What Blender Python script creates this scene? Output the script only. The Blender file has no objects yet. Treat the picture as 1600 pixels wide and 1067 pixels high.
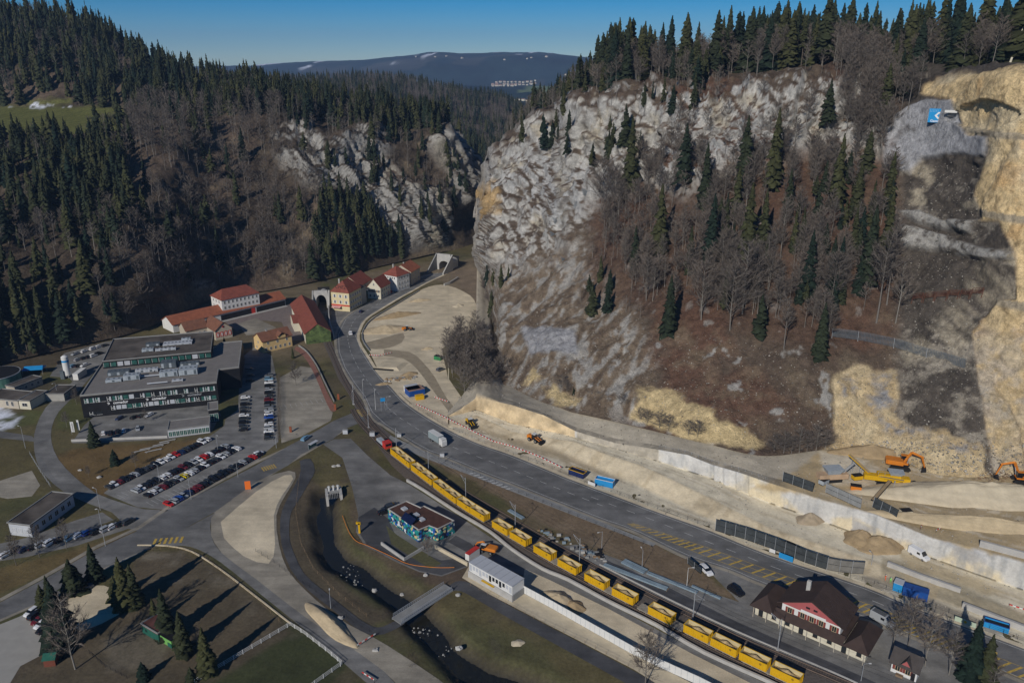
import bpy, math, random
import numpy as np
from mathutils import Vector, Matrix
C = bpy.context.scene
R = math.radians
# ------------------------------------------------------------ camera, sky, sun, exposure
H, FPX, PITCH = 140.0, 1244.0, R(19.4)
CP, SP = math.cos(PITCH), math.sin(PITCH)
cam = bpy.data.cameras.new('camera'); camo = bpy.data.objects.new('camera', cam); C.collection.objects.link(camo)
cam.lens = 28.0; cam.sensor_width = 36.0; cam.clip_start = 1.0; cam.clip_end = 40000
camo.location = (0, 0, H); camo.rotation_euler = (R(90) - PITCH, 0, 0); C.camera = camo
SUN_EL, SUN_AZ = R(29), R(207)          # azimuth of the sun measured clockwise from +Y
w = bpy.data.worlds.new('World'); C.world = w; w.use_nodes = True
nt = w.node_tree; bg = nt.nodes['Background']
sky = nt.nodes.new('ShaderNodeTexSky'); sky.sky_type = 'NISHITA'; sky.sun_disc = False
sky.sun_elevation = SUN_EL; sky.sun_rotation = SUN_AZ; sky.altitude = 1200
sky.air_density = 0.75; sky.dust_density = 0.0; sky.ozone_density = 5.0
hs = nt.nodes.new('ShaderNodeHueSaturation'); hs.inputs['Saturation'].default_value = 1.55; hs.inputs['Value'].default_value = 1.3
nt.links.new(sky.outputs[0], hs.inputs['Color']); nt.links.new(hs.outputs[0], bg.inputs[0]); bg.inputs[1].default_value = 0.05
sun = bpy.data.lights.new('sun', 'SUN'); suno = bpy.data.objects.new('sun', sun); C.collection.objects.link(suno)
sun.energy = 3.6; sun.angle = R(0.53); sun.color = (1.0, 0.94, 0.86)
sdir = Vector((math.sin(SUN_AZ) * math.cos(SUN_EL), math.cos(SUN_AZ) * math.cos(SUN_EL), math.sin(SUN_EL)))
suno.rotation_euler = sdir.to_track_quat('Z', 'Y').to_euler(); suno.location = (-200, -300, 400)
C.view_settings.view_transform = 'Standard'; C.view_settings.look = 'None'; C.view_settings.gamma = 1.0
C.view_settings.exposure = -0.12
C.cycles.max_bounces = 4; C.cycles.diffuse_bounces = 2; C.cycles.volume_bounces = 0

# ------------------------------------------------------------ measuring helpers
def ratio(py):
    v = (py - 533.5) / FPX
    return (SP + v * CP) / (CP - v * SP)
def W(px, py, z=0.0):
    v = (py - 533.5) / FPX; u = (px - 800) / FPX
    t = (H - z) / (SP + v * CP)
    return Vector((u * t, (CP - v * SP) * t, z))
def WY(px, py, Y):
    v = (py - 533.5) / FPX; u = (px - 800) / FPX
    t = Y / (CP - v * SP)
    return Vector((u * t, Y, H - (SP + v * CP) * t))
def WYa(px, py, Y):
    v = (py - 533.5) / FPX; u = (px - 800) / FPX
    t = Y / (CP - v * SP)
    return np.stack([u * t, Y + 0 * u, H - (SP + v * CP) * t], -1)
def proj(P):
    P = np.asarray(P, float); d = P - np.array([0, 0, H])
    Z = d[..., 1] * CP - d[..., 2] * SP; up = d[..., 1] * SP + d[..., 2] * CP
    return 800 + FPX * d[..., 0] / Z, 533.5 - FPX * up / Z
def ground_pts(pts, z=0.0): return [W(p[0], p[1], z) for p in pts]

# ------------------------------------------------------------ numpy noise
_rs = np.random.RandomState(7); _perm = _rs.permutation(4096); _val = _rs.rand(4096) * 2 - 1
def _h(i, j, k): return _val[_perm[(_perm[(_perm[i & 4095] + j) & 4095] + k) & 4095]]
def vnoise(P):
    P = np.asarray(P, float); f = np.floor(P).astype(int); t = P - f; t = t * t * (3 - 2 * t)
    i, j, k = f[..., 0], f[..., 1], f[..., 2]; x, y, z = t[..., 0], t[..., 1], t[..., 2]
    def L(a, b, s): return a + (b - a) * s
    return L(L(L(_h(i, j, k), _h(i+1, j, k), x), L(_h(i, j+1, k), _h(i+1, j+1, k), x), y),
             L(L(_h(i, j, k+1), _h(i+1, j, k+1), x), L(_h(i, j+1, k+1), _h(i+1, j+1, k+1), x), y), z)
def fbm(P, sc, oct=4, gain=0.5):
    P = np.asarray(P, float) / np.asarray(sc, float); a = 1.0; s = 0; n = 0
    for o in range(oct):
        s = s + a * vnoise(P + 17.3 * o); n += a; a *= gain; P = P * 2.03
    return s / n
def ridged(P, sc, oct=4):
    P = np.asarray(P, float) / np.asarray(sc, float); a = 1.0; s = 0; n = 0
    for o in range(oct):
        s = s + a * (1 - 2 * np.abs(vnoise(P + 9.1 * o))); n += a; a *= 0.55; P = P * 2.1
    return s / n
def in_poly(px, py, poly):
    px = np.asarray(px, float); py = np.asarray(py, float); inside = np.zeros(px.shape, bool); n = len(poly)
    for a in range(n):
        x1, y1 = poly[a]; x2, y2 = poly[(a + 1) % n]
        if y1 == y2: continue
        c = ((y1 > py) != (y2 > py)) & (px < (x2 - x1) * (py - y1) / (y2 - y1) + x1)
        inside ^= c
    return inside
def edge_dist(px, py, poly):
    px = np.asarray(px, float); py = np.asarray(py, float); d = np.full(px.shape, 1e9); n = len(poly)
    for a in range(n):
        x1, y1 = poly[a]; x2, y2 = poly[(a + 1) % n]; dx, dy = x2 - x1, y2 - y1; L2 = dx * dx + dy * dy + 1e-9
        t = np.clip(((px - x1) * dx + (py - y1) * dy) / L2, 0, 1)
        d = np.minimum(d, np.hypot(px - x1 - t * dx, py - y1 - t * dy))
    return d
def soft(px, py, poly, w=6.0, warp=None):
    if warp is not None: px = px + warp[0]; py = py + warp[1]
    s = np.where(in_poly(px, py, poly), 1.0, -1.0) * edge_dist(px, py, poly)
    return np.clip(s / w + 0.5, 0, 1)

# ------------------------------------------------------------ mesh helpers
def tag(o, label=None, cat=None, group=None, kind=None):
    if label: o['label'] = label
    if cat: o['category'] = cat
    if group: o['group'] = group
    if kind: o['kind'] = kind
    return o
def np_mesh(name, V, Fc, mats, col=None, smooth=False, midx=None, attr='Col'):
    """V (n,3), Fc (m,k) all same size, or list of arrays"""
    me = bpy.data.meshes.new(name); V = np.asarray(V, np.float32)
    Fl = Fc if isinstance(Fc, list) else [Fc]; Fl = [np.asarray(f, np.int32) for f in Fl if len(f)]
    loops = np.concatenate([f.ravel() for f in Fl]); tot = np.concatenate([np.full(len(f), f.shape[1], np.int32) for f in Fl])
    st = np.concatenate([[0], np.cumsum(tot)[:-1]]).astype(np.int32)
    me.vertices.add(len(V)); me.vertices.foreach_set('co', V.ravel())
    me.loops.add(len(loops)); me.loops.foreach_set('vertex_index', loops)
    me.polygons.add(len(tot)); me.polygons.foreach_set('loop_start', st)
    if midx is not None: me.polygons.foreach_set('material_index', np.asarray(midx, np.int32))
    if smooth: me.polygons.foreach_set('use_smooth', np.ones(len(tot), bool))
    for m in (mats if isinstance(mats, (list, tuple)) else [mats]): me.materials.append(m)
    me.update(calc_edges=True)
    if col is not None:
        a = me.color_attributes.new(attr, 'FLOAT_COLOR', 'POINT')
        c = np.ones((len(V), 4), np.float32); c[:, :3] = col; a.data.foreach_set('color', c.ravel())
    return me
def link(o, parent=None):
    C.collection.objects.link(o)
    if parent is not None: o.parent = parent
    return o
def empty(name, loc=(0, 0, 0), rz=0.0):
    o = bpy.data.objects.new(name, None); o.empty_display_size = 0.5; o.location = loc; o.rotation_euler = (0, 0, rz); return link(o)
def copy_tree(o, parent=None):
    c = o.copy(); link(c)
    if parent is not None: c.parent = parent
    for ch in list(o.children): copy_tree(ch, c)
    return c
class MB:
    def __init__(s): s.v = []; s.f = []; s.m = []; s.mats = []
    def mi(s, m):
        if m not in s.mats: s.mats.append(m)
        return s.mats.index(m)
    def add(s, vs, fs, m, M=None):
        b = len(s.v); k = s.mi(m)
        for v in vs: s.v.append(tuple(M @ Vector(v)) if M is not None else tuple(v))
        for f in fs: s.f.append([b + i for i in f]); s.m.append(k)
        return s
    def box(s, x0, x1, y0, y1, z0, z1, m, M=None):
        v = [(x0,y0,z0),(x1,y0,z0),(x1,y1,z0),(x0,y1,z0),(x0,y0,z1),(x1,y0,z1),(x1,y1,z1),(x0,y1,z1)]
        return s.add(v, [(3,2,1,0),(4,5,6,7),(0,1,5,4),(1,2,6,5),(2,3,7,6),(3,0,4,7)], m, M)
    def hexa(s, v, m, M=None):
        return s.add(v, [(3,2,1,0),(4,5,6,7),(0,1,5,4),(1,2,6,5),(2,3,7,6),(3,0,4,7)], m, M)
    def prism(s, poly, z0, z1, m, M=None, cap=None):
        n = len(poly); a = sum(poly[i][0]*poly[(i+1)%n][1]-poly[(i+1)%n][0]*poly[i][1] for i in range(n))
        if a < 0: poly = poly[::-1]
        v = [(p[0], p[1], z0) for p in poly] + [(p[0], p[1], z1) for p in poly]
        s.add(v, [(i, (i+1) % n, n + (i+1) % n, n + i) for i in range(n)], m, M)
        s.add(v, [tuple(range(n))[::-1]], m, M); s.add(v, [tuple(range(n, 2*n))], cap or m, M); return s
    def tube(s, a, b, r, m, n=6, r2=None, caps=True, M=None):
        a, b = Vector(a), Vector(b); r2 = r if r2 is None else r2; d = (b - a)
        if d.length < 1e-6: return s
        q = d.to_track_quat('Z', 'Y'); X = q @ Vector((1,0,0)); Y = q @ Vector((0,1,0)); v = []
        for c, rr in ((a, r), (b, r2)):
            for i in range(n):
                t = 2*math.pi*i/n; v.append(c + X*math.cos(t)*rr + Y*math.sin(t)*rr)
        f = [(i, (i+1) % n, n+(i+1) % n, n+i) for i in range(n)]
        if caps: f += [tuple(range(n))[::-1], tuple(range(n, 2*n))]
        return s.add(v, f, m, M)
    def sweep(s, pts, w, z0, z1, m):
        """a wall of width w along a polyline"""
        n = len(pts); L = []
        for i in range(n):
            a = Vector(pts[max(i-1,0)][:2]); b = Vector(pts[min(i+1,n-1)][:2]); d = (b-a).normalized(); L.append(Vector((-d.y, d.x)))
        v = []
        for i, p in enumerate(pts):
            zz = p[2] if len(p) > 2 else 0
            for sgn in (-1, 1):
                q = Vector(p[:2]) + L[i]*w*0.5*sgn
                v += [(q.x, q.y, zz+z0), (q.x, q.y, zz+z1)]
        f = []
        for i in range(n-1):
            a = 4*i; b = a+4
            f += [(a, a+1, b+1, b), (a+2, b+2, b+3, a+3), (a+1, a+3, b+3, b+1), (a, b, b+2, a+2)]
        f += [(0, 2, 3, 1), (4*n-4, 4*n-3, 4*n-1, 4*n-2)]
        return s.add(v, f, m)
    def mesh(s, name):
        me = bpy.data.meshes.new(name); me.from_pydata(s.v, [], s.f)
        for m in s.mats: me.materials.append(m)
        me.polygons.foreach_set('material_index', s.m); me.update(); return me
    def build(s, name, parent=None, bevel=0, loc=None, rz=None):
        o = bpy.data.objects.new(name, s.mesh(name)); link(o, parent)
        if loc is not None: o.location = loc
        if rz is not None: o.rotation_euler = (0, 0, rz)
        if bevel:
            b = o.modifiers.new('edge', 'BEVEL'); b.width = bevel; b.segments = 1; b.limit_method = 'ANGLE'
        return o
def frame(p0, p1):
    """local frame: origin p0, x axis to p1"""
    d = Vector(p1[:2]) - Vector(p0[:2]); return math.atan2(d.y, d.x), d.length

# ------------------------------------------------------------ materials
def mat(name, col, rough=0.8, var=0.25, scale=0.4, bump=0.0, metal=0.0, spec=0.3, detail=6, col2=None, obj=False, rnd=0.0):
    m = bpy.data.materials.new(name); m.use_nodes = True; t = m.node_tree; N = t.nodes; L = t.links; b = N['Principled BSDF']
    b.inputs['Roughness'].default_value = rough; b.inputs['Metallic'].default_value = metal; b.inputs['Specular IOR Level'].default_value = spec
    tc = N.new('ShaderNodeTexCoord'); gi = N.new('ShaderNodeNewGeometry')
    src = tc.outputs['Object'] if obj else gi.outputs['Position']
    n = N.new('ShaderNodeTexNoise'); n.inputs['Scale'].default_value = scale; n.inputs['Detail'].default_value = detail; n.inputs['Roughness'].default_value = 0.62
    L.new(src, n.inputs['Vector'])
    r = N.new('ShaderNodeValToRGB'); e = r.color_ramp.elements; e[0].position = 0.3; e[1].position = 0.7
    c2 = col2 or col
    e[0].color = (*[c * (1 - var) for c in col], 1); e[1].color = (*[min(1, c * (1 + var)) for c in c2], 1)
    L.new(n.outputs['Fac'], r.inputs['Fac']); out = r.outputs['Color']
    if rnd:
        oi = N.new('ShaderNodeObjectInfo'); h = N.new('ShaderNodeHueSaturation'); mr = N.new('ShaderNodeMapRange')
        mr.inputs['To Min'].default_value = 1 - rnd; mr.inputs['To Max'].default_value = 1 + rnd
        L.new(oi.outputs['Random'], mr.inputs['Value']); L.new(mr.outputs[0], h.inputs['Value']); L.new(out, h.inputs['Color']); out = h.outputs['Color']
    L.new(out, b.inputs['Base Color'])
    if bump:
        bn = N.new('ShaderNodeBump'); bn.inputs['Strength'].default_value = bump; bn.inputs['Distance'].default_value = 0.3
        n2 = N.new('ShaderNodeTexNoise'); n2.inputs['Scale'].default_value = scale * 4; n2.inputs['Detail'].default_value = 5
        L.new(src, n2.inputs['Vector']); L.new(n2.outputs['Fac'], bn.inputs['Height']); L.new(bn.outputs[0], b.inputs['Normal'])
    return m
def vmat(name, rough=0.95, sc1=0.4, sc2=2.4, v1=0.36, bump=0.8, bdist=0.6):
    """vertex colours of the surface's own soils and stones, with fine procedural break-up"""
    m = bpy.data.materials.new(name); m.use_nodes = True; t = m.node_tree; N = t.nodes; L = t.links; b = N['Principled BSDF']
    b.inputs['Roughness'].default_value = rough; b.inputs['Specular IOR Level'].default_value = 0.15
    at = N.new('ShaderNodeAttribute'); at.attribute_name = 'Col'; gi = N.new('ShaderNodeNewGeometry')
    acc = at.outputs['Color']
    for sc, v in ((sc1, v1), (sc2, v1 * 0.8)):
        n = N.new('ShaderNodeTexNoise'); n.inputs['Scale'].default_value = sc; n.inputs['Detail'].default_value = 6; n.inputs['Roughness'].default_value = 0.65
        L.new(gi.outputs['Position'], n.inputs['Vector'])
        mr = N.new('ShaderNodeMapRange'); mr.inputs['From Min'].default_value = 0.3; mr.inputs['From Max'].default_value = 0.7
        mr.inputs['To Min'].default_value = 1 - v; mr.inputs['To Max'].default_value = 1 + v; mr.clamp = False
        L.new(n.outputs['Fac'], mr.inputs['Value'])
        mx = N.new('ShaderNodeVectorMath'); mx.operation = 'SCALE'; L.new(acc, mx.inputs[0]); L.new(mr.outputs[0], mx.inputs['Scale']); acc = mx.outputs[0]
    L.new(acc, b.inputs['Base Color'])
    if bump:
        bn = N.new('ShaderNodeBump'); bn.inputs['Strength'].default_value = bump; bn.inputs['Distance'].default_value = bdist
        n2 = N.new('ShaderNodeTexNoise'); n2.inputs['Scale'].default_value = 0.9; n2.inputs['Detail'].default_value = 7; n2.inputs['Roughness'].default_value = 0.7
        L.new(gi.outputs['Position'], n2.inputs['Vector']); L.new(n2.outputs['Fac'], bn.inputs['Height']); L.new(bn.outputs[0], b.inputs['Normal'])
    return m
def treemat(name, c1, c2, rough=0.9):
    m = bpy.data.materials.new(name); m.use_nodes = True; t = m.node_tree; N = t.nodes; L = t.links; b = N['Principled BSDF']
    b.inputs['Roughness'].default_value = rough; b.inputs['Specular IOR Level'].default_value = 0.1
    at = N.new('ShaderNodeAttribute'); at.attribute_name = 'Col'; oi = N.new('ShaderNodeObjectInfo')
    sp = N.new('ShaderNodeSeparateColor'); L.new(at.outputs['Color'], sp.inputs[0])
    ad = N.new('ShaderNodeMath'); ad.operation = 'ADD'; L.new(sp.outputs[0], ad.inputs[0]); L.new(oi.outputs['Random'], ad.inputs[1])
    fr = N.new('ShaderNodeMath'); fr.operation = 'FRACT'; L.new(ad.outputs[0], fr.inputs[0])
    mx = N.new('ShaderNodeMix'); mx.data_type = 'RGBA'; mx.inputs['A'].default_value = (*c1, 1); mx.inputs['B'].default_value = (*c2, 1)
    L.new(fr.outputs[0], mx.inputs['Factor'])
    sc = N.new('ShaderNodeVectorMath'); sc.operation = 'SCALE'; L.new(mx.outputs['Result'], sc.inputs[0]); L.new(sp.outputs[1], sc.inputs['Scale'])
    L.new(sc.outputs[0], b.inputs['Base Color']); return m
# ------------------------------------------------------------ terrain: lofted sheets
M_ROCK = vmat('hillside_earth_and_rock', bump=1.0, bdist=1.2)
M_WORKS = vmat('works_sand_and_concrete', v1=0.12, sc1=0.15, sc2=1.2, bump=0.25, bdist=0.3)
M_GROUND = vmat('valley_ground', v1=0.28, sc1=0.12, sc2=1.1, bump=0.5, bdist=0.3)
M_FAR = vmat('far_hills', v1=0.4, sc1=0.012, sc2=0.08, bump=0)
ROCK = np.array([.46, .445, .41]); SOIL = np.array([.115, .085, .062]); REDSOIL = np.array([.13, .074, .05])
DRY = np.array([.21, .165, .11]); YEL = np.array([.70, .53, .29]); SAND = np.array([.60, .52, .38]); LSAND = np.array([.66, .60, .48])
GREYR = np.array([.36, .36, .37]); DARKS = np.array([.10, .085, .07]); MEADOW = np.array([.13, .135, .04]); WOOD = np.array([.075, .058, .042])
OCHRE = np.array([.45, .34, .19]); GRAVEL = np.array([.45, .40, .31]); CONC = np.array([.50, .49, .46])

class Sheet: pass
def loft(cols, step=3.0, nrow=200, back=None, smooth=True):
    """cols: [(px, [(py, Y), ...])] every column with the same number of entries, bottom to top; a row beyond the last is the far side"""
    cx = np.array([c[0] for c in cols], float); K = len(cols[0][1])
    T = np.array([[[p[0], p[1]] for p in c[1]] for c in cols], float)      # columns x K x 2
    px = np.arange(cx[0], cx[-1] + .1, step)
    def mono(x, xp, fp):                                                      # smooth (Catmull-Rom like, limited) interpolation
        m = np.gradient(fp, xp); d = np.diff(fp) / np.diff(xp)
        for i in range(len(d)):
            for j in (i, i + 1):
                if d[i] == 0: m[j] = 0
                elif m[j] / d[i] > 3: m[j] = 3 * d[i]
                elif m[j] / d[i] < 0: m[j] = 0
        i = np.clip(np.searchsorted(xp, x) - 1, 0, len(xp) - 2); h = xp[i+1] - xp[i]; t = (x - xp[i]) / h
        return (2*t**3-3*t**2+1)*fp[i] + (t**3-2*t**2+t)*h*m[i] + (-2*t**3+3*t**2)*fp[i+1] + (t**3-t**2)*h*m[i+1]
    row = [[mono(px, cx, T[:, k, j]) if smooth else np.interp(px, cx, T[:, k, j]) for j in (0, 1)] for k in range(K)]
    pyk = np.array([r[0] for r in row]); Yk = np.array([r[1] for r in row])   # K x n
    cum = np.concatenate([[0], np.cumsum(np.abs(np.diff(pyk, axis=0)).mean(1) + 1)]); s = np.linspace(0, cum[-1], nrow)
    PY = np.empty((nrow, len(px))); YY = np.empty_like(PY)
    for j in range(len(px)):
        PY[:, j] = np.interp(s, cum, pyk[:, j])
        YY[:, j] = mono(s, cum, Yk[:, j]) if smooth else np.interp(s, cum, Yk[:, j])
    PX = np.broadcast_to(px, PY.shape)
    S = Sheet(); S.P = WYa(PX, PY, YY); S.px = PX.copy(); S.py = PY; S.n0 = nrow
    if back:
        L = [S.P]; last = S.P[-1]
        for dy, dz in back:
            q = last.copy(); q[:, 0] *= (q[:, 1] + dy) / q[:, 1]; q[:, 1] += dy; q[:, 2] -= dz; L.append(q[None])
        S.P = np.concatenate(L, 0)
        S.px = np.concatenate([S.px] + [S.px[-1:]] * len(back)); S.py = np.concatenate([S.py] + [S.py[-1:] - 3] * len(back))
    return S
def normals(P):
    du = np.gradient(P, axis=1); dv = np.gradient(P, axis=0); n = np.cross(du, dv)
    return n / (np.linalg.norm(n, axis=-1, keepdims=True) + 1e-9)
def grid_faces(r, c):
    i = np.arange(r * c).reshape(r, c); return np.stack([i[:-1, :-1], i[:-1, 1:], i[1:, 1:], i[1:, :-1]], -1).reshape(-1, 4)
def sheet_obj(S, name, m, col, smooth=True):
    r, c = S.P.shape[:2]; me = np_mesh(name, S.P.reshape(-1, 3), grid_faces(r, c), m, col.reshape(-1, 3), smooth)
    o = link(bpy.data.objects.new(name, me)); tag(o, kind='structure'); S.o = o; return o
def mix(a, b, t): return a + (b - a) * t[..., None]
def smooth01(x, a, b): t = np.clip((x - a) / (b - a), 0, 1); return t * t * (3 - 2 * t)

# ---- right hillside and quarry face
def ft(px, py, z): return (H - z) / ratio(py)
RC = [
 (742, [(414, ft(0,414,1)), (402, 566), (388, 570), (372, 575), (356, 580), (343, 586), (342, 592)]),
 (752, [(432, ft(0,432,1)), (405, 530), (375, 545), (345, 558), (320, 572), (305, 588), (303, 600)]),
 (765, [(480, ft(0,480,1)), (440, 470), (400, 490), (350, 515), (300, 542), (262, 568), (258, 585)]),
 (785, [(598, ft(0,598,2)), (530, 372), (450, 425), (370, 480), (290, 535), (232, 572), (224, 600)]),
 (840, [(626, ft(0,626,6)), (545, 340), (450, 395), (360, 455), (270, 525), (200, 575), (188, 620)]),
 (872, [(636, ft(0,636,7)), (550, 332), (450, 380), (360, 435), (265, 500), (188, 560), (172, 610)]),
 (893, [(644, ft(0,644,7)), (555, 326), (450, 372), (355, 418), (245, 470), (158, 520), (150, 590)]),
 (940, [(654, ft(0,654,8)), (560, 316), (450, 358), (350, 400), (245, 448), (152, 500), (140, 570)]),
 (1000, [(668, ft(0,668,8)), (560, 306), (450, 343), (350, 382), (245, 425), (150, 468), (132, 530)]),
 (1100, [(692, ft(0,692,9)), (570, 290), (450, 322), (350, 352), (240, 390), (135, 425), (108, 480)]),
 (1200, [(712, ft(0,712,9)), (570, 281), (450, 310), (350, 336), (230, 372), (125, 405), (98, 460)]),
 (1300, [(702, ft(0,702,9)), (590, 274), (460, 302), (340, 333), (225, 364), (120, 395), (95, 445)]),
 (1400, [(714, ft(0,714,9)), (600, 268), (460, 296), (340, 322), (225, 350), (150, 372), (112, 420)]),
 (1445, [(736, ft(0,736,9)), (600, 261), (460, 289), (340, 314), (225, 338), (138, 358), (105, 400)]),
 (1500, [(745, ft(0,745,9)), (610, 253), (460, 279), (345, 300), (215, 320), (122, 336), (103, 380)]),
 (1560, [(746, ft(0,746,9)), (620, 247), (470, 266), (350, 280), (215, 294), (110, 306), (101, 350)]),
 (1640, [(742, ft(0,742,9)), (620, 243), (470, 256), (350, 268), (215, 280), (104, 290), (98, 340)]),
 (1800, [(742, ft(0,742,9)), (620, 240), (470, 250), (350, 262), (215, 272), (96, 282), (92, 330)]),
 (2050, [(742, ft(0,742,9)), (620, 240), (470, 250), (350, 262), (215, 272), (96, 282), (92, 330)])]
_r = np.array([[[q[0], q[1]] for q in c[1]] for c in RC], float); _x = np.array([c[0] for c in RC], float); SIL = [(749,372),(757,334),(763,296),(771,264),(777,234),(797,217),(815,213),(825,206),(832,185),(846,176),(860,178),(874,196),(886,190),(895,172),(901,150),(911,144),(935,146),(946,158),(958,140),(975,132),(996,146)]
for x_, s_ in SIL:
    e_ = [[float(np.interp(x_, _x, _r[:, k, j])) for j in (0, 1)] for k in range(7)]; e_[5][0] = s_; e_[6][0] = min(e_[6][0], s_ - 2); RC.append((x_, [tuple(q) for q in e_]))
RC = sorted({c[0]: c for c in RC if c[0] not in (752, 765, 785, 840, 872, 893, 940)}.values()) if False else sorted([c for c in RC if c[0] not in (840, 872, 893, 940)])
SR = loft(RC, 2.4, 270, back=[(60, 6), (140, 60), (260, 120)])
P = SR.P; px, py = SR.px, SR.py
wx = (fbm(P, 14, 4) * 14, fbm(P + 50, 14, 4) * 14)
poly_quarry = [(1440,150),(1450,135),(1500,118),(1600,106),(2100,90),(2100,760),(1560,760),(1535,640),(1520,520),(1560,470),(1590,470),(1590,400),(1560,345),(1535,345),(1528,300),(1545,240),(1545,212),(1515,212),(1500,190),(1490,155),(1465,152)]
poly_greyface = [(1385,205),(1400,180),(1440,160),(1490,155),(1497,190),(1515,212),(1545,215),(1540,245),(1480,240),(1440,248),(1420,270),(1380,262),(1385,240)]
poly_band2 = [(1398,330),(1440,335),(1480,352),(1530,345),(1520,366),(1470,362),(1430,350)]
poly_band3 = [(1385,355),(1430,360),(1500,378),(1590,398),(1590,408),(1520,404),(1470,395),(1410,390),(1380,378)]
poly_lowyel = [(1298,600),(1310,580),(1340,570),(1400,582),(1405,620),(1392,640),(1420,665),(1480,672),(1545,700),(1550,770),(1290,770),(1280,710),(1300,690)]
poly_lowcore = [(1312,590),(1345,575),(1402,585),(1412,640),(1450,665),(1540,690),(1535,715),(1440,690),(1370,665),(1340,650),(1310,640)]
poly_yelstrip = [(985,655),(1000,615),(1020,612),(1060,622),(1095,642),(1130,662),(1165,672),(1195,690),(1180,702),(1130,695),(1090,690),(1040,675)]
poly_ystrip2 = [(850,612),(862,607),(905,622),(900,630),(870,632)]
poly_ystrip3 = [(815,596),(835,575),(850,592),(840,600)]
poly_cliff = [(740,420),(742,330),(770,240),(800,210),(880,150),(940,130),(1010,125),(1120,125),(1300,115),(1400,130),(1400,185),(1385,240),(1300,230),(1230,250),(1150,260),(1120,300),(1000,290),(930,320),(915,350),(895,385),(850,410),(800,425),(760,430)]
poly_talus = [(745,425),(900,375),(960,440),(1000,500),(1020,600),(1000,660),(850,640),(775,600)]
poly_net = [(820,515),(850,510),(900,522),(905,560),(830,555)]
poly_orange = [(752,300),(775,285),(790,320),(785,348),(760,352)]
cliff = soft(px, py, poly_cliff, 40, wx); quarry = soft(px, py, poly_quarry, 5, wx if False else (wx[0]*.25, wx[1]*.25))
grey = soft(px, py, poly_greyface, 4, (wx[0]*.3, wx[1]*.3)); b2 = soft(px, py, poly_band2, 4, (wx[0]*.4, wx[1]*.4)); b3 = soft(px, py, poly_band3, 4, (wx[0]*.4, wx[1]*.4))
wf_ = (wx[0]*.9 + fbm(P + 5, 3, 4)*9, wx[1]*.9 + fbm(P + 8, 3, 4)*9); lowy = soft(px, py, poly_lowyel, 9, wf_); core = soft(px, py, poly_lowcore, 14, wx); talus = soft(px, py, poly_talus, 40, wx)
right = smooth01(px, 1385, 1420)
# displacement: ribs of rock leaning to the right, finer blocks on top
n = normals(P); n = n * np.sign(n[..., 2:3] + 1e-6)
Q = P.copy(); a = R(-36); Q2 = np.stack([P[..., 0]*math.cos(a) + P[..., 2]*math.sin(a), P[..., 1], (-P[..., 0]*math.sin(a) + P[..., 2]*math.cos(a))], -1)
rib = ridged(Q2, (16, 30, 46), 5); blk = ridged(Q2, (5, 9, 12), 4); bed = ridged(P, (30, 30, 6), 3); fine = fbm(P, 3.0, 3)
natural = (1 - quarry) * (1 - lowy)
amp = cliff * (1 - right) * (1 - grey)
ins = smooth01(px, 742, 775)
d = amp * (rib * 8.5 + blk * 2.6 + fine * .8) * (0.7 + .3 * ins)
def saw_(x): f = x - np.floor(x); return np.where(f > .82, (1 - f) / .18, f / .82)
wq = fbm(P + 61, (25, 25, 25), 3)
stp = saw_(Q2[..., 0] / 13 + 1.3 * wq) * 4.6 + saw_(Q2[..., 2] / 10 - 1.1 * wq) * 2.4 + saw_(Q2[..., 0] / 4.3 + 1.5 * wq + .6 * fine) * 1.3
d += amp * (stp - 3.6) * (.75 + .5 * wq)
d += (talus * .35 + right * natural * .5 * (1 - grey)) * natural * (1 - amp) * (stp - 3.6) * .6
d += (1 - cliff) * natural * (1 - right) * (fbm(P, (18, 18, 40), 4) * 3.2 + fine * 0.7)
d += (1 - amp) * natural * talus * (ridged(Q2, (7, 20, 60), 4) * 2.2)
d += right * natural * (1 - grey) * (fbm(P, (12, 12, 8), 4) * 2.6 + fine * .6 + (b2 + b3) * 2.8)
d += grey * (.8 + ridged(P, (4, 9, 30), 3) * .6 + fine * .3)
tz = (P[..., 2] - 8) / 27.0; saw = tz - np.floor(tz)
terr = np.where(saw > .88, (1 - saw) / .12, saw / .88)
qd = soft(px, py, poly_quarry, 26); jx = P[..., 0] * .9 + P[..., 1] * .4
d += qd * (1 - smooth01(py, 690, 740)) * (saw_(jx / 8 + .8 * wq) * 1.5 + saw_(jx / 2.7 + fine) * .6 + ridged(P, (5, 5, 9), 3) * .5 + fine * .4)
d += lowy * core * (fbm(P, (8, 8, 8), 4) * 2.4 + fine * .8)
foot_fade = smooth01(-(py - SR.py[0][None, :]), 0, 26)
back_rows = np.arange(P.shape[0]) >= SR.n0
d = d * foot_fade
SR.P = P + n * d[..., None]
# quarry benches: every 27 m a ledge set back
qs = smooth01(qd, .2, 1) * foot_fade * (P[..., 2] > 20)
SR.P[..., 1] -= qs * (np.where(saw > .9, (1 - saw) / .1, saw / .9) - .5) * 3.0
SR.P[..., 2] = np.where(back_rows[:, None], np.minimum(SR.P[..., 2], SR.P[SR.n0-1][None, :, 2] + 3), SR.P[..., 2])
n2 = normals(SR.P); n2 = n2 * np.sign(n2[..., 2:3] + 1e-6); flat = n2[..., 2]
P = SR.P; g1 = fbm(P, 7, 6, .6); g2 = fbm(P + 31, 1.8, 4); g3 = fbm(P + 77, (30, 30, 30), 5); st = ridged(Q2, (3, 6, 40), 3)
col = np.broadcast_to(SOIL, P.shape).copy()
col = mix(col, REDSOIL, smooth01(g3 + .3 * g1, -.1, .25) * smooth01(px, 900, 1000))
col = mix(col, DRY, smooth01(g1, -.1, .5) * .6)
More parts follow.
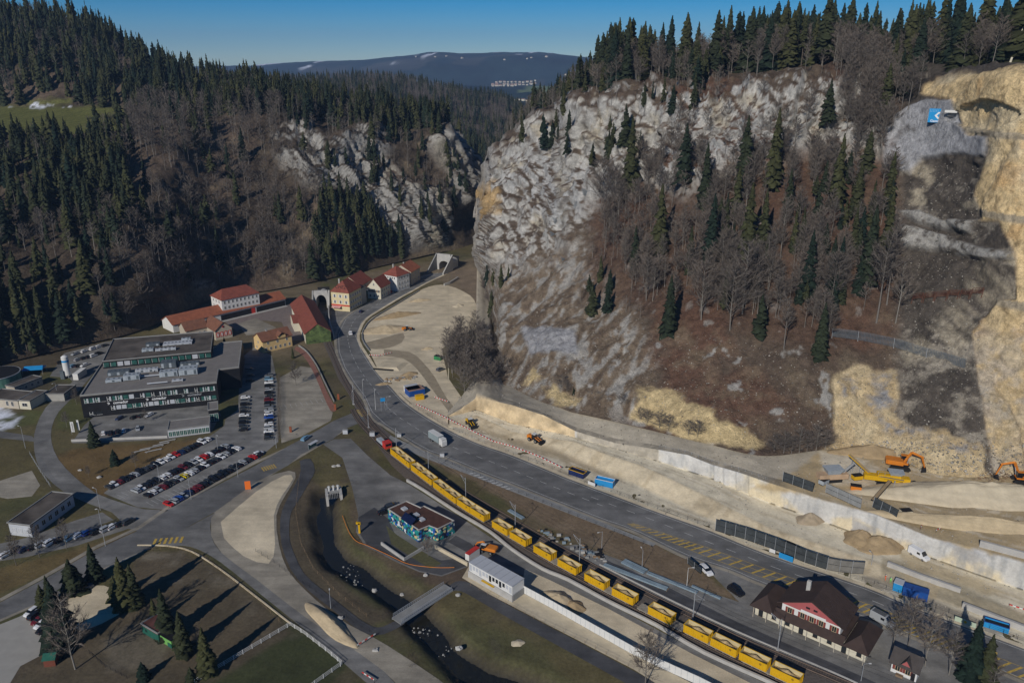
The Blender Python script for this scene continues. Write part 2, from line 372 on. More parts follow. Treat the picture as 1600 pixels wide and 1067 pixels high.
tal_t = np.clip(talus * 1.1, 0, 1) * smooth01(st + g1 * .8, -.55, .35)
sk2 = fbm(np.stack([Q2[..., 0] / 1.5, P[..., 1] / 5, Q2[..., 2] / 9], -1), 1.0, 5); tal_t = np.clip(talus * 1.1, 0, 1) * smooth01(sk2 + .3 * g1, .05, .3)
col = mix(col, np.array([.215, .165, .115]) * (1 + .6 * sk2[..., None]), talus * .95); col = mix(col, np.array([.12, .085, .06]), talus * smooth01(-sk2 + .3 * g2, .05, .35) * .6); col = mix(col, ROCK * .8, tal_t * .8)
rk = np.clip(cliff * (1 - right), 0, 1) * smooth01(-flat + .28 * g1 + .16 * g2 + .10 * (1 - smooth01(px, 900, 1000)), -.66, -.44)
col = mix(col, ROCK, rk); col = mix(col, ROCK * np.array([.86, .9, .98]), rk * smooth01(g3, 0, .4) * .6)
col = mix(col, ROCK * np.array([1.0, .88, .66]), rk * smooth01(fbm(P + 9, 12, 4), .15, .5) * .7)
crk = smooth01(ridged(Q2 + 33, (4, 7, 9), 4), .5, .72); col = mix(col, np.array([.13, .11, .09]), crk * rk * .75); col = mix(col, ROCK * 1.15, rk * smooth01(fbm(P + 18, (4, 4, 3), 4), .15, .3) * .5)
scat = (1 - cliff) * natural * (1 - right) * smooth01(fbm(P + 5, (6, 6, 5), 4), .34, .46)
col = mix(col, ROCK * .85, scat * .8)
# right part: dark earth with pale scars
rr = right * natural
col = mix(col, DARKS * (1 + .4 * g1[..., None]), rr)
col = mix(col, ROCK * np.array([.85, .78, .68]), rr * smooth01(fbm(P + 12, (8, 8, 4), 7, .68) + .25 * smooth01(py, 480, 560) - .25 * soft(px, py, [(1400,405),(1560,412),(1560,450),(1400,455)], 10, wx), .12, .45) * .75)
streak = soft(px, py, [(1540,400),(1600,395),(1600,470),(1490,560),(1400,560),(1480,480)], 20, wx)
col = mix(col, SAND * .8, rr * streak * smooth01(fbm(np.stack([P[..., 0] * .8 + P[..., 2] * .6, P[..., 1] * .1, P[..., 2] * .1], -1), 4, 4), -.25, .3) * .8)
col = mix(col, ROCK * .88, np.clip(b2 + b3, 0, 1) * smooth01(g2 + g1, -.5, .1) * .9)
gp = soft(px, py, [(1395,265),(1440,250),(1500,270),(1535,300),(1530,345),(1480,330),(1400,325)], 10, wx)
col = mix(col, SAND * .85, rr * gp * smooth01(fbm(P + 3, (9, 9, 5), 5), .05, .35) * .7)
col = mix(col, GREYR * 1.05 * (1 + .35 * g2[..., None]), grey * smooth01(g1, -.75, -.2))
# yellow quarry stone, its weathered lower part grey
ql = 1 - smooth01(py, 455, 540) * .6
yc = YEL * 1.08 * (1 + .3 * fbm(P, (1.5, 1.5, 8), 4)[..., None]); yc = mix(yc, np.array([.30, .21, .11]), smooth01(ridged(P + 70, (6, 6, 9), 4), .62, .8) * .6); yc = mix(yc, np.array([.60, .36, .15]), smooth01(fbm(P + 8, 10, 5), .2, .5) * .55)
yc = mix(yc, np.array([.62, .55, .40]), smooth01(fbm(P + 21, 14, 4), .0, .4) * .6)
yg = mix(OCHRE, GREYR, smooth01(g1 + .4 * g2, -.2, .3) * .8); yg = mix(yg, SAND * .8, smooth01(fbm(P + 40, 11, 4), .1, .3) * .6)
yc = mix(yc, np.array([.34, .30, .23]), smooth01(saw, .90, .93) * (P[..., 2] > 50) * .8)
col = mix(col, mix(yg, yc, ql * np.ones_like(g1)), quarry)
col = mix(col, mix(OCHRE * 1.15, SAND * np.array([1.02, .95, .8]), smooth01(g1, -.3, .3)), lowy)
col = mix(col, mix(GREYR * .75, OCHRE * 1.1, smooth01(.3 * g2 + g1, -.2, .25)), lowy * core * smooth01(fbm(P + 2, (10, 10, 6), 4), -.35, .1))
for pl in (poly_yelstrip, poly_ystrip2, poly_ystrip3): col = mix(col, SAND * np.array([1.0, .9, .66]) * (1 + .2 * g1[..., None]), soft(px, py, pl, 7, wf_) * .92)
col = mix(col, GREYR * 1.0, soft(px, py, poly_net, 5, (wx[0]*.3, wx[1]*.3)) * .9)
col = mix(col, np.array([.50, .33, .14]), soft(px, py, poly_orange, 8, wx) * .85)
col = mix(col, WOOD, np.where(back_rows[:, None], 1.0, 0.0) * (1 - quarry))
lit = soft(px, py, [(930,330),(1000,300),(1130,300),(1230,250),(1390,250),(1395,470),(1300,560),(1000,480),(915,470)], 25, wx)
col = mix(col, REDSOIL * .8, lit * (1 - rk) * .6)
sheet_obj(SR, 'hillside_right_and_quarry', M_ROCK, np.clip(col, .01, .9)); SR.o['kind'] = 'structure'

# ---- left hillside
LC = [
 (-420, [(620, ft(0,620,1)), (500, 350), (400, 410), (300, 480), (215, 590), (165, 690), (110, 770), (70, 850)]),
 (-150, [(592, ft(0,592,1)), (480, 370), (380, 430), (280, 500), (210, 600), (168, 690), (95, 770), (50, 850)]),
 (0, [(568, ft(0,568,1)), (460, 385), (360, 440), (265, 515), (206, 605), (168, 690), (90, 760), (34, 840)]),
 (70, [(552, ft(0,552,1)), (455, 395), (360, 445), (265, 515), (206, 600), (168, 685), (80, 760), (26, 840)]),
 (130, [(538, ft(0,538,1)), (448, 403), (355, 450), (262, 515), (205, 595), (170, 675), (95, 755), (42, 835)]),
 (200, [(522, ft(0,522,1)), (440, 415), (350, 458), (262, 512), (205, 580), (172, 650), (118, 735), (78, 815)]),
 (262, [(500, ft(0,500,1)), (430, 440), (345, 478), (265, 520), (208, 572), (175, 630), (135, 710), (112, 780)]),
 (330, [(468, ft(0,468,1)), (410, 490), (340, 520), (265, 555), (210, 595), (175, 640), (145, 700), (135, 750)]),
 (430, [(452, ft(0,452,1)), (395, 520), (335, 545), (270, 575), (215, 608), (182, 640), (158, 690), (150, 735)]),
 (500, [(438, ft(0,438,1)), (388, 535), (330, 553), (270, 577), (220, 605), (190, 635), (172, 680), (166, 720)]),
 (560, [(424, ft(0,424,1)), (378, 556), (322, 576), (265, 600), (220, 624), (198, 648), (186, 690), (182, 720)]),
 (620, [(410, ft(0,410,1)), (368, 582), (325, 594), (275, 610), (228, 630), (206, 650), (196, 680), (192, 710)]),
 (690, [(394, ft(0,394,1)), (372, 610), (345, 617), (305, 627), (255, 640), (213, 655), (206, 672), (203, 700)]),
 (728, [(388, 625), (370, 632), (345, 640), (312, 650), (275, 662), (236, 676), (232, 690), (230, 705)]),
 (764, [(372, 660), (360, 665), (345, 670), (328, 676), (308, 684), (290, 692), (288, 705), (286, 715)])]
SL = loft(LC, 3.0, 230, back=[(80, 15), (220, 120), (300, 150)])
P = SL.P; px, py = SL.px, SL.py
wx = (fbm(P, 20, 4) * 12, fbm(P + 50, 20, 4) * 12)
pc1 = [(430,190),(470,180),(510,210),(560,190),(600,180),(620,215),(600,250),(640,290),(700,300),(700,360),(690,395),(640,390),(600,330),(560,300),(510,300),(440,260)]
pc2 = [(660,215),(700,195),(730,215),(745,240),(765,290),(760,330),(720,320),(700,270)]
pc3 = [(565,300),(620,290),(690,320),(705,350),(695,385),(650,380),(600,350)]
cl = np.clip(soft(px, py, pc1, 26, wx) + soft(px, py, pc2, 16, wx) + soft(px, py, pc3, 16, wx), 0, 1)
cl2 = soft(px, py, [(100,300),(160,300),(190,340),(210,380),(170,370),(120,340)], 18, wx) + soft(px, py, [(300,440),(330,440),(345,465),(310,465)], 8, wx)
n = normals(P); n = n * np.sign(n[..., 2:3] + 1e-6)
a = R(40); Q2 = np.stack([P[..., 0]*math.cos(a) + P[..., 2]*math.sin(a), P[..., 1], (-P[..., 0]*math.sin(a) + P[..., 2]*math.cos(a))], -1)
ff = smooth01(-(py - SL.py[0][None, :]), 0, 22); edge = 1 - smooth01(px, 735, 764) * .6
mead = soft(px, py, [(-420,212),(-420,165),(190,168),(196,178),(215,205),(120,212),(40,208)], 8, (wx[0]*.4, wx[1]*.4))
d = cl * edge * (ridged(Q2, (15, 30, 40), 5) * 11 + ridged(Q2, (5, 9, 10), 4) * 3) + (1 - cl) * (1 - mead) * (fbm(P, (30, 30, 30), 4) * 7 + fbm(P, 6, 3) * 1.2) + np.clip(cl2, 0, 1) * ridged(Q2, (8, 12, 10), 4) * 3
SL.P = P + n * (d * ff)[..., None]
P = SL.P; n2 = normals(P); flat = np.abs(n2[..., 2]); g1 = fbm(P, 10, 5); g2 = fbm(P + 31, 4, 4); g3 = fbm(P + 7, 40, 3)
col = np.broadcast_to(WOOD, P.shape).copy(); col = mix(col, SOIL * 1.15, smooth01(g3, -.1, .35)); col = mix(col, DRY, smooth01(g1, .2, .5) * .5)
rk = np.clip(cl + np.clip(cl2, 0, 1) * .8, 0, 1) * smooth01(-flat + .34 * g1 + .2 * g2, -.72, -.42)
col = mix(col, ROCK * .78, rk); col = mix(col, ROCK * np.array([.8, .74, .58]), rk * smooth01(g3, 0, .3) * .7)
col = mix(col, MEADOW * (1 + .2 * g1[..., None]), mead)
for pl, cc, wd in (([(470,395),(500,350),(490,330),(470,360),(430,420),(445,440)], DRY * 1.1, 12), ([(270,450),(330,445),(350,470),(260,495)], DRY, 12), ([(30,160),(110,150),(112,163),(30,165)], MEADOW * 1.4, 5), ([(100,330),(130,290),(90,255),(80,300)], SOIL * 1.6, 12), ([(640,405),(680,385),(725,385),(700,400),(680,400),(650,412)], DRY * .9, 6)):
    col = mix(col, cc, soft(px, py, pl, wd, wx) * .8)
snow = smooth01(fbm(P + 3, (9, 9, 5), 4), .2, .3) * (soft(px, py, [(30,160),(115,158),(110,172),(40,170)], 6) + soft(px, py, [(-30,155),(20,155),(20,170),(-30,170)], 6))
col = mix(col, np.array([.7, .73, .8]), np.clip(snow, 0, 1) * .9)
sheet_obj(SL, 'hillside_left', M_ROCK, np.clip(col, .01, .9))

# ---- the gorge behind, the wooded middle hill, the far ridges
GC = [(640, [(425, 610), (380, 680), (320, 760), (260, 880), (225, 1000)]), (730, [(408, 640), (360, 720), (310, 800), (255, 920), (225, 1050)]),
      (760, [(405, 650), (360, 730), (310, 810), (262, 930), (232, 1060)]), (900, [(420, 640), (370, 700), (310, 780), (250, 900), (225, 1000)])]
SG = loft(GC, 4, 60); P = SG.P; SG.P = P + np.stack([0*P[..., 0], 0*P[..., 0], fbm(P, 25, 4) * 5], -1)
sheet_obj(SG, 'gorge_slope', M_ROCK, np.clip(np.broadcast_to(WOOD, P.shape) * (1.1 + .5 * fbm(P, 12, 3)[..., None]), .01, 1))
MC = [(300, [(330, 1000), (240, 1150), (180, 1300), (150, 1450), (135, 1600)]), (420, [(330, 1000), (240, 1150), (170, 1300), (140, 1450), (126, 1600)]),
      (500, [(330, 1000), (240, 1150), (170, 1300), (138, 1450), (122, 1600)]), (580, [(330, 1000), (240, 1150), (175, 1320), (138, 1480), (124, 1620)]),
      (660, [(330, 1000), (245, 1120), (185, 1300), (148, 1460), (132, 1600)]), (740, [(330, 990), (250, 1100), (200, 1250), (165, 1400), (148, 1550)]),
      (800, [(330, 990), (260, 1080), (215, 1200), (180, 1350), (164, 1500)]), (830, [(330, 990), (265, 1060), (225, 1160), (198, 1280), (184, 1420)]),
      (870, [(330, 990), (275, 1050), (245, 1120), (225, 1200), (215, 1300)]), (960, [(330, 990), (300, 1040), (280, 1080), (265, 1120), (255, 1160)])]
SM = loft(MC, 5, 90, back=[(120, 10), (300, 90), (500, 140)]); P = SM.P
SM.P = P + np.stack([0*P[..., 0], 0*P[..., 0], fbm(P, (120, 120, 200), 4) * 14 + fbm(P, 25, 3) * 3], -1)
sheet_obj(SM, 'middle_hill', M_ROCK, np.clip(np.broadcast_to(WOOD, P.shape) * (1.0 + .6 * fbm(P, 60, 3)[..., None]), .01, 1))
sk = [(-700,118),(-200,112),(150,108),(330,104),(380,103),(430,100),(480,97),(540,95),(600,91),(645,86),(682,81),(730,84),(790,82),(840,82),(880,86),(925,91),(1000,95),(1300,100),(2300,110)]
FC = []
for x, s in sk:
    r2 = s + 13 + 5 * math.sin(x * .013)
    FC.append((x, [(225, 1900), (185, 2600), (158, 3500), (140, 4700), (128, 5600), (r2 + 6, 5900), (r2, 6200), (s + 5, 6700), (s, 7200)]))
SF = loft(FC, 6, 120, back=[(300, 60), (900, 400)]); P = SF.P; px, py = SF.px, SF.py
amp = smooth01(P[..., 1], 4800, 6000) * (1 - smooth01(P[..., 1], 6700, 7100))
SF.P = P + np.stack([0*P[..., 0], 0*P[..., 0], fbm(P, (700, 900, 2000), 5) * 60 * amp + fbm(P, 90, 3) * 7], -1)
SF.P[..., 2] += (ridged(SF.P, (1400, 500, 4000), 3) * 45 * smooth01(P[..., 1], 2600, 3300) * (1 - smooth01(P[..., 1], 4300, 4700))); f1 = fbm(P, (500, 700, 900), 5); f2 = fbm(P + 300, (180, 260, 400), 4)
NEED = np.array([.014, .026, .028]); FLD = np.array([.05, .048, .042]); GRN = np.array([.10, .13, .055])
col = mix(np.broadcast_to(NEED, P.shape), NEED * .6, smooth01(f2, -.1, .2)); col = mix(col, FLD, smooth01(f1 + .45 * f2, .24, .36) * smooth01(P[..., 1], 5500, 6200))
col = mix(col, FLD * 1.3, soft(px, py, [(480,104),(560,98),(640,96),(590,104),(560,110),(470,110)], 4) * smooth01(f2, -.3, .1))
col = mix(col, GRN * 1.2, soft(px, py, [(808,152),(840,140),(880,134),(900,150),(860,160),(815,160)], 3))
col = mix(col, FLD, soft(px, py, [(760,136),(790,124),(850,122),(850,132),(800,140)], 3) * .7)
col = mix(col, np.array([.75, .78, .85]), smooth01(P[..., 1], 6200, 6700) * smooth01(fbm(P + 900, (120, 300, 300), 3), .30, .36) * soft(px, py, [(400,80),(960,70),(960,92),(400,108)], 4))
sheet_obj(SF, 'far_ridges', M_FAR, np.clip(col, .01, 1))
# ------------------------------------------------------------ trees
rng = np.random.RandomState(11)
M_NEEDLE = treemat('spruce_needles', (.050, .052, .022), (.012, .022, .016))
M_BARK = treemat('spruce_bark', (.13, .105, .085), (.20, .18, .155))
M_TWIG = treemat('bare_twigs', (.18, .15, .125), (.115, .10, .088))
M_BEECH = treemat('pale_beech_bark', (.26, .24, .21), (.15, .135, .12))
def frustum(p, q, r0, r1, k=5):
    p = np.asarray(p, float); q = np.asarray(q, float); d = q - p; d /= np.linalg.norm(d) + 1e-9
    u = np.cross(d, [0.3, 0.9, 0.2]); u /= np.linalg.norm(u); v = np.cross(d, u); t = np.arange(k) * 2 * np.pi / k
    ring = np.cos(t)[:, None] * u + np.sin(t)[:, None] * v
    V = np.concatenate([p + ring * r0, q + ring * r1]); i = np.arange(k); j = (i + 1) % k
    return V, np.concatenate([np.stack([i, j, k + j], 1), np.stack([i, k + j, k + i], 1)])
def merge(L):
    V = []; Fc = []; G = []; b = 0
    for v, f, g in L: V.append(v); Fc.append(f + b); G.append(np.broadcast_to(g, (len(v),)) if np.ndim(g) == 0 else g); b += len(v)
    return np.concatenate(V), np.concatenate(Fc), np.concatenate(G)
def spruce(seed, whorls=16, per=9, bare=.12, wid=.17, ragged=.3, thin=0.0):
    """unit-height spruce: trunk and crown as (V, tris, shade)"""
    r = np.random.RandomState(seed); T = merge([(*frustum((0,0,0), (0,0,.97), .011, .002, 5), 1.0)]); L = []
    for wi in range(whorls):
        f = wi / (whorls - 1); z00 = z = bare + (0.985 - bare) * f ** .92; rad = wid * (1 - f) ** .8 * (0.85 + .3 * r.rand()) + .008
        if bare > .25 and f < .15: rad *= .7
        n = max(4, int(per * (1 - .45 * f))); a0 = r.rand() * 6
        for k in range(n):
            if r.rand() < thin: continue
            a = a0 + k * 2 * np.pi / n + r.uniform(-.3, .3); zj = (1 - bare) / whorls * r.uniform(-.8, .8) * min(1, (1 - f) * 6); z = min(.985, max(bare * .8, z00 + zj)); rr = rad * (1 + r.uniform(-ragged, ragged)); w = rr * r.uniform(.28, .5) + .006
            c, s = np.cos(a), np.sin(a); drop = rr * r.uniform(.15, .8); hz = (1 - bare) / whorls * r.uniform(.9, 1.5)
            root = np.array([0, 0, z + hz * .5]); tip = np.array([c * rr, s * rr, z - drop]); mid = root * .45 + tip * .55 + [0, 0, hz * .25]; side = np.array([-s, c, 0]) * w
            V = np.array([root, mid + side, tip, mid - side, mid + side * .7 - [0, 0, hz * 1.1], mid - side * .7 - [0, 0, hz * 1.1]])
            L.append((V, np.array([[0, 1, 2], [0, 2, 3], [1, 4, 2], [3, 2, 5], [1, 0, 4], [0, 3, 5]]), r.uniform(.65, 1.4)))
    if thin < .3:
        k = 6; t = np.arange(k) * 2 * np.pi / k; z0 = bare + .02
        V = np.concatenate([np.stack([np.cos(t) * wid * .45, np.sin(t) * wid * .45, np.full(k, z0)], 1), [[0, 0, .93]]])
        L.append((V, np.stack([np.arange(k), (np.arange(k) + 1) % k, np.full(k, k)], 1), .7))
    return T, merge(L)
def bare(seed, spread=.30, limbs=17, twigs=9, low=.3, lean=.0, tw=.0034):
    r = np.random.RandomState(seed); pts = [np.array([0, 0, 0.])]; 
    for i in range(1, 5): pts.append(np.array([lean * (i/4)**2 + r.uniform(-.012, .012), r.uniform(-.012, .012), i * .235]))
    T = []; rad = [.0105, .0085, .0065, .0042, .002]
    for i in range(4): T.append((*frustum(pts[i], pts[i+1], rad[i], rad[i+1], 5), r.uniform(.85, 1.15)))
    L = []
    for i in range(limbs):
        f = low + (0.93 - low) * (i + r.rand()) / limbs; k = min(3, int(f / .235)); t = f / .235 - k; b = pts[k] * (1 - t) + pts[k+1] * t
        a = i * 2.4 + r.uniform(-.5, .5); ln = spread * (1.12 - .85 * (f - low) / (1 - low)) * r.uniform(.65, 1.1); up = r.uniform(.5, 1.3)
        d = np.array([np.cos(a), np.sin(a), up]); d /= np.linalg.norm(d); e = b + d * ln; T.append((*frustum(b, e, .0042, .0012, 3), 1.0))
        for q in range(twigs):
            s0 = b + d * ln * r.uniform(.2, 1.0); td = d + r.uniform(-.75, .75, 3) + [0, 0, .25]; td /= np.linalg.norm(td); tl = ln * r.uniform(.3, .62)
            e2 = s0 + td * tl; sd = np.cross(td, r.uniform(-1, 1, 3)); sd /= np.linalg.norm(sd) + 1e-9; ww = tw
            V = [s0 - sd*ww, s0 + sd*ww, e2]; Fq = [[0, 1, 2]]
            for h in range(3):
                s1 = s0 + (e2 - s0) * r.uniform(.3, .95); t2 = td + r.uniform(-.9, .9, 3); t2 /= np.linalg.norm(t2); e3 = s1 + t2 * tl * r.uniform(.35, .7)
                o = len(V); V += [s1 - sd*ww*.8, s1 + sd*ww*.8, e3]; Fq.append([o, o+1, o+2])
            L.append((np.array(V), np.array(Fq), r.uniform(.7, 1.3)))
    return merge(T), merge(L)
SPR = [spruce(1, 20, 9, .06, .145, .5, .08), spruce(2, 19, 9, .12, .12, .55, .12), spruce(3, 18, 8, .22, .115, .6, .15), spruce(4, 20, 10, .03, .17, .4), spruce(5, 16, 7, .42, .13, .6, .2)]
SPR_HQ = [spruce(1, 28, 12, .06, .14, .5, .06), spruce(2, 26, 12, .12, .12, .55, .1), spruce(3, 25, 11, .22, .115, .6, .15), spruce(4, 30, 14, .03, .165, .4), spruce(5, 22, 9, .42, .13, .6, .2)]
SPR_LO = [spruce(21, 7, 5, .05, .17), spruce(22, 7, 5, .1, .15), spruce(23, 8, 5, .15, .14)]
BAR = [bare(31, .25, 18, 12, .36, 0, .0045), bare(32, .29, 18, 12, .31, .05, .0045), bare(33, .22, 17, 12, .42, -.04, .0045), bare(34, .33, 20, 12, .2, 0, .0045)]
BAR_HQ = [bare(31, .25, 30, 20, .34, 0, .003), bare(32, .29, 30, 20, .3, .05, .003), bare(33, .22, 28, 20, .4, -.04, .003), bare(34, .33, 34, 20, .2, 0, .003)]
BAR_LO = [bare(41, .26, 11, 6, .35, 0, .0052), bare(42, .22, 11, 6, .42, 0, .0052), bare(43, .30, 12, 6, .3, 0, .0052)]
def part_mesh(name, D, m):
    V, Fc, g = D; c = np.zeros((len(V), 3)); c[:, 1] = g; return np_mesh(name, V, Fc, m, c)
class Trees:
    """collects placements; the largest in the picture become objects, the rest one mass"""
    def __init__(s): s.L = []
    def add(s, p, h, region, var, wide=1.0):
        q = proj(p); d = math.dist((0, 0, H), p); s.L.append((h / d * FPX, tuple(p), h, region, var, wide, float(q[0]), float(q[1])))
def place_label(lab, reg, sz, x, y):
    if reg == 'ridger': w_ = 'at the left end' if x < 1060 else 'above the pale cliff' if x < 1200 else 'above the wooded slope' if x < 1380 else 'beside the quarry rim'; b = 'tall' if sz > 82 else 'middling' if sz > 62 else 'small'; return f"{b} {'fir' if 'fir' in lab else 'leafless tree'} on the skyline ridge {w_}"
    if reg == 'slope': w_ = 'high up below the cliff' if y < 300 else 'in the middle of the wood' if y < 430 else 'low on the open edge'; v_ = 'beside the cliff' if x < 1080 else 'in the middle' if x < 1260 else 'towards the quarry'; b = 'big' if sz > 85 else 'lesser'; return f"{b} {'spruce' if lab.startswith('spruce') else 'bare beech'} on the reddish slope {v_}, {w_}"
    if reg in ('lefts', 'leftm', 'tunnel'): return lab + (', lower down' if y > 330 else ', higher up')
    return lab
def emit(T, name, vars_one, vars_hi, vars_lo, mt, mc, labels, cat, massname, nmax=300, trunkpart='trunk'):
    T.L.sort(key=lambda t: -t[0])
    vis = [t for t in T.L if -30 < t[6] < 1630 and -60 < t[7] < 1200]; off = [t for t in T.L if not (-30 < t[6] < 1630 and -60 < t[7] < 1200)]
    one = vis[:nmax]; rest = vis[nmax:] + off
    mesh = [(part_mesh('trunk', a, mt), part_mesh('crown', b, mc)) for a, b in vars_one]; rr = random.Random(5)
    for sz, p, h, reg, var, wide, _x, _y in one:
        lab, grp = labels[reg]; ob = empty(name, p, rr.uniform(0, 6.28)); ob.scale = (h * wide, h * wide, h); tag(ob, place_label(lab, reg, sz, _x, _y), cat, grp)
        a, b = mesh[var % len(mesh)]
        link(bpy.data.objects.new(trunkpart, a), ob); link(bpy.data.objects.new('crown', b), ob)
    if rest:
        r = np.random.RandomState(3); Vs = []; Fs = []; Cs = []; Ms = []; b = 0
        for sz, p, h, reg, var, wide, _x, _y in rest:
            lib = vars_hi if sz > 34 else vars_lo; a = r.rand() * 6.28; c, s = math.cos(a), math.sin(a); tint = r.rand()
            for mi, (V, Fc, g) in enumerate(lib[var % len(lib)]):
                X = np.empty_like(V); X[:, 0] = (V[:, 0] * c - V[:, 1] * s) * h * wide + p[0]; X[:, 1] = (V[:, 0] * s + V[:, 1] * c) * h * wide + p[1]; X[:, 2] = V[:, 2] * h + p[2]
                Vs.append(X); Fs.append(Fc + b); b += len(V); Ms.append(np.full(len(Fc), mi)); cc = np.zeros((len(V), 3)); cc[:, 0] = tint; cc[:, 1] = g; Cs.append(cc)
        me = np_mesh(massname, np.concatenate(Vs), np.concatenate(Fs), [mt, mc], np.concatenate(Cs), midx=np.concatenate(Ms))
        o = link(bpy.data.objects.new(massname, me)); tag(o, kind='stuff'); print(massname, len(rest), len(me.polygons))
    print(name, len(one), 'smallest', one[-1][0] if one else 0)
def scatter(S, poly, spacing, rs, jitter=1.0, clump=None, holes=()):
    """random points on a sheet inside a picture outline, about one per spacing^2"""
    P = S.P; a = P[:-1, :-1]; b = P[:-1, 1:]; c = P[1:, :-1]; ar = np.linalg.norm(np.cross(b - a, c - a), axis=-1)
    px = S.px[:-1, :-1]; py = S.py[:-1, :-1]; m = in_poly(px, py, poly)
    for hp in holes: m &= ~in_poly(px, py, hp)
    lam = np.where(m, ar / spacing ** 2, 0)
    if clump is not None: lam = lam * np.clip(.5 + clump[1] * fbm(a, clump[0], 3), 0, 2)
    k = rs.poisson(np.clip(lam, 0, 3)); I, J = np.nonzero(k)
    out = []
    for i, j in zip(I, J):
        for _ in range(k[i, j]):
            u, v = rs.rand(2); q = a[i, j] * (1-u) * (1-v) + b[i, j] * u * (1-v) + c[i, j] * (1-u) * v + P[i+1, j+1] * u * v
            out.append((q[0], q[1], q[2] - .5))
    return out
SPT, BRT = Trees(), Trees()
def forest(S, poly, spacing, mixs, hs, hb, reg, seed, clump=None, holes=(), lo=False):
    rs = np.random.RandomState(seed)
    for q in scatter(S, poly, spacing, rs, clump=clump, holes=holes):
        m = mixs + .9 * float(fbm(np.array(q)[None] + 200, 45, 2)[0])
        if rs.rand() < m: SPT.add(q, rs.uniform(*hs) * (1 - .25 * rs.rand() ** 3), reg, rs.randint(0, 5), rs.uniform(.72, 1.3))
        else: BRT.add(q, rs.uniform(*hb), reg, rs.randint(0, 4), rs.uniform(.8, 1.15))
B = [(-420, 215)]
forest(SL, [(-420,166),(-420,-60),(330,-60),(345,160),(200,172),(120,166),(100,150),(40,150),(30,166)], 7.2, .88, (15, 28), (14, 19), 'peak', 1)
forest(SL, [(-420,640),(-420,238),(60,236),(130,232),(200,214),(215,520),(100,560),(0,580)], 5.1, .60, (13, 29), (13, 20), 'lefts', 2, clump=(30, .7))
forest(SL, [(200,206),(200,172),(330,160),(440,185),(440,260),(500,300),(495,430),(330,455),(215,520)], 5.5, .10, (15, 27), (13, 20), 'leftm', 3, clump=(30, .6))
forest(SL, [(325,185),(325,130),(500,160),(620,180),(770,200),(770,285),(735,230),(700,205),(620,205),(560,205),(500,195),(430,192)], 6.0, .62, (17, 27), (13, 18), 'ridge', 4)
forest(SL, [(440,260),(430,195),(600,190),(680,200),(720,300),(690,380),(560,300)], 8.5, .45, (12, 20), (9, 14), 'cliffl', 5)
forest(SL, [(480,436),(485,335),(520,312),(570,330),(610,368),(650,395),(600,412),(540,430)], 5.8, .88, (15, 25), (12, 16), 'tunnel', 6)
forest(SL, [(395,452),(400,330),(480,300),(484,436)], 7.0, .15, (16, 26), (12, 17), 'leftm', 7)
forest(SG, [(640,420),(640,220),(900,220),(900,420)], 7.5, .75, (18, 28), (12, 16), 'gorge', 8, holes=[[(640,412),(640,380),(735,385),(735,412)]])
forest(SR, [(930,155),(930,105),(1100,60),(2000,60),(2000,100),(1590,99),(1570,103),(1450,112),(1430,124),(1380,124),(1250,112),(1100,125),(1000,140)], 6.6, .50, (24, 35), (15, 22), 'ridger', 9)
forest(SR, [(760,275),(780,215),(840,180),(900,140),(950,120),(1100,135),(1110,200),(1050,290),(940,320),(860,260),(800,250)], 12.5, .36, (10, 18), (8, 13), 'cliffr', 10, clump=(18, 1.2))
forest(SR, [(880,172),(900,158),(1100,135),(1100,100),(930,110),(800,180),(810,200)], 7, .30, (14, 22), (11, 16), 'ridger', 11)
forest(SR, [(1000,262),(1080,262),(1130,255),(1230,238),(1300,215),(1400,200),(1392,300),(1395,470),(1330,500),(1290,540),(1230,500),(1180,520),(1000,470),(930,400),(950,330),(990,290)], 4.2, .15, (11, 20), (10, 18), 'slope', 12, clump=(26, .7))
forest(SR, [(1100,128),(1390,116),(1400,200),(1300,215),(1230,238),(1130,255),(1080,262),(1000,262),(1060,200)], 9.5, .32, (10, 19), (9, 15), 'cliffr', 17, clump=(22, 1.1))
forest(SR, [(1310,120),(1430,120),(1440,160),(1390,200),(1385,260),(1320,250)], 6.5, .45, (17, 26), (14, 19), 'slope', 13)
forest(SR, [(900,500),(915,400),(960,380),(1010,470),(1000,500)], 9, .25, (10, 17), (5, 10), 'slope', 14)
_keep = SPT, BRT
SPTm, BRTm = Trees(), Trees(); SPT, BRT = SPTm, BRTm
rs_ = 20
forest(SM, [(300,260),(300,100),(800,120),(870,200),(870,300),(640,300)], 7.8, .42, (14, 21), (11, 15), 'mid', 15)
forest(SG, [(2000,0),(2001,0),(2001,1)], 9, .9, (10, 12), (9, 10), 'mid', 16)
MID = SPT.L, BRT.L; SPT, BRT = _keep; SPT.L += MID[0]; BRT.L += MID[1]
def plant(T, px, py, Ypix, hpx, var, reg, wide=1.0, S=None):
    """one tree whose base shows at px,py on a sheet (or on the flat when S is None)"""
    if S is None: p = W(px, py, 0)
    else:
        X, Yy = proj(S.P[:S.n0]); k = np.argmin((X - px) ** 2 + (Yy - py) ** 2); p = Vector(S.P[:S.n0].reshape(-1, 3)[k]) - Vector((0, 0, .5))
    d = (Vector(p) - Vector((0, 0, H))).length; T.add(tuple(p), hpx / FPX * d * 1.06 if S else hpx / FPX * d * 1.12, reg, var, wide)
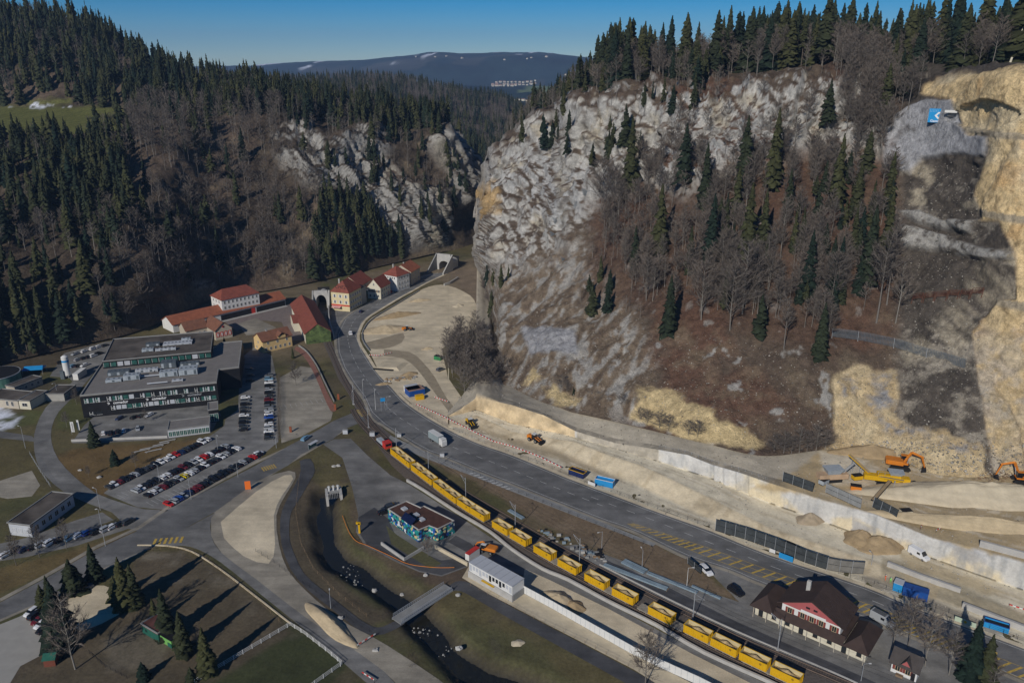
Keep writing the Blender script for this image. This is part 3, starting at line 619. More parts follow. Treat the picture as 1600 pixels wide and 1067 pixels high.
for px_, py_, h_, v_, w_ in [(1045,518,100,3,1.0),(1281,556,92,3,1.0),(1352,450,130,1,1.15),(1258,470,115,1,1.1),(1110,415,120,1,1.1),(1165,410,130,1,1.1),(1028,400,120,1,1.1),(985,300,120,1,1.1),(1068,300,110,2,1.2),(1205,300,130,1,1.0),(1160,300,120,2,1.1),
    (1592,99,125,3,1.3),(1560,100,70,0,1.0),(1100,330,110,1,1.0),(1150,345,90,2,1.1),(1190,400,110,1,1.0),(1075,430,85,1,1.0),(1305,330,120,1,1.0),(1330,400,80,2,1.0),(1250,390,70,1,1.0),
    (925,492,50,0,1.3),(950,488,42,0,1.3),(938,440,40,0,1.0),(1185,522,60,0,1.3),(1312,470,45,3,1.0),(1228,340,80,1,1.0),(1130,480,70,1,1.1),(990,420,75,1,1.1),(1385,330,90,2,1.0),(895,617,14,3,1.2),(1293,190,55,0,1.2),(850,235,45,1,1.3),(862,232,40,1,1.3),(1380,410,110,1,1.0),(975,230,60,1,1.3),
    (760,440,32,0,.9),(772,442,30,0,.9),(784,446,34,0,.9),(750,505,45,3,1.1),(795,440,25,0,.9)]:
    plant(SPT, px_, py_, 0, h_ * (.86 if h_ > 60 and py_ > 200 else 1), v_, 'slope', w_ * (.85 if h_ > 60 and py_ > 200 else 1), SR)
for px_, py_, h_, v_ in [(1095,500,90,3),(1160,490,110,3),(1225,545,80,2),(1140,515,100,3),(1370,505,130,2),(1385,475,120,2),(1400,505,90,0),(1300,480,80,3),(1010,470,70,3),(960,330,70,3),(940,330,80,3)]:
    plant(BRT, px_, py_, 0, h_, v_, 'slope', 1.0, SR)
_ra, _rb = SR.P[SR.n0-1], SR.P[SR.n0]; _rx = proj(_ra)[0]; _rs = np.random.RandomState(44)
for _ in range(190):
    x_ = _rs.uniform(792, 960); j_ = int(np.argmin(np.abs(_rx - x_))); t_ = _rs.rand() ** 1.3; q_ = _ra[j_] * (1 - t_) + _rb[j_] * t_; q_ = (q_[0] + _rs.uniform(-2, 2), q_[1], q_[2] - .4)
    if _rs.rand() < .3: SPT.add(q_, _rs.uniform(10, 19), 'ridger', _rs.randint(0, 5), _rs.uniform(.8, 1.1))
    else: BRT.add(q_, _rs.uniform(9, 16), 'ridger', _rs.randint(0, 4), 1.0)
LBL_S = {'peak': ('dark spruce in the dense wood on the round hill above the meadow', 'spruces on the round hill'),
 'lefts': ('tall dark spruce in the steep wood below the meadow', 'spruces on the steep slope below the meadow'),
 'leftm': ('spruce among bare trees on the slope behind the long red roof', 'spruces behind the red roofs'),
 'ridge': ('spruce on the ridge above the left rock face', 'spruces on the ridge above the left cliff'),
 'cliffl': ('spruce clinging to the broken left rock face', 'spruces on the left rock face'),
 'tunnel': ('tall spruce in the dark stand behind the red roofed roadside houses', 'spruces behind the roadside houses'),
 'gorge': ('dark spruce down in the narrow gorge', 'spruces in the gorge'),
 'ridger': ('tall fir standing on the ridge against the sky above the pale cliffs', 'firs on the skyline ridge'),
 'cliffr': ('small spruce rooted on the pale grey cliff', 'spruces on the pale cliff'),
 'slope': ('spruce on the reddish wooded slope between cliff and quarry', 'spruces on the reddish slope'),
 'mid': ('spruce on the wooded middle hill beyond the gorge', 'spruces on the middle hill')}
LBL_B = {k: (a.replace('tall dark spruce', 'bare beech').replace('dark spruce', 'bare beech').replace('tall spruce', 'bare beech').replace('small spruce', 'bare stunted tree').replace('spruce', 'bare beech').replace('tall fir', 'leafless tree'), b.replace('spruces', 'bare trees').replace('firs', 'bare trees')) for k, (a, b) in LBL_S.items()}
# ------------------------------------------------------------ valley floor
def cr(pts, n=4):
    out = []; P_ = [Vector(p) for p in pts]
    for i in range(len(P_) - 1):
        a = P_[max(i-1, 0)]; b = P_[i]; c = P_[i+1]; d = P_[min(i+2, len(P_)-1)]
        for k in range(n):
            t = k / n; out.append(0.5 * ((2*b) + (c - a)*t + (2*a - 5*b + 4*c - d)*t*t + (3*b - a - 3*c + d)*t**3))
    out.append(P_[-1]); return [tuple(p) for p in out]
RIVER = cr([(512,768),(508,800),(512,830),(517,850),(532,872),(560,887),(590,908),(622,932),(645,950),(662,968),(680,990),(698,1012),(725,1035),(760,1052),(800,1064),(845,1084),(900,1112),(980,1160)], 3)
RW = np.array([W(*p)[:2] for p in RIVER])
def dist_line(X, Y, L):
    d = np.full(X.shape, 1e9)
    for a in range(len(L) - 1):
        x1, y1 = L[a]; x2, y2 = L[a+1]; dx, dy = x2-x1, y2-y1
        t = np.clip(((X-x1)*dx + (Y-y1)*dy) / (dx*dx + dy*dy + 1e-9), 0, 1); d = np.minimum(d, np.hypot(X-x1-t*dx, Y-y1-t*dy))
    return d
def seg(*a): return np.concatenate([np.arange(x0, x1, s) for x0, x1, s in a])
gx = seg((-9000,-2000,1000), (-2000,-420,120), (-420,-250,5), (-250,220,1.15), (220,420,5), (420,2000,120), (2000,9001,1000))
gy = seg((-1500,60,260), (60,100,4), (100,440,1.15), (440,720,4), (720,2000,80), (2000,9001,1000))
X, Y = np.meshgrid(gx, gy); Z = np.zeros_like(X)
near = (np.abs(X) < 430) & (Y > 50) & (Y < 730)
P = np.stack([X, Y, Z], -1); dr = np.full(X.shape, 1e9); sub = near & (Y < 300) & (np.abs(X) < 120)
dr[sub] = dist_line(X[sub], Y[sub], RW); wob = fbm(P, 9, 3) * 1.6
ch = 1 - smooth01(dr + wob, 1.6, 7.0); Z -= 2.6 * ch
Z -= smooth01(Y, 900, 1600) * 60
Z += np.where(near & (Y < 460), fbm(P, 22, 3) * .0, 0)
P = np.stack([X, Y, Z], -1)
V_ = np.where(near[..., None], P, np.array([0, 300., 0])); px, py = proj(V_)
g1 = fbm(P, 14, 5); g2 = fbm(P + 40, 4, 4); g3 = fbm(P + 90, 40, 3)
GRASS = np.array([.125, .105, .05]); GREEN = np.array([.075, .082, .034]); EARTH = np.array([.10, .078, .055]); PALE = np.array([.22, .19, .14])
col = np.broadcast_to(GRASS, P.shape).copy(); col = mix(col, GREEN, smooth01(g3 + .4*g1, -.1, .3) * .7); col = mix(col, EARTH, smooth01(g1 + .3 * g2, .1, .5) * .6)
wx = (g1 * 9, g2 * 7)
def paint(poly, c, k=1.0, w=5, wp=1.0, tex=None):
    global col
    m = soft(px, py, poly, w, (wx[0]*wp, wx[1]*wp)) * k
    if tex is not None: m = m * tex
    col = mix(col, np.asarray(c), m * near)
paint([(300,1075),(455,965),(545,1040),(500,1090)], (.055, .062, .028)); paint([(300,1075),(455,965),(545,1040),(500,1090)], PALE, .6, 8, 1, smooth01(g1, .25, .5))
paint([(205,875),(225,862),(290,862),(340,880),(400,930),(460,985),(330,1067),(0,1080),(0,1040),(110,985),(198,950)], EARTH * 1.15, .8, 10)
paint([(215,875),(235,862),(300,866),(370,915),(300,925),(200,905)], PALE * .9, .8, 10, 1.5, smooth01(g2 + g1, -.3, .4))
paint([(270,935),(340,905),(400,940),(400,960),(330,965)], PALE * .8, .6, 12, 1.5, smooth01(g2 + g1, -.3, .4))
paint([(165,1000),(215,970),(270,1000),(250,1040),(170,1050)], PALE * .8, .7, 12, 1.2)
paint([(280,800),(330,800),(400,750),(470,725),(500,760),(490,800),(520,880),(600,950),(620,960),(560,990),(470,930),(420,860),(420,800)], EARTH * 1.1, .8, 8)
paint([(640,870),(760,880),(800,950),(700,910),(600,890),(555,850),(545,800),(560,760),(600,760)], (.14, .105, .07), .8, 8)
paint([(650,890),(740,895),(700,920),(640,905)], (.11, .08, .058), .8, 8)
paint([(520,830),(560,850),(600,890),(660,905),(680,930),(600,900),(545,880)], (.10, .095, .045), .8, 8)
paint([(630,700),(680,705),(760,745),(850,782),(960,825),(1075,872),(1110,905),(1160,945),(1000,890),(900,845),(820,805),(740,755),(660,715)], (.19, .14, .09), 1, 5)
paint([(780,800),(830,800),(960,850),(1040,900),(900,862),(800,818)], (.20, .155, .105), .6, 6, 1, smooth01(g2, -.3, .3))
paint([(80,715),(120,700),(240,690),(320,690),(260,735),(165,775),(130,765)], (.16, .105, .045), .9, 8)
paint([(0,680),(55,690),(70,740),(60,770),(0,780)], (.12, .10, .045), .8, 8)
paint([(85,630),(115,605),(128,650),(130,670),(90,670)], (.10, .105, .04), .8, 6)
paint([(0,650),(70,640),(55,662),(0,672)], (.10, .11, .04), .8, 6)
paint([(-50,600),(35,650),(20,670),(-50,680)], (.75, .78, .85), .9, 4, 1, smooth01(g2, -.5, .1))
paint([(-60,905),(210,830),(215,845),(100,890),(-60,945)], (.15, .11, .05), .9, 5)
paint([(560,455),(560,425),(760,400),(760,520),(700,470),(690,440)], DRY * .95, .9, 10); paint([(700,420),(760,420),(760,520),(745,480)], (.22, .17, .12), .9, 6)
paint([(240,470),(500,440),(520,560),(450,560),(300,540)], DRY * .9, .7, 10)
paint([(0,560),(160,530),(160,545),(0,600)], (.09, .07, .045), .9, 10)
paint([(560,850),(600,880),(600,960),(520,900)], (.09, .09, .04), .7, 8)
paint([(640,1000),(700,960),(830,1000),(900,1075),(700,1075)], (.10, .098, .045), .8, 12); paint([(700,1000),(760,990),(800,1040),(750,1050)], PALE * .7, .5, 12, 2, smooth01(g2, 0, .3))
cb = smooth01(ch, .05, .35); col = mix(col, np.array([.075, .062, .042]), cb * .75)
bed = smooth01(ch, .55, .9); col = mix(col, np.array([.05, .045, .035]), bed)
me = np_mesh('ground', P.reshape(-1, 3), grid_faces(*X.shape), M_GROUND, np.clip(col, .01, 1).reshape(-1, 3), True)
tag(link(bpy.data.objects.new('ground', me)), kind='structure')
# water
M_WATER = mat('stream_water', (.018, .017, .011), rough=0.2, var=.3, scale=.8, bump=.25, spec=.5)
mb = MB(); L2 = [Vector((*p, 0)) for p in RW]; vs = []
for i, p in enumerate(L2):
    d = (L2[min(i+1, len(L2)-1)] - L2[max(i-1, 0)]).normalized(); nn = Vector((-d.y, d.x, 0)); vs += [p + nn*4.2 + Vector((0,0,-2.35)), p - nn*4.2 + Vector((0,0,-2.35))]
mb.add(vs, [(2*i, 2*i+1, 2*i+3, 2*i+2) for i in range(len(L2)-1)], M_WATER); tag(mb.build('stream_water'), kind='structure')

def asphalt(name, c, st=.35):
    m = mat(name, c, var=.12, scale=2.5, detail=8); t = m.node_tree; N = t.nodes; L = t.links; b = N['Principled BSDF']; src = b.inputs['Base Color'].links[0].from_socket; gi = N.new('ShaderNodeNewGeometry'); acc = src
    for sc, st_, k in ((.035, (1, 1, 1), st), (.16, (1, 1, 1), st * .8), (.30, (.18, 1, 1), st * .7)):
        mp_ = N.new('ShaderNodeMapping'); mp_.inputs['Scale'].default_value = st_; mp_.inputs['Rotation'].default_value = (0, 0, .62); n = N.new('ShaderNodeTexNoise'); n.inputs['Scale'].default_value = sc; n.inputs['Detail'].default_value = 7; n.inputs['Roughness'].default_value = .6
        L.new(gi.outputs['Position'], mp_.inputs[0]); L.new(mp_.outputs[0], n.inputs['Vector']); r = N.new('ShaderNodeMapRange'); r.inputs['From Min'].default_value = .35; r.inputs['From Max'].default_value = .65; r.inputs['To Min'].default_value = 1 - k; r.inputs['To Max'].default_value = 1 + k; L.new(n.outputs['Fac'], r.inputs['Value'])
        v = N.new('ShaderNodeVectorMath'); v.operation = 'SCALE'; L.new(acc, v.inputs[0]); L.new(r.outputs[0], v.inputs['Scale']); acc = v.outputs[0]
    L.new(acc, b.inputs['Base Color']); return m
M_ASPH = asphalt('asphalt', (.155, .153, .148), .24); M_ASPH2 = asphalt('worn_asphalt', (.185, .18, .168), .26)
M_ASPHD = asphalt('dark_asphalt', (.072, .072, .075), .25); M_GRAV = asphalt('pale_gravel', (.62, .53, .375), .16)
M_GRAV2 = asphalt('grey_gravel', (.30, .27, .215), .22); M_BAL = mat('track_ballast', (.125, .105, .09), var=.3, scale=1.5, bump=.4)
M_BRICKP = mat('red_brick_paving', (.26, .125, .09), var=.2, scale=.5); M_COURT = mat('pinkish_cobbles', (.20, .165, .15), var=.2, scale=.5)
M_CONC = mat('pale_concrete', (.42, .41, .385), var=.14, scale=.4); M_CONCD = mat('grey_concrete', (.26, .26, .25), var=.16, scale=.4)
M_SAND = mat('piled_sand', (.50, .40, .255), var=.18, scale=.35, bump=.4); M_SANDP = mat('pale_crushed_stone', (.56, .48, .34), var=.14, scale=.3, bump=.3); M_SANDD = mat('damp_brown_sand', (.36, .265, .15), var=.2, scale=.35, bump=.4)
M_WLINE = mat('white_road_paint', (.52, .52, .50), var=.25, scale=2); M_YLINE = mat('yellow_road_paint', (.50, .34, .07), var=.3, scale=2)
M_STEEL = mat('galvanised_steel', (.42, .44, .46), rough=.5, metal=.3, var=.1); M_RAIL = mat('rusty_rail', (.19, .14, .11), rough=.5, var=.2); M_SLEEP = mat('sleeper', (.085, .07, .06), var=.3, scale=2)
def flat(name, pts, m, z, smooth=False, world=False, kind='structure'):
    if smooth: pts = cr(list(pts) + [pts[0]], 3)[:-1]
    q = pts if world else [W(p[0], p[1], z)[:2] for p in pts]
    area = sum(q[i][0]*q[(i+1)%len(q)][1]-q[(i+1)%len(q)][0]*q[i][1] for i in range(len(q)))
    if area < 0: q = q[::-1]
    mb = MB(); mb.add([(a[0], a[1], z) for a in q], [tuple(range(len(q)))], m); o = mb.build(name)
    if kind: tag(o, kind=kind)
    return o
EL = cr([(685,427),(665,431),(625,447),(595,464),(562,482),(540,497),(530,513),(526,534),(532,564),(550,596),(572,626),(582,652),(600,664),(625,680),(662,702),(700,716),(750,737),(800,756),(850,776),(900,796),(940,812),(987,828),(1025,846),(1075,870),(1140,890),(1200,915),(1350,965),(1500,1022),(1550,1042),(1620,1072),(1760,1130)], 3)
ER = cr([(701,424),(691,430),(665,442),(640,456),(625,464),(595,482),(572,497),(562,511),(558,532),(575,561),(590,584),(612,606),(625,621),(650,641),(700,671),(750,694),(800,711),(887,747),(975,780),(1025,799),(1112,830),(1200,866),(1350,916),(1425,948),(1500,976),(1600,1013),(1760,1074)], 3)
flat('road', EL + ER[::-1], M_ASPH, .08)
lines_later = True
flat('crossing_road', [(575,632),(560,641),(520,658),(500,670),(450,697),(400,727),(312,772),(262,797),(217,828),(150,858),(75,901),(0,941),(-120,1000),(-120,1030),(0,967),(95,926),(160,888),(220,861),(247,848),(335,800),(400,753),(450,727),(470,710),(520,686),(537,671),(575,655),(592,652),(590,640)], M_ASPH, .06)
flat('winding_road', cr([(150,566),(140,573),(105,604),(72,636),(57,666),(53,690),(57,719),(70,742),(100,768),(140,787),(175,800),(190,815),(217,830),(262,800),(225,795),(190,785),(150,770),(117,745),(92,718),(81,692),(81,668),(92,643),(120,615),(152,576),(168,560),(165,552),(150,566)], 2)[:-1], M_ASPH2, .05)
flat('side_path', [(-60,672),(0,673),(50,681),(58,690),(50,680),(0,680),(-60,684)][:4] + [(56,690),(0,684),(-60,690)], M_ASPH2, .04)
flat('lower_road', cr([(240,848),(250,852),(285,852),(310,858),(345,878),(400,922),(460,970),(500,1003),(535,1033),(575,1068),(640,1120),(700,1120),(617,1066),(600,1046),(550,1010),(475,960),(400,902),(345,862),(330,835),(330,812),(338,800),(300,820),(240,848)], 2)[:-1], M_ASPH2, .05)
flat('car_park', [(162,770),(200,742),(330,680),(352,664),(375,700),(413,709),(400,722),(268,797),(215,792)], M_ASPH2, .045)
flat('service_road', [(376,560),(400,540),(425,556),(434,600),(435,690),(412,709),(372,702),(348,684),(352,655),(372,640)], M_ASPH2, .043)
flat('office_forecourt', [(132,664),(150,648),(250,636),(330,620),(345,648),(330,676),(262,686),(150,692),(112,692)], M_ASPH2, .047)
flat('rear_car_park', [(100,552),(165,534),(195,530),(150,580),(120,604),(108,590),(78,588)], M_ASPH2, .041)
flat('gravel_square', [(437,590),(470,572),(492,575),(500,600),(520,645),(517,657),(470,682),(440,692),(434,640)], M_GRAV2, .05)
flat('brick_walk', cr([(463,541),(472,545),(484,556),(497,580),(510,610),(522,632),(526,640),(517,642),(505,617),(490,582),(475,557),(460,546)], 2), M_BRICKP, .07)
flat('courtyard', [(351,503),(420,482),(458,474),(478,532),(455,532),(440,503),(400,500),(370,518)], M_COURT, .04)
flat('courtyard_rubble', [(372,506),(400,497),(432,512),(420,520),(385,524)], M_GRAV2, .06)
flat('roadside_apron', [(498,488),(520,482),(560,485),(590,466),(600,460),(640,438),(668,428),(640,441),(600,462),(565,484),(545,496),(532,514),(526,530),(503,518)], M_ASPH2, .05)
YARD = [(505,694),(522,686),(548,685),(575,712),(610,742),(640,757),(720,808),(765,838),(820,872),(950,942),(1100,1022),(1250,1092),(1130,1092),(1087,1070),(987,1017),(862,947),(812,918),(826,903),(760,874),(690,900),(655,893),(620,878),(570,852),(556,830),(560,805),(550,760),(535,715)]
flat('loading_yard', YARD, M_ASPH2, .05); flat('loading_yard_gravel', [(820,888),(860,906),(950,950),(1080,1020),(1200,1080),(1250,1098),(1140,1096),(1080,1062),(987,1013),(862,943),(815,918)], M_GRAV, .07)
flat('dark_parking', [(560,808),(585,792),(606,810),(625,850),(690,875),(740,868),(700,846),(712,836),(735,848),(760,872),(690,898),(655,891),(620,875),(573,850),(560,830)], M_ASPHD, .065)
flat('verge', [(603,820),(620,835),(690,880),(672,888),(640,868),(612,850)], M_GROUND if False else mat('mown_verge', (.10, .095, .045), var=.25, scale=1), .08)
flat('sand_bank_floor', [(722,902),(735,880),(800,918),(862,948),(987,1018),(1087,1070),(1130,1095),(1070,1095),(990,1045),(900,998),(800,946),(765,928)], M_SANDP, .06)
flat('works_yard', cr([(330,812),(338,800),(400,753),(452,735),(462,746),(445,775),(432,805),(436,850),(450,890),(478,922),(510,950),(545,975),(580,993),(640,1030),(720,1090),(650,1090),(600,1048),(550,1012),(475,962),(400,904),(347,864),(330,836)], 2), M_GRAV2, .07)
flat('works_yard_pale', cr([(345,815),(400,768),(445,742),(458,748),(440,775),(428,805),(430,850),(420,880),(380,868),(350,840)], 2), M_GRAV, .085)
flat('gravel_pad', cr([(566,528),(575,502),(600,486),(640,463),(670,448),(700,446),(735,462),(746,482),(750,505),(738,517),(705,527),(690,546),(640,558),(600,552),(577,546),(566,528)], 3)[:-1], M_GRAV, .05)
flat('works_entrance', [(577,548),(690,543),(700,590),(722,622),(760,640),(790,700),(800,709),(740,689),(700,667),(650,637),(615,605),(592,580)], M_GRAV, .045)
M_MUD = mat('muddy_track', (.33, .275, .19), var=.18, scale=.3)
flat('muddy_track', cr([(600,546),(640,550),(660,565),(680,590),(700,625),(725,650),(752,668),(740,672),(712,655),(690,628),(668,598),(650,575),(630,560),(600,556)], 2), M_MUD, .06)
flat('muddy_arc', cr([(572,535),(600,528),(630,520),(628,535),(600,545),(578,545)], 2), M_MUD, .06)
flat('footpath', cr([(468,720),(485,716),(492,735),(484,752),(465,784),(455,800),(452,820),(453,845),(462,870),(475,895),(500,918),(537,947),(560,965),(582,978),(600,978),(625,966),(632,974),(600,990),(575,990),(550,976),(520,952),(480,920),(455,890),(440,850),(438,810),(446,785),(462,755),(470,735),(468,720)], 2)[:-1], M_ASPHD, .09)
flat('footpath_far', cr([(698,917),(712,908),(728,908),(748,918),(800,948),(900,1000),(1000,1053),(1060,1090),(1010,1090),(980,1068),(890,1018),(800,968),(745,936),(725,925),(712,922),(700,925)], 2), M_ASPHD, .08)
flat('station_forecourt', [(880,853),(935,886),(1000,919),(1075,956),(1150,991),(1225,1023),(1300,1056),(1400,1105),(1660,1170),(1660,1098),(1550,1044),(1500,1024),(1350,967),(1200,917),(1075,870),(1097,880),(1120,905),(1155,940),(1110,925),(1050,905),(985,880),(900,850)], M_ASPH2, .05)
flat('platform_surface', [(940,884),(1000,915),(1075,952),(1150,987),(1225,1019),(1300,1052),(1380,1090),(1400,1080),(1300,1035),(1225,1003),(1150,970),(1100,945),(1040,915),(985,890),(950,876)], M_ASPHD, .06)
flat('gravel_lot', cr([(97,938),(120,926),(150,914),(175,919),(198,945),(185,960),(130,985),(100,976),(97,938)], 2)[:-1], M_GRAV, .05)
flat('pale_paving', [(-120,1000),(0,975),(30,963),(50,953),(75,965),(84,1000),(70,1020),(32,1040),(14,1070),(0,1100),(-150,1120)], mat('whitish_paving', (.36, .345, .31), var=.08), .05)  # white paved corner, whitish in its own colour
flat('concrete_pad', [(-20,757),(50,735),(63,758),(50,775),(12,779),(-20,772)], M_GRAV2, .04)
flat('lower_left_lane', cr([(-60,862),(40,840),(120,812),(160,800),(178,812),(150,822),(205,815),(212,822),(120,852),(40,870),(-60,885)], 1), M_ASPH2, .04)
flat('ballast_bed', [(498,500),(504,534),(516,560),(528,590),(546,618),(557,641),(568,662),(588,693),(612,727),(640,753),(712,799),(800,857),(847,887),(950,938),(1025,975),(1100,1018),(1200,1063),(1290,1105),(1440,1120),(1340,1070),(1290,1049),(1225,1021),(1150,989),(1075,954),(1000,917),(935,884),(880,852),(830,830),(775,798),(730,770),(690,742),(650,715),(625,690),(597,668),(578,645),(562,620),(545,590),(518,534),(512,500)], M_BAL, .055)
flat('pavement', [(610,680),(662,704),(750,739),(850,778),(940,815),(1025,849),(1020,853),(935,820),(845,785),(745,746),(655,712),(605,688)], M_CONCD, .07)
flat('cutting_floor', [(495,480),(508,480),(512,500),(498,500)], M_BAL, .03)
# painted markings
def lines(name, pts, w, m, z, dash=None, n=3, off=0.0):
    L = [W(p[0], p[1], z) for p in cr(pts, n)]; mb = MB(); acc = 0
    for i in range(len(L) - 1):
        a, b = L[i], L[i+1]; d = (b - a).normalized(); nn = Vector((-d.y, d.x, 0)); ln = (b - a).length
        ts = [(0, ln)]
        if dash:
            ts = []; k = 0
            s = -(acc % (dash[0] + dash[1]))
            while s < ln:
                e0, e1 = max(0, s), min(ln, s + dash[0])
                if e1 > e0: ts.append((e0, e1))
                s += dash[0] + dash[1]
        acc += ln
        for s0, s1 in ts:
            p, q = a + d*s0, a + d*s1; mb.add([p - nn*w/2, q - nn*w/2, q + nn*w/2, p + nn*w/2], [(0, 1, 2, 3)], m)
    return tag(mb.build(name), kind='structure')
mid = lambda A, B_, t: [(a[0]*(1-t) + b[0]*t, a[1]*(1-t) + b[1]*t) for a, b in zip(A, B_)]
def resamp(L, n):
    a = np.array(L, float); s = np.concatenate([[0], np.cumsum(np.hypot(*np.diff(a, axis=0).T))]); t = np.linspace(0, s[-1], n)
    return list(zip(np.interp(t, s, a[:, 0]), np.interp(t, s, a[:, 1])))
E1, E2 = resamp(EL, 60), resamp(ER, 60)
def shoulder(name, pts, w_, m, z): return lines(name, pts, w_, m, z, n=1)
shoulder('road_shoulder', EL, 2.6, M_GRAV2, .066); shoulder('road_shoulder', ER, 3.0, M_GRAV, .062)
shoulder('road_shoulder', [(535,664),(480,686),(400,722),(312,768),(262,793),(217,824),(150,854),(75,897),(0,937),(-60,962)], 1.6, M_GRAV2, .052); shoulder('road_shoulder', [(537,672),(470,712),(400,754),(335,801)], 1.6, M_GRAV2, .053); shoulder('road_shoulder', [(247,849),(160,889),(95,927),(0,968),(-60,992)], 1.6, M_GRAV2, .053)
lines('road_markings_white', mid(E1, E2, .06), .16, M_WLINE, .095, n=1); lines('road_markings_edge', mid(E1, E2, .94), .16, M_WLINE, .095, n=1)
lines('road_markings_dashes', mid(E1[1:27], E2[1:27], .5), .18, M_WLINE, .095, dash=(3, 3), n=1)
lines('road_markings_lane', mid(E1[25:46], E2[25:46], .66), .18, M_WLINE, .095, dash=(3, 4), n=1)
lines('road_markings_yellow', mid(E1[30:46], E2[30:46], .36), .16, M_YLINE, .095, n=1)
mb = MB()
hl = cr([(985,818),(1040,838),(1100,860),(1200,897),(1300,932),(1380,960),(1430,985),(1500,1012),(1600,1052),(1700,1095)], 12)
for i in range(0, len(hl) - 1, 2):
    p = W(*hl[i], .097); q = W(*hl[i+1], .097); d = (q - p).normalized(); nn = Vector((-d.y, d.x, 0)); wd = min(2.1, .6 + i * .06)
    for s in (1,):
        a = p - nn*wd - d*1.1; b = p + nn*wd + d*1.1; mb.add([a, a + d*.65, b + d*.65, b], [(0, 1, 2, 3)], M_YLINE)
tag(mb.build('road_markings_hatching'), kind='structure')
hl2 = [(h[0], h[1]) for h in hl]
for k, s in (('a', 1), ('b', -1)):
    L_ = []
    for i, h in enumerate(hl):
        p = W(*h, 0); q = W(*hl[min(i+1, len(hl)-1)], 0) if i < len(hl)-1 else p + (p - W(*hl[i-1], 0)); d = (q - p).normalized(); wd = min(2.1, .6 + i * .06) + .2
        a = p + Vector((-d.y, d.x, 0)) * wd * s; L_.append(tuple(proj(a)))
    lines('road_markings_hatch_border', [(float(a), float(b)) for a, b in L_], .14, M_YLINE, .097, n=1)
mb = MB()
for c0, c1, n_ in (((240,846),(290,842),6), ((410,733),(432,727),6), ((560,640),(572,650),5), ((1520,1010),(1560,1026),6)):
    a, b = W(*c0, .098), W(*c1, .098); d = (b - a) / n_
    for i in range(n_):
        p = a + d * i; u = Vector((-d.y, d.x, 0)).normalized(); mb.add([p - u*1.7, p + d*.5 - u*1.7, p + d*.5 + u*1.7, p + u*1.7], [(0, 1, 2, 3)], M_YLINE)
tag(mb.build('road_markings_crossings'), kind='structure')
mb = MB()
for c0, c1, n_ in (((735,738),(800,765),9),):
    a, b = W(*c0, .098), W(*c1, .098); d = (b - a) / n_
    for i in range(n_):
        p = a + d * i; u = Vector((-d.y, d.x, 0)).normalized(); mb.add([p - u*1.0, p + d*.35 - u*1.0, p + d*.85 + u*1.0, p + d*.5 + u*1.0], [(0, 1, 2, 3)], M_WLINE)
tag(mb.build('road_markings_chevrons'), kind='structure')
# parking bay lines
mb = MB()
for c0, c1, n_, ln in (((195,778),(352,703),24, 4.6), ((240,790),(395,718),24, 4.2), ((440,640),(505,628),8, 4.5)):
    a, b = W(*c0, .07), W(*c1, .07); d = (b - a) / n_
    for i in range(n_ + 1):
        p = a + d * i; u = Vector((-d.y, d.x, 0)).normalized(); u2 = d.normalized() * .05; mb.add([p - u2, p + u2, p + u2 + u*ln, p - u2 + u*ln], [(0, 1, 2, 3)], M_WLINE)
tag(mb.build('parking_bay_lines'), kind='structure')
# railway
TRK = cr([(504,490),(508,520),(514,540),(524,562),(537,592),(552,618),(566,641),(585,668),(612,693),(650,722),(700,754),(750,784),(800,813),(850,842),(875,857),(912,877),(950,897),(1000,923),(1050,948),(1100,972),(1150,996),(1200,1017),(1275,1048),(1330,1071),(1420,1108)], 4)
SID = cr([(551,640),(562,659),(580,679),(597,697),(616,713),(644,735),(679,762),(719,792),(766,822),(794,839),(850,872),(900,900),(950,927),(1000,953),(1050,979),(1100,1004),(1150,1029),(1200,1053),(1250,1077),(1320,1110)], 4)
def track(name, pts):
    L = [W(p[0], p[1], 0) for p in pts]; mb = MB(); s = 0; nxt = 0
    for i in range(len(L) - 1):
        a, b = L[i], L[i+1]; ln = (b-a).length; d = (b-a).normalized(); nn = Vector((-d.y, d.x, 0)); rz = math.atan2(d.y, d.x)
        while nxt < s + ln:
            c = a + d * (nxt - s); M = Matrix.Translation(c) @ Matrix.Rotation(rz, 4, 'Z'); mb.box(-.13, .13, -1.25, 1.25, .06, .2, M_SLEEP, M); nxt += .62 if a.y < 330 else 1.2
        s += ln
    for sg in (-.75, .75):
        LL = []
        for i in range(len(L)):
            d = (L[min(i+1, len(L)-1)] - L[max(i-1, 0)]).normalized(); LL.append(L[i] + Vector((-d.y, d.x, 0)) * sg)
        mb.sweep([(p.x, p.y, 0) for p in LL], .13, .2, .36, M_RAIL)
    return tag(mb.build(name), kind='structure')
track('railway_main_track', TRK); track('railway_siding_track', SID)

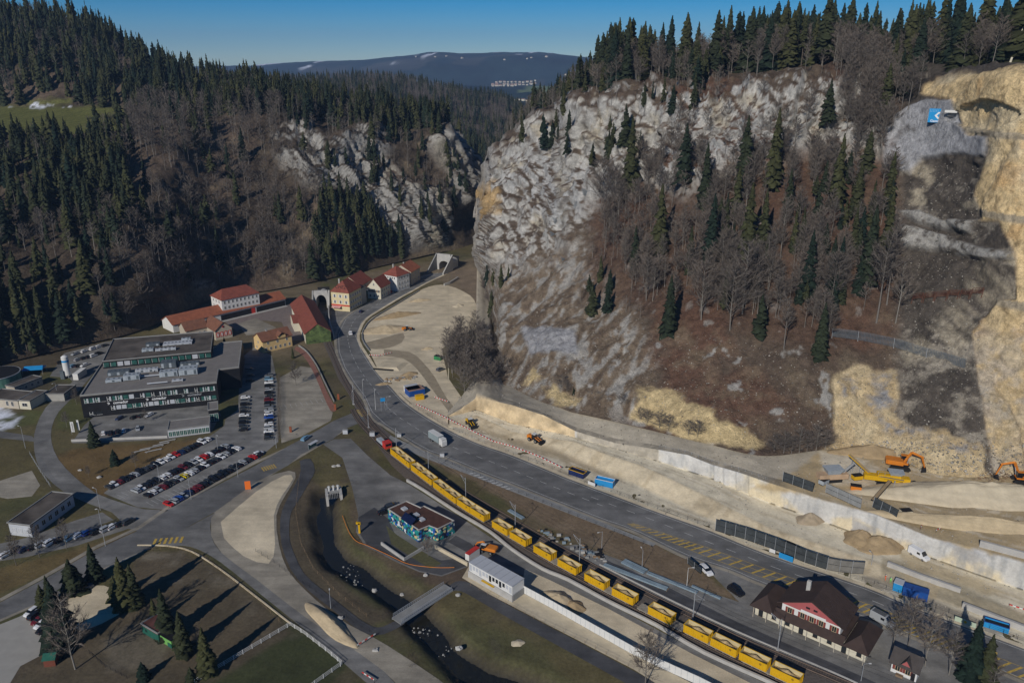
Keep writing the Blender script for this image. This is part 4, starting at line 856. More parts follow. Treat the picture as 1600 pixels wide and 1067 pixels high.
# ------------------------------------------------------------ works terrace below the hillside, with its retaining wall
xs = np.arange(700, 1900, 2.5)
def tbl(*p): a = np.array(p, float); return [np.interp(xs, a[:, 0], a[:, k]) for k in range(1, a.shape[1])]
re_ = [np.interp(xs, [p[0] for p in ER], [p[1] - 3 for p in ER]), 0 * xs + .03]
toe = tbl((700,668,.06),(745,668,.1),(800,690,.1),(875,708,.1),(900,719,.1),(975,749,.1),(1050,784,.1),(1110,812,.1),(1200,850,.1),(1350,898,.1),(1500,950,.1),(1600,985,.1),(1900,1090,.1))
cre = tbl((700,660,.07),(745,650,.3),(800,675,.4),(880,688,1.6),(900,691,2.3),(950,711,2.5),(1000,727,2.6),(1050,750,2.6),(1150,800,1.0),(1200,825,.4),(1350,875,.3),(1600,960,.3),(1900,1060,.3))
wf = tbl((700,652,.08),(745,640,.5),(800,662,.8),(892,681,2.4),(960,700,2.8),(1025,719,2.9),(1115,748,1.8),(1200,784,.6),(1280,812,.4),(1324,828,.4),(1420,858,.4),(1525,896,.4),(1600,921,.4),(1900,1020,.4))
wt = tbl((700,650),(722,638),(745,621),(800,633),(850,649),(900,674),(960,692),(1025,702),(1075,711),(1112,726),(1157,739),(1200,754),(1280,780),(1366,804),(1457,842),(1520,857),(1600,880),(1900,970))[0]
hf = SR.P[0]; hx, hy = proj(hf); 
rows = []
def W2(px, py, z): 
    v = (py - 533.5) / FPX; u = (px - 800) / FPX; t = (H - z) / (SP + v * CP); return np.stack([u*t, (CP - v*SP)*t, z + 0*t], -1)
pr, pt, pc, pf = W2(xs, *re_), W2(xs, *toe), W2(xs, *cre), W2(xs, *wf)
Yt = pf[:, 1] + 1.0; ptop = WYa(xs, wt, Yt)
hz_ = np.interp(xs, hx, hf[:, 2]); hY = np.interp(xs, hx, hf[:, 1]); hX = np.interp(xs, hx, hf[:, 0]); phf = np.stack([hX, hY + 1.5, hz_ - .3], -1); lf = xs < 745; phf[lf] = WYa(xs, wt - np.interp(xs, [700, 745], [5, 30]), Yt)[lf]; phf[lf] = W2(xs, wt - np.interp(xs, [700, 745], [6, 34]), 0*xs + np.interp(xs, [700, 745], [.1, 3]))[lf]
segs = [(pr, pt, 12, 0), (pt, pc, 12, 1), (pc, pf, 12, 2), (pf, ptop, 14, 3), (ptop, phf, 40, 4)]
rowsP = []; rid = []; rt = []
for a, b, n_, k in segs:
    for i in range(n_):
        t = i / (n_ - 1) if k == 3 else (i + (0 if k == 0 else 1)) / n_
        rowsP.append(a * (1-t) + b * t); rid.append(k + 0*xs); rt.append(t + 0*xs)
SW = Sheet(); SW.P = np.array(rowsP); rid = np.array(rid); rt = np.array(rt); SW.px, SW.py = proj(SW.P); SW.n0 = len(SW.P)
P = SW.P; g1 = fbm(P, 9, 5); g2 = fbm(P + 40, 3, 4); ppx, ppy = SW.px, SW.py
PALES = np.array([.70, .63, .475]); SLOPE = np.array([.72, .61, .42]); MUDC = np.array([.40, .32, .205]); FLOORQ = np.array([.44, .345, .205])
col = np.where((rid == 0)[..., None], PALES * .93, np.where((rid == 1)[..., None], SLOPE, np.where((rid == 2)[..., None], PALES, np.where((rid == 3)[..., None], CONC * 1.12, GRAVEL)))).astype(float)
wp = (g1 * 8, g2 * 6)
def pw(poly, c, k=1.0, w=6, t=None):
    global col
    m = soft(ppx, ppy, poly, w, wp) * k
    if t is not None: m = m * t
    col = mix(col, np.asarray(c), m)
face = rid == 3
col = mix(col, SLOPE * np.array([.8, .72, .6]) * (1 + .4 * g2[..., None]), (face & (ppx < 900)) * .9); col = mix(col, GRAVEL * .9 * (1 + .5 * g2[..., None]), (face & (ppx > 900) & (ppx < 1028)) * .9)
col = mix(col, np.array([.62, .52, .33]), face * (ppx > 1028) * np.clip(smooth01(g1 + .6 * (1 - rt), .25, .6), 0, 1) * .8)
col = mix(col, np.array([.33, .34, .36]), face * (ppx > 1330) * smooth01(g1 - g2 * .3 + rt * .3, .15, .5) * .75)
pier = face & (((ppx > 1116) & (ppx < 1123)) | ((ppx > 1132) & (ppx < 1139)) | ((ppx > 1151) & (ppx < 1157)) | ((ppx > 1170) & (ppx < 1176)))
pw([(745,668),(800,684),(860,700),(900,716),(975,752),(900,728),(860,715),(800,697),(745,676)], MUDC, .8)
pw([(1180,760),(1230,745),(1290,700),(1560,740),(1900,740),(1900,960),(1600,878),(1457,840),(1366,802),(1280,778)], FLOORQ, 1)
pw([(1280,705),(1330,712),(1400,745),(1350,760),(1290,752)], LSAND, .8); pw([(1300,760),(1390,790),(1440,800),(1350,790)], SAND, .6)
pw([(1380,745),(1440,745),(1500,760),(1490,800),(1440,840),(1400,800)], MUDC * .9, .7, 10, smooth01(g1, -.3, .3)); pw([(1480,800),(1560,830),(1700,870),(1700,850),(1560,810),(1500,780)], MUDC * .9, .8)
pw([(1380,870),(1430,880),(1600,960),(1700,1000),(1600,985),(1450,930),(1380,900)], np.array([.36,.31,.21]), .8)
pw([(1400,858),(1440,872),(1530,905),(1640,945),(1530,925),(1420,885)], np.array([.50,.40,.24]), .8)
pw([(1345,898),(1400,905),(1520,965),(1600,1000),(1480,975),(1420,950),(1350,915)], np.array([.17,.145,.12]), .6, 5)
pw([(745,600),(850,612),(900,640),(1000,662),(1100,690),(1200,712),(1200,722),(1000,672),(900,655),(745,615)], DRY, .35, 8, smooth01(g2, 0, .3))
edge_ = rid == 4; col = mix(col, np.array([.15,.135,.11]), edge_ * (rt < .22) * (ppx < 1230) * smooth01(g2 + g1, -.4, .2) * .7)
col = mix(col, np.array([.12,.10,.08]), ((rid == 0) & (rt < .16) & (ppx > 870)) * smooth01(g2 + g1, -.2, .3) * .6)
al = P[..., 0] * .80 - P[..., 1] * .60; ac = P[..., 0] * .60 + P[..., 1] * .80
rut = fbm(np.stack([al / 30, ac / .9, 0 * al], -1), 1.0, 3); rut2 = fbm(np.stack([al / 9, ac / 5, 0 * al + 5], -1), 1.0, 5)
flr = ((rid == 0) | (rid == 2)) | ((rid == 4) & (ppx > 1280))
col = mix(col, MUDC, flr * smooth01(rut + .5 * rut2, .15, .45) * .42); col = mix(col, np.array([.70, .64, .52]), flr * smooth01(-rut + .4 * rut2, .25, .5) * .5)
col = mix(col, np.array([.50, .40, .25]), (rid == 1) * smooth01(fbm(np.stack([al / 2.2, ac / 14, 0 * al], -1), 1.0, 4), .05, .35) * .5); col = col * (1 + .22 * g2 + .12 * g1)[..., None]
col = mix(col, np.array([.30, .31, .31]), face * (ppx > 1028) * smooth01(fbm(np.stack([al / 1.6, ac / 9, P[..., 2] / 12], -1), 1.0, 4), .05, .4) * .55)
n = normals(P); n *= np.sign(n[..., 2:3] + 1e-6)
SW.P = P + n * (np.where(rid == 1, ridged(P, (2.5, 9, 9), 3) * .22 + fbm(P, 6, 3) * .5 * np.sin(np.pi * rt), 0) + np.where(flr & (rid != 4) & (rt > .15), fbm(P, 2.2, 3) * .16, 0) + np.where((rid == 4) & (rt > 0), fbm(P, 9, 4) * .5 * np.clip(rt * 4, 0, 1) * np.clip((1 - rt) * 4, 0, 1), 0) + pier * 1.2 + np.where((rid == 3) & (ppx < 1028), fbm(P, 2.5, 4) * .7, 0))[..., None]
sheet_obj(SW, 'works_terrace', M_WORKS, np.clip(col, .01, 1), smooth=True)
def floor_at(px_, py_):
    k = np.argmin((SW.px - px_) ** 2 + (SW.py - py_) ** 2); return Vector(SW.P.reshape(-1, 3)[k])
# ------------------------------------------------------------ buildings
M_WHITE = mat('white_render', (.66, .655, .63), var=.06, scale=.6); M_YWALL = mat('cream_yellow_render', (.62, .53, .32), var=.07, scale=.6); M_OWALL = mat('orange_yellow_render', (.66, .47, .22), var=.07, scale=.6)
M_CREAM = mat('cream_render', (.60, .56, .44), var=.08, scale=.5); M_BEIGE = mat('beige_render', (.45, .40, .32), var=.1, scale=.5); M_GREYW = mat('grey_render', (.34, .33, .30), var=.12, scale=.5)
def tilemat(name, c, c2=None, sc=.5): 
    m = mat(name, c, var=.22, scale=sc, col2=c2, detail=8, bump=0); t = m.node_tree; N = t.nodes; b = N['Principled BSDF']
    wv = N.new('ShaderNodeTexWave'); wv.wave_type = 'BANDS'; wv.bands_direction = 'Z'; wv.inputs['Scale'].default_value = 2.2; wv.inputs['Distortion'].default_value = .6
    gi = N.new('ShaderNodeNewGeometry'); t.links.new(gi.outputs['Position'], wv.inputs['Vector']); bp = N.new('ShaderNodeBump'); bp.inputs['Strength'].default_value = .5; bp.inputs['Distance'].default_value = .08
    t.links.new(wv.outputs['Fac'], bp.inputs['Height']); t.links.new(bp.outputs[0], b.inputs['Normal']); return m
M_TILE = tilemat('orange_roof_tiles', (.31, .105, .055)); M_TILER = tilemat('red_roof_tiles', (.23, .068, .045)); M_TILEB = tilemat('old_brown_tiles', (.20, .09, .055)); M_TILED = tilemat('dark_brown_tiles', (.055, .036, .030))
M_TILEG = tilemat('dark_grey_roof', (.07, .06, .055))
M_GLASS = mat('window_glass', (.018, .022, .026), rough=.12, var=.2, spec=.6); M_GGLASS = mat('green_tinted_glass', (.03, .10, .085), rough=.15, var=.5, scale=.8, spec=.6)
M_FRAME = mat('white_window_frame', (.62, .62, .60), var=.05); M_CLAD = mat('black_cladding', (.014, .014, .016), rough=.55, var=.3, scale=.4, spec=.25)
M_ROOFG = mat('roof_gravel', (.20, .185, .17), var=.14, scale=.35, detail=9); M_ROOFD = mat('dark_roof_moss', (.075, .062, .05), var=.4, scale=.12, detail=9, col2=(.11, .095, .08)); M_ROOFB = mat('brown_sedum_roof', (.085, .042, .030), var=.3, scale=.5)
M_PANEL = mat('light_grey_panel', (.45, .47, .50), var=.05); M_HVAC = mat('hvac_grey', (.36, .40, .43), rough=.5, var=.15, scale=1); M_HVACD = mat('hvac_dark', (.10, .12, .135), rough=.5, var=.2)
M_REDP = mat('red_paint', (.50, .04, .03), rough=.5, var=.1); M_PINK = mat('rose_painted_gable', (.38, .10, .10), var=.08); M_SHUT = mat('wine_shutters', (.20, .045, .035), var=.1)
M_BLUE = mat('blue_painted_steel', (.012, .07, .28), rough=.5, var=.15); M_LBLUE = mat('bright_blue_panel', (.02, .25, .55), rough=.5, var=.08); M_YEL = mat('yellow_painted_steel', (.62, .36, .008), rough=.45, var=.08, scale=1.2)
M_ORG = mat('orange_machine_paint', (.62, .20, .02), rough=.45, var=.1); M_BLACK = mat('black_rubber', (.012, .012, .013), rough=.7, var=.2); M_DGREEN = mat('dark_green_boards', (.015, .10, .07), var=.2, scale=1); M_LGREEN = mat('light_green_panel', (.16, .40, .10), var=.1)
M_TEXT = mat('white_lettering', (.75, .75, .75), var=.02); M_TEXTG = mat('grey_lettering', (.30, .31, .32), var=.02); M_DTEXT = mat('dark_lettering', (.05, .018, .015), var=.05); M_WOODB = mat('weathered_boards', (.22, .15, .09), var=.2, scale=1)
def text_obj(name, body, size, m, parent, M, ext=.03, bold=0):
    c = bpy.data.curves.new(name, 'FONT'); c.body = body; c.size = size; c.extrude = ext; c.offset = bold; c.align_x = 'CENTER'; c.align_y = 'CENTER'; c.materials.append(m); c.resolution_u = 3
    t = bpy.data.objects.new(name, c); me = bpy.data.meshes.new_from_object(t); me.name = name; bpy.data.objects.remove(t); me.materials.clear(); me.materials.append(m)
    o = bpy.data.objects.new(name, me); link(o, parent); o.matrix_local = M; return o
def Mframe(org, x, y):
    x = Vector(x).normalized(); y = Vector(y).normalized(); z = x.cross(y); y = z.cross(x); M = Matrix((x, y, z)).transposed().to_4x4(); M.translation = Vector(org); return M
def win_mesh(w, h, gm, fm, shutter=None, mull=1):
    mb = MB(); t = .09
    mb.box(-w/2, w/2, -.05, .0, 0, h, gm)
    for a, b, c, d in ((-w/2-t, w/2+t, -t, 0), (-w/2-t, w/2+t, h, h+t), (-w/2-t, -w/2, 0, h), (w/2, w/2+t, 0, h)): mb.box(a, b, -.10, 0, c, d, fm)
    for i in range(mull): x = -w/2 + w*(i+1)/(mull+1); mb.box(x-.04, x+.04, -.09, -.05, 0, h, fm)
    if shutter:
        for s in (-1, 1): mb.box(s*(w/2+t+.28)-.26, s*(w/2+t+.28)+.26, -.08, 0, 0, h, shutter)
    return mb
def wall_windows(root, L, D, specs):
    """specs: (side, n, z, w, h, glass, frame, shutter, x0, x1) side f/b/l/r"""
    for side, n, z, w_, h_, gm, fm, sh, x0, x1 in specs:
        me = win_mesh(w_, h_, gm, fm, sh).mesh('window'); ln = L if side in 'fb' else D
        for i in range(n):
            s = (x0 + (x1 - x0) * (i + .5) / n) * ln; o = bpy.data.objects.new('window', me); link(o, root)
            if side == 'f': o.location = (s, 0, z)
            if side == 'b': o.location = (s, D, z); o.rotation_euler.z = math.pi
            if side == 'l': o.location = (0, s, z); o.rotation_euler.z = -math.pi/2
            if side == 'r': o.location = (L, s, z); o.rotation_euler.z = math.pi/2
def gable_roof(mb, L, D, z, rh, ov, m, ridge='x', th=.22, x0=0, y0=0, under=None):
    if ridge == 'x': A = [(x0-ov, y0-ov), (x0+L+ov, y0-ov), (x0+L+ov, y0+D/2), (x0-ov, y0+D/2), (x0+L+ov, y0+D+ov), (x0-ov, y0+D+ov)]
    else: A = [(x0-ov, y0+D+ov), (x0-ov, y0-ov), (x0+L/2, y0-ov), (x0+L/2, y0+D+ov), (x0+L+ov, y0-ov), (x0+L+ov, y0+D+ov)]
    dz = rh * ov / ((D if ridge == 'x' else L) / 2); zs = [z-dz, z-dz, z+rh, z+rh, z-dz, z-dz]
    v = [(a[0], a[1], b) for a, b in zip(A, zs)] + [(a[0], a[1], b + th) for a, b in zip(A, zs)]
    return mb.add(v, [(6,7,8,9), (9,8,10,11), (3,2,1,0), (5,4,2,3), (0,1,7,6), (4,5,11,10), (1,2,8,7), (2,4,10,8), (3,0,6,9), (5,3,9,11)], m)
def hip_roof(mb, L, D, z, rh, ov, m, ins=None, x0=0, y0=0, th=.18):
    if L >= D: i = ins if ins is not None else D/2; r = [(i, D/2), (L-i, D/2)]
    else: i = ins if ins is not None else L/2; r = [(L/2, i), (L/2, D-i)]
    v = [(x0-ov,y0-ov,z), (x0+L+ov,y0-ov,z), (x0+L+ov,y0+D+ov,z), (x0-ov,y0+D+ov,z)]; v += [(a,b,c+th) for a,b,c in v]; v += [(x0+r[0][0],y0+r[0][1],z+rh), (x0+r[1][0],y0+r[1][1],z+rh)]
    f = [(3,2,1,0), (0,1,5,4), (1,2,6,5), (2,3,7,6), (3,0,4,7)]
    f += [(4,5,9,8), (5,6,9), (6,7,8,9), (7,4,8)] if L >= D else [(4,5,8), (5,6,9,8), (6,7,9), (7,4,8,9)]
    return mb.add(v, f, m)
def house(name, label, cat, a, b, D, h, roof, rh, wm, rm, wins=(), ridge='x', ov=.5, chim=(), z0=0, ins=None, group=None, L=None, depth_to=None, extra=None):
    """a, b: eave corners (px, py) read at height z0+h; +y runs away from the a-b wall"""
    A = W(*a, z0 + h); B_ = W(*b, z0 + h); rz, L0 = frame(A, B_); L = L or L0
    if depth_to: q = W(*depth_to, z0 + h) - B_; D = abs(-math.sin(rz) * q.x + math.cos(rz) * q.y)
    root = empty(name, (A.x, A.y, z0), rz); tag(root, label, cat, group)
    mb = MB(); mb.box(0, L, 0, D, -.3, h, wm)
    if roof == 'gable':
        if ridge == 'x':
            for x in (0, L - .25): mb.add([(x,0,h),(x+.25,0,h),(x+.25,D,h),(x,D,h),(x,D/2,h+rh-.02),(x+.25,D/2,h+rh-.02)], [(0,3,4),(1,5,2),(0,4,5,1),(3,2,5,4)], wm)
        else:
            for y in (0, D - .25): mb.add([(0,y,h),(L,y,h),(L,y+.25,h),(0,y+.25,h),(L/2,y,h+rh-.02),(L/2,y+.25,h+rh-.02)], [(0,1,4),(3,5,2),(0,4,5,3),(1,2,5,4)], wm)
    mb.build('wall', root); rb = MB()
    if roof == 'gable': gable_roof(rb, L, D, h, rh, ov, rm, ridge)
    elif roof == 'hip': hip_roof(rb, L, D, h, rh, ov, rm, ins)
    elif roof == 'flat':
        rb.box(-ov, L+ov, -ov, D+ov, h, h+.18, rm)
        e = .3
        for q in ((-ov,L+ov,-ov,-ov+e), (-ov,L+ov,D+ov-e,D+ov), (-ov,-ov+e,-ov+e,D+ov-e), (L+ov-e,L+ov,-ov+e,D+ov-e)): rb.box(*q, h+.18, h+.45, M_CONCD)
    ro = rb.build('roof', root)
    for cx, cy, ch_ in chim:
        c = MB(); c.box(cx*L-.4, cx*L+.4, cy*D-.35, cy*D+.35, h, h+ch_, M_CONC); c.box(cx*L-.5, cx*L+.5, cy*D-.45, cy*D+.45, h+ch_, h+ch_+.15, M_CONCD); c.build('chimney', ro)
    wall_windows(root, L, D, wins)
    return root, L, D
G_, F_ = M_GLASS, M_FRAME
# long white building with the orange tiled roof
r_, L_, D_ = house('long_house', 'long low white building with an orange tiled roof and dark garage bays, below the wood', 'building', (270,507.6), (445.5,466.5), 13, 4.6, 'gable', 3.4, M_WHITE, M_TILE, [('r', 2, 1.2, .9, 1.2, G_, F_, None, .1, .9)], extra=1)
g = MB(); g.box(0, 3.2, -.08, 0, 0, 3.2, M_CLAD); gm = g.mesh('garage_door')
for i in range(13):
    if i in (6,): continue
    o = bpy.data.objects.new('garage_door', gm); link(o, r_); o.location = (L_ * (.40 + .595 * i / 13), -.02, .3)
d_ = MB(); d_.box(0, 2.4, -.1, 0, 0, 3.4, M_REDP); d_.build('entrance_door', r_, loc=(L_ * (.40 + .595 * 6 / 13), -.03, .2)); b_ = MB(); b_.box(L_*.3, L_, -2.2, -.02, 0, .35, M_CONC); b_.build('loading_step', r_)
s2 = [('f', 9, z, .95, 1.5, G_, F_, None, .02, .98) for z in (6.2, 9.3)] + [('l', 3, z, .95, 1.4, G_, F_, None, .1, .9) for z in (6.2, 9.3)] + [('f', 9, 3.2, .95, 1.2, G_, F_, None, .02, .98)]
house('tall_house', 'tall white three storey house with a red hipped roof rising over the long orange roof', 'building', (346,469.7), (404.4,457.8), 14, 11.6, 'hip', 4.6, M_WHITE, M_TILER, s2, ins=4)
r_, L_, D_ = house('brick_gable_house', 'old beige house with mossy brown tiles behind the black office block', 'building', (290.5,517), (324,510), 10, 5.0, 'gable', 3.4, M_BEIGE, M_TILEB, [('f', 4, 1.5, 1.0, 1.6, G_, F_, None, .05, .95)])
mb = MB(); q = W(336,517,5.4) ; q2 = W(362,511.5,5.4); rz2, ln2 = frame(q, q2); Mw = Matrix.Rotation(-r_.rotation_euler.z, 4, 'Z') @ Matrix.Translation(Vector((q.x, q.y, 0)) - r_.location) @ Matrix.Rotation(rz2, 4, 'Z')
mb.box(0, ln2, 0, 16, -.3, 5.4, M_BEIGE, Mw)
for y in (0, 15.75): mb.add([(0,y,5.4),(ln2,y,5.4),(ln2,y+.25,5.4),(0,y+.25,5.4),(ln2/2,y,9.1),(ln2/2,y+.25,9.1)], [(0,1,4),(3,5,2),(0,4,5,3),(1,2,5,4)], M_BEIGE, Mw)
mb.build('gabled_wing', r_); mb = MB(); k0 = len(mb.v); gable_roof(mb, ln2, 16, 5.4, 3.7, .5, M_TILEB, 'y'); mb.v = [tuple(Mw @ Vector(v)) for v in mb.v]; mb.build('wing_roof', r_)
for i in range(4): mb = MB(); mb.box(-.75, .75, -.12, 0, 0, 2.6, M_REDP); mb.box(-.35, .35, -.16, -.12, .3, 2.2, M_FRAME); o = mb.build('brick_framed_window', r_); o.matrix_local = Mw @ Matrix.Translation((ln2*(.14+.24*i), -.02, 1.6))
mb = MB(); mb.tube((0, -.15, 0), (0, 0, 0), .6, M_REDP, 12); mb.tube((0, -.2, 0), (0, -.14, 0), .38, M_GLASS, 12); o = mb.build('round_window', r_); o.matrix_local = Mw @ Matrix.Translation((ln2*.5, -.02, 6.8))
r_, L_, D_ = house('yellow_house', 'orange yellow two storey house with a red roof beside the dark car rows', 'house', (410,533.8), (455.5,523), 10, 6.2, 'gable', 3.2, M_OWALL, M_TILEB, [('f', 6, 1.0, .9, 1.4, G_, F_, None, .02, .98), ('f', 3, 4.1, .9, 1.3, G_, F_, None, .02, .98), ('l', 2, 1.0, .8, 1.3, G_, F_, None, .1, .9), ('l', 1, 4.0, .8, 1.3, G_, F_, None, .3, .7), ('r', 3, 3.8, .8, 1.3, G_, F_, None, .1, .9)], chim=[(.3, .5, 4.2)])
mb = MB(); mb.box(L_*.52, L_*.78, -.5, D_*.4, 5.8, 7.4, M_OWALL); gable_roof(mb, L_*.26, D_*.5, 7.3, 1.5, .4, M_TILEB, 'y', x0=L_*.52, y0=-.6); mb.build('dormer', r_)
# long red roof with the green mural gable: its long wall faces left
a, b = W(455,474.7,6), W(477,521,6); rz, L_ = frame(a, b); root = empty('mural_hall', (a.x, a.y, 0), rz); tag(root, 'cream hall with steep red roof and green painted gable beside the rail cutting', 'building')
D_ = 13; mb = MB(); mb.box(0, L_, 0, D_, -.3, 6, M_CREAM)
mb.add([(0,0,6),(.25,0,6),(.25,D_,6),(0,D_,6),(0,D_/2,10.5),(.25,D_/2,10.5)], [(0,3,4),(1,5,2),(0,4,5,1),(3,2,5,4)], M_CREAM); mb.build('wall', root)
mur = MB(); mm = mat('green_mural', (.035, .06, .028), var=.6, scale=.4, col2=(.10, .14, .045)); mur.add([(L_+.02,0,0),(L_+.3,0,0),(L_+.3,D_,0),(L_+.02,D_,0),(L_+.02,0,6),(L_+.3,0,6),(L_+.3,D_,6),(L_+.02,D_,6)], [(0,1,5,4),(1,2,6,5),(2,3,7,6),(3,0,4,7)], mm)
mur.add([(L_+.02,0,6),(L_+.3,0,6),(L_+.3,D_,6),(L_+.02,D_,6),(L_+.02,D_/2,10.4),(L_+.3,D_/2,10.4)], [(0,3,4),(1,2,5)], mm); mur.build('painted_gable', root)
mb = MB(); gable_roof(mb, L_, D_, 6, 4.5, .7, M_TILER, 'x'); mb.build('roof', root); mb = MB(); mb.box(L_*.34, L_*.6, -3, 0.1, 0, 5, M_CREAM); gable_roof(mb, L_*.26, 6, 5, 2.2, .4, M_TILER, 'y', x0=L_*.34, y0=-3); mb.build('side_wing', root)
wall_windows(root, L_, D_, [('f', 4, 1.2, .9, 1.5, G_, F_, None, .62, .98), ('f', 3, 1.2, .9, 1.5, G_, F_, None, .03, .3)])
# the roadside houses
r_, L_, D_ = house('corner_inn', 'cream yellow corner inn with dark lettering on its red hipped roof and a red awning', 'inn', (517,455.6), (545,458.3), 16, 11.4, 'hip', 6.2, M_YWALL, M_TILER,
    [('f', 3, 8.2, .9, 1.7, G_, F_, F_, .04, .98), ('f', 3, 4.6, .9, 1.7, G_, F_, F_, .04, .98)] + [('r', 5, z, .9, 1.6, G_, F_, F_, .04, .98) for z in (1.2, 4.6, 8.2)], depth_to=(565,448.5), chim=[(.15, .5, 6)], ins=4)
mb = MB(); mb.box(-.1, L_+.1, -.12, 0, 3.1, 3.9, M_REDP); mb.build('red_fascia', r_); mb = MB(); mb.hexa([(.8,-2.4,2.3),(L_*.55,-2.4,2.3),(L_*.55,-.05,3.1),(.8,-.05,3.1),(.8,-2.4,2.4),(L_*.55,-2.4,2.4),(L_*.55,-.05,3.2),(.8,-.05,3.2)], mat('red_white_awning', (.55,.30,.28), var=.2)); mb.build('awning', r_)
mb = MB(); mb.box(L_*.02, L_-.02, D_+.02, D_*1.42, -.3, 10.4, M_GREYW); mb.box(-.2, L_+.3, D_, D_*1.45, 10.4, 10.7, M_TILEG); mb.build('rear_extension', r_)
sl = math.atan2(6.2, 4.5); text_obj('roof_lettering', 'CHEZ', 2.9, M_DTEXT, r_, Mframe((L_*.5, 4.0*.42-.2, 11.4+.3+6.2*.40), (1,0,0), (0,4.5,6.2)), .05, .05)
text_obj('roof_lettering', 'BEBEL', 2.7, M_DTEXT, r_, Mframe((L_-(L_/2+.5)*.38+.25, D_*.52, 11.4+.3+6.2*.36), (0,1,0), (-(L_/2+.5),0,6.2)), .05, .05)
for i in (.34, .66): mb = MB(); mb.box(-.35,.35,0,1.6,0,.8,M_TILEG); mb.build('roof_window', r_, loc=(L_*i, .9, 11.9+.3))
house('rear_house', 'cream house with a wide red roof directly behind the corner inn', 'house', (563,446.5), (580.5,436.2), 15, 7.5, 'gable', 5, M_CREAM, M_TILER, [('l', 2, 4.8, .9, 1.3, G_, F_, None, .2, .8), ('l', 1, 8.2, .9, 1.2, G_, F_, None, .3, .7)])
house('balcony_house', 'white gabled house with wooden balcony rails and a green lorry parked against it', 'house', (574,447.5), (594.5,449.5), 16, 7.6, 'gable', 5, M_CREAM, M_TILER, [('f', 3, 1.2, 1, 1.5, G_, F_, None, .05, .95), ('f', 4, 4.2, .9, 1.5, G_, F_, M_WOODB, .05, .95), ('f', 1, 8.6, .7, 1.2, G_, F_, None, .4, .6), ('r', 4, 4.4, .9, 1.4, G_, F_, None, .04, .96), ('r', 4, 1.2, .9, 1.4, G_, F_, None, .04, .96)], ridge='y', depth_to=(609.5,441.5), chim=[(.3, .3, 4)])
house('white_roadside_house', 'large white house with a dark red hipped roof, in the middle of the roadside row', 'house', (599,428.5), (620,432.5), 12, 10, 'hip', 5, M_WHITE, M_TILER, [('f', 5, 8.0, .9, 1.2, G_, F_, None, .1, .9), ('f', 2, 4.5, .9, 1.4, G_, F_, None, .3, .9)] + [('r', 4, z, .9, 1.5, G_, F_, F_, .05, .95) for z in (1.4, 4.4, 7.4)], depth_to=(632,425), chim=[(.2, .6, 5.5)])
house('dark_roof_house', 'narrow pale house with a dark grey roof squeezed between two red roofs', 'house', (623,431.5), (633,426.5), 12, 8.8, 'gable', 4, M_CREAM, M_TILEG, [('f', 3, 5.5, .9, 1.4, G_, F_, None, .05, .95), ('f', 3, 2.0, .9, 1.4, G_, F_, None, .05, .95)], ov=.3)
house('last_house', 'last house before the road tunnel with an orange gabled roof', 'house', (642,425.2), (656,417), 14, 9, 'gable', 4.2, M_BEIGE, M_TILE, [('f', 3, 5.5, .9, 1.4, G_, F_, None, .05, .95), ('f', 3, 2.0, .9, 1.4, G_, F_, None, .05, .95)], chim=[(.3, .5, 5)])
# tunnel portals
def portal(name, label, c, wd, hh, aw, ah, ang, wing):
    P_ = W(*c, 0); root = empty(name, P_, ang); tag(root, label, 'tunnel portal'); mb = MB(); n = 12
    arc = [(-aw/2, 0), (-aw/2, ah*.5)] + [(-aw/2*math.cos(math.pi*i/n), ah*.5 + ah*.5*math.sin(math.pi*i/n)) for i in range(1, n)] + [(aw/2, ah*.5), (aw/2, 0)]
    out = [(-wd/2, 0), (-wd/2, ah*.5)] + [(-wd/2 + wd*i/n, hh) for i in range(1, n)] + [(wd/2, ah*.5), (wd/2, 0)]; k = len(arc)
    v = [(x, 0, z) for x, z in arc] + [(x, 0, z) for x, z in out] + [(x, 14, z) for x, z in arc] + [(x, 1.5, z) for x, z in out]
    f = [(i, i+1, k+i+1, k+i) for i in range(k-1)] + [(2*k+i, 2*k+i+1, i+1, i) for i in range(k-1)] + [(k+i, k+i+1, 3*k+i+1, 3*k+i) for i in range(k-1)]
    mb.add(v, f, M_CONC); mb.build('portal_face', root)
    mb = MB(); mb.box(-aw/2-.5, aw/2+.5, 14, 14.4, 0, ah+1, M_BLACK); mb.build('bore_dark_plate', root)  # black plate across the bore stands in for the darkness inside
    for s in (-1, 1):
        mb = MB(); x = s*wd/2; mb.hexa([(x-.4,-wing,-.3),(x+.4,-wing,-.3),(x+.4,1,-.3),(x-.4,1,-.3),(x-.4,-wing,hh*.12),(x+.4,-wing,hh*.12),(x+.4,1,hh),(x-.4,1,hh)], M_CONCD if s < 0 else M_CONC); mb.build('wing_wall', root)
    return root
portal('road_tunnel', 'pale concrete road tunnel portal with slanting wing walls at the foot of the gorge', (694,422), 12.5, 11.5, 8, 6.5, -.42, 13)
portal('rail_tunnel', 'grey concrete rail tunnel portal with a tall dark arch left of the corner inn', (503,482), 9.5, 11, 6.2, 8.4, .1, 5)
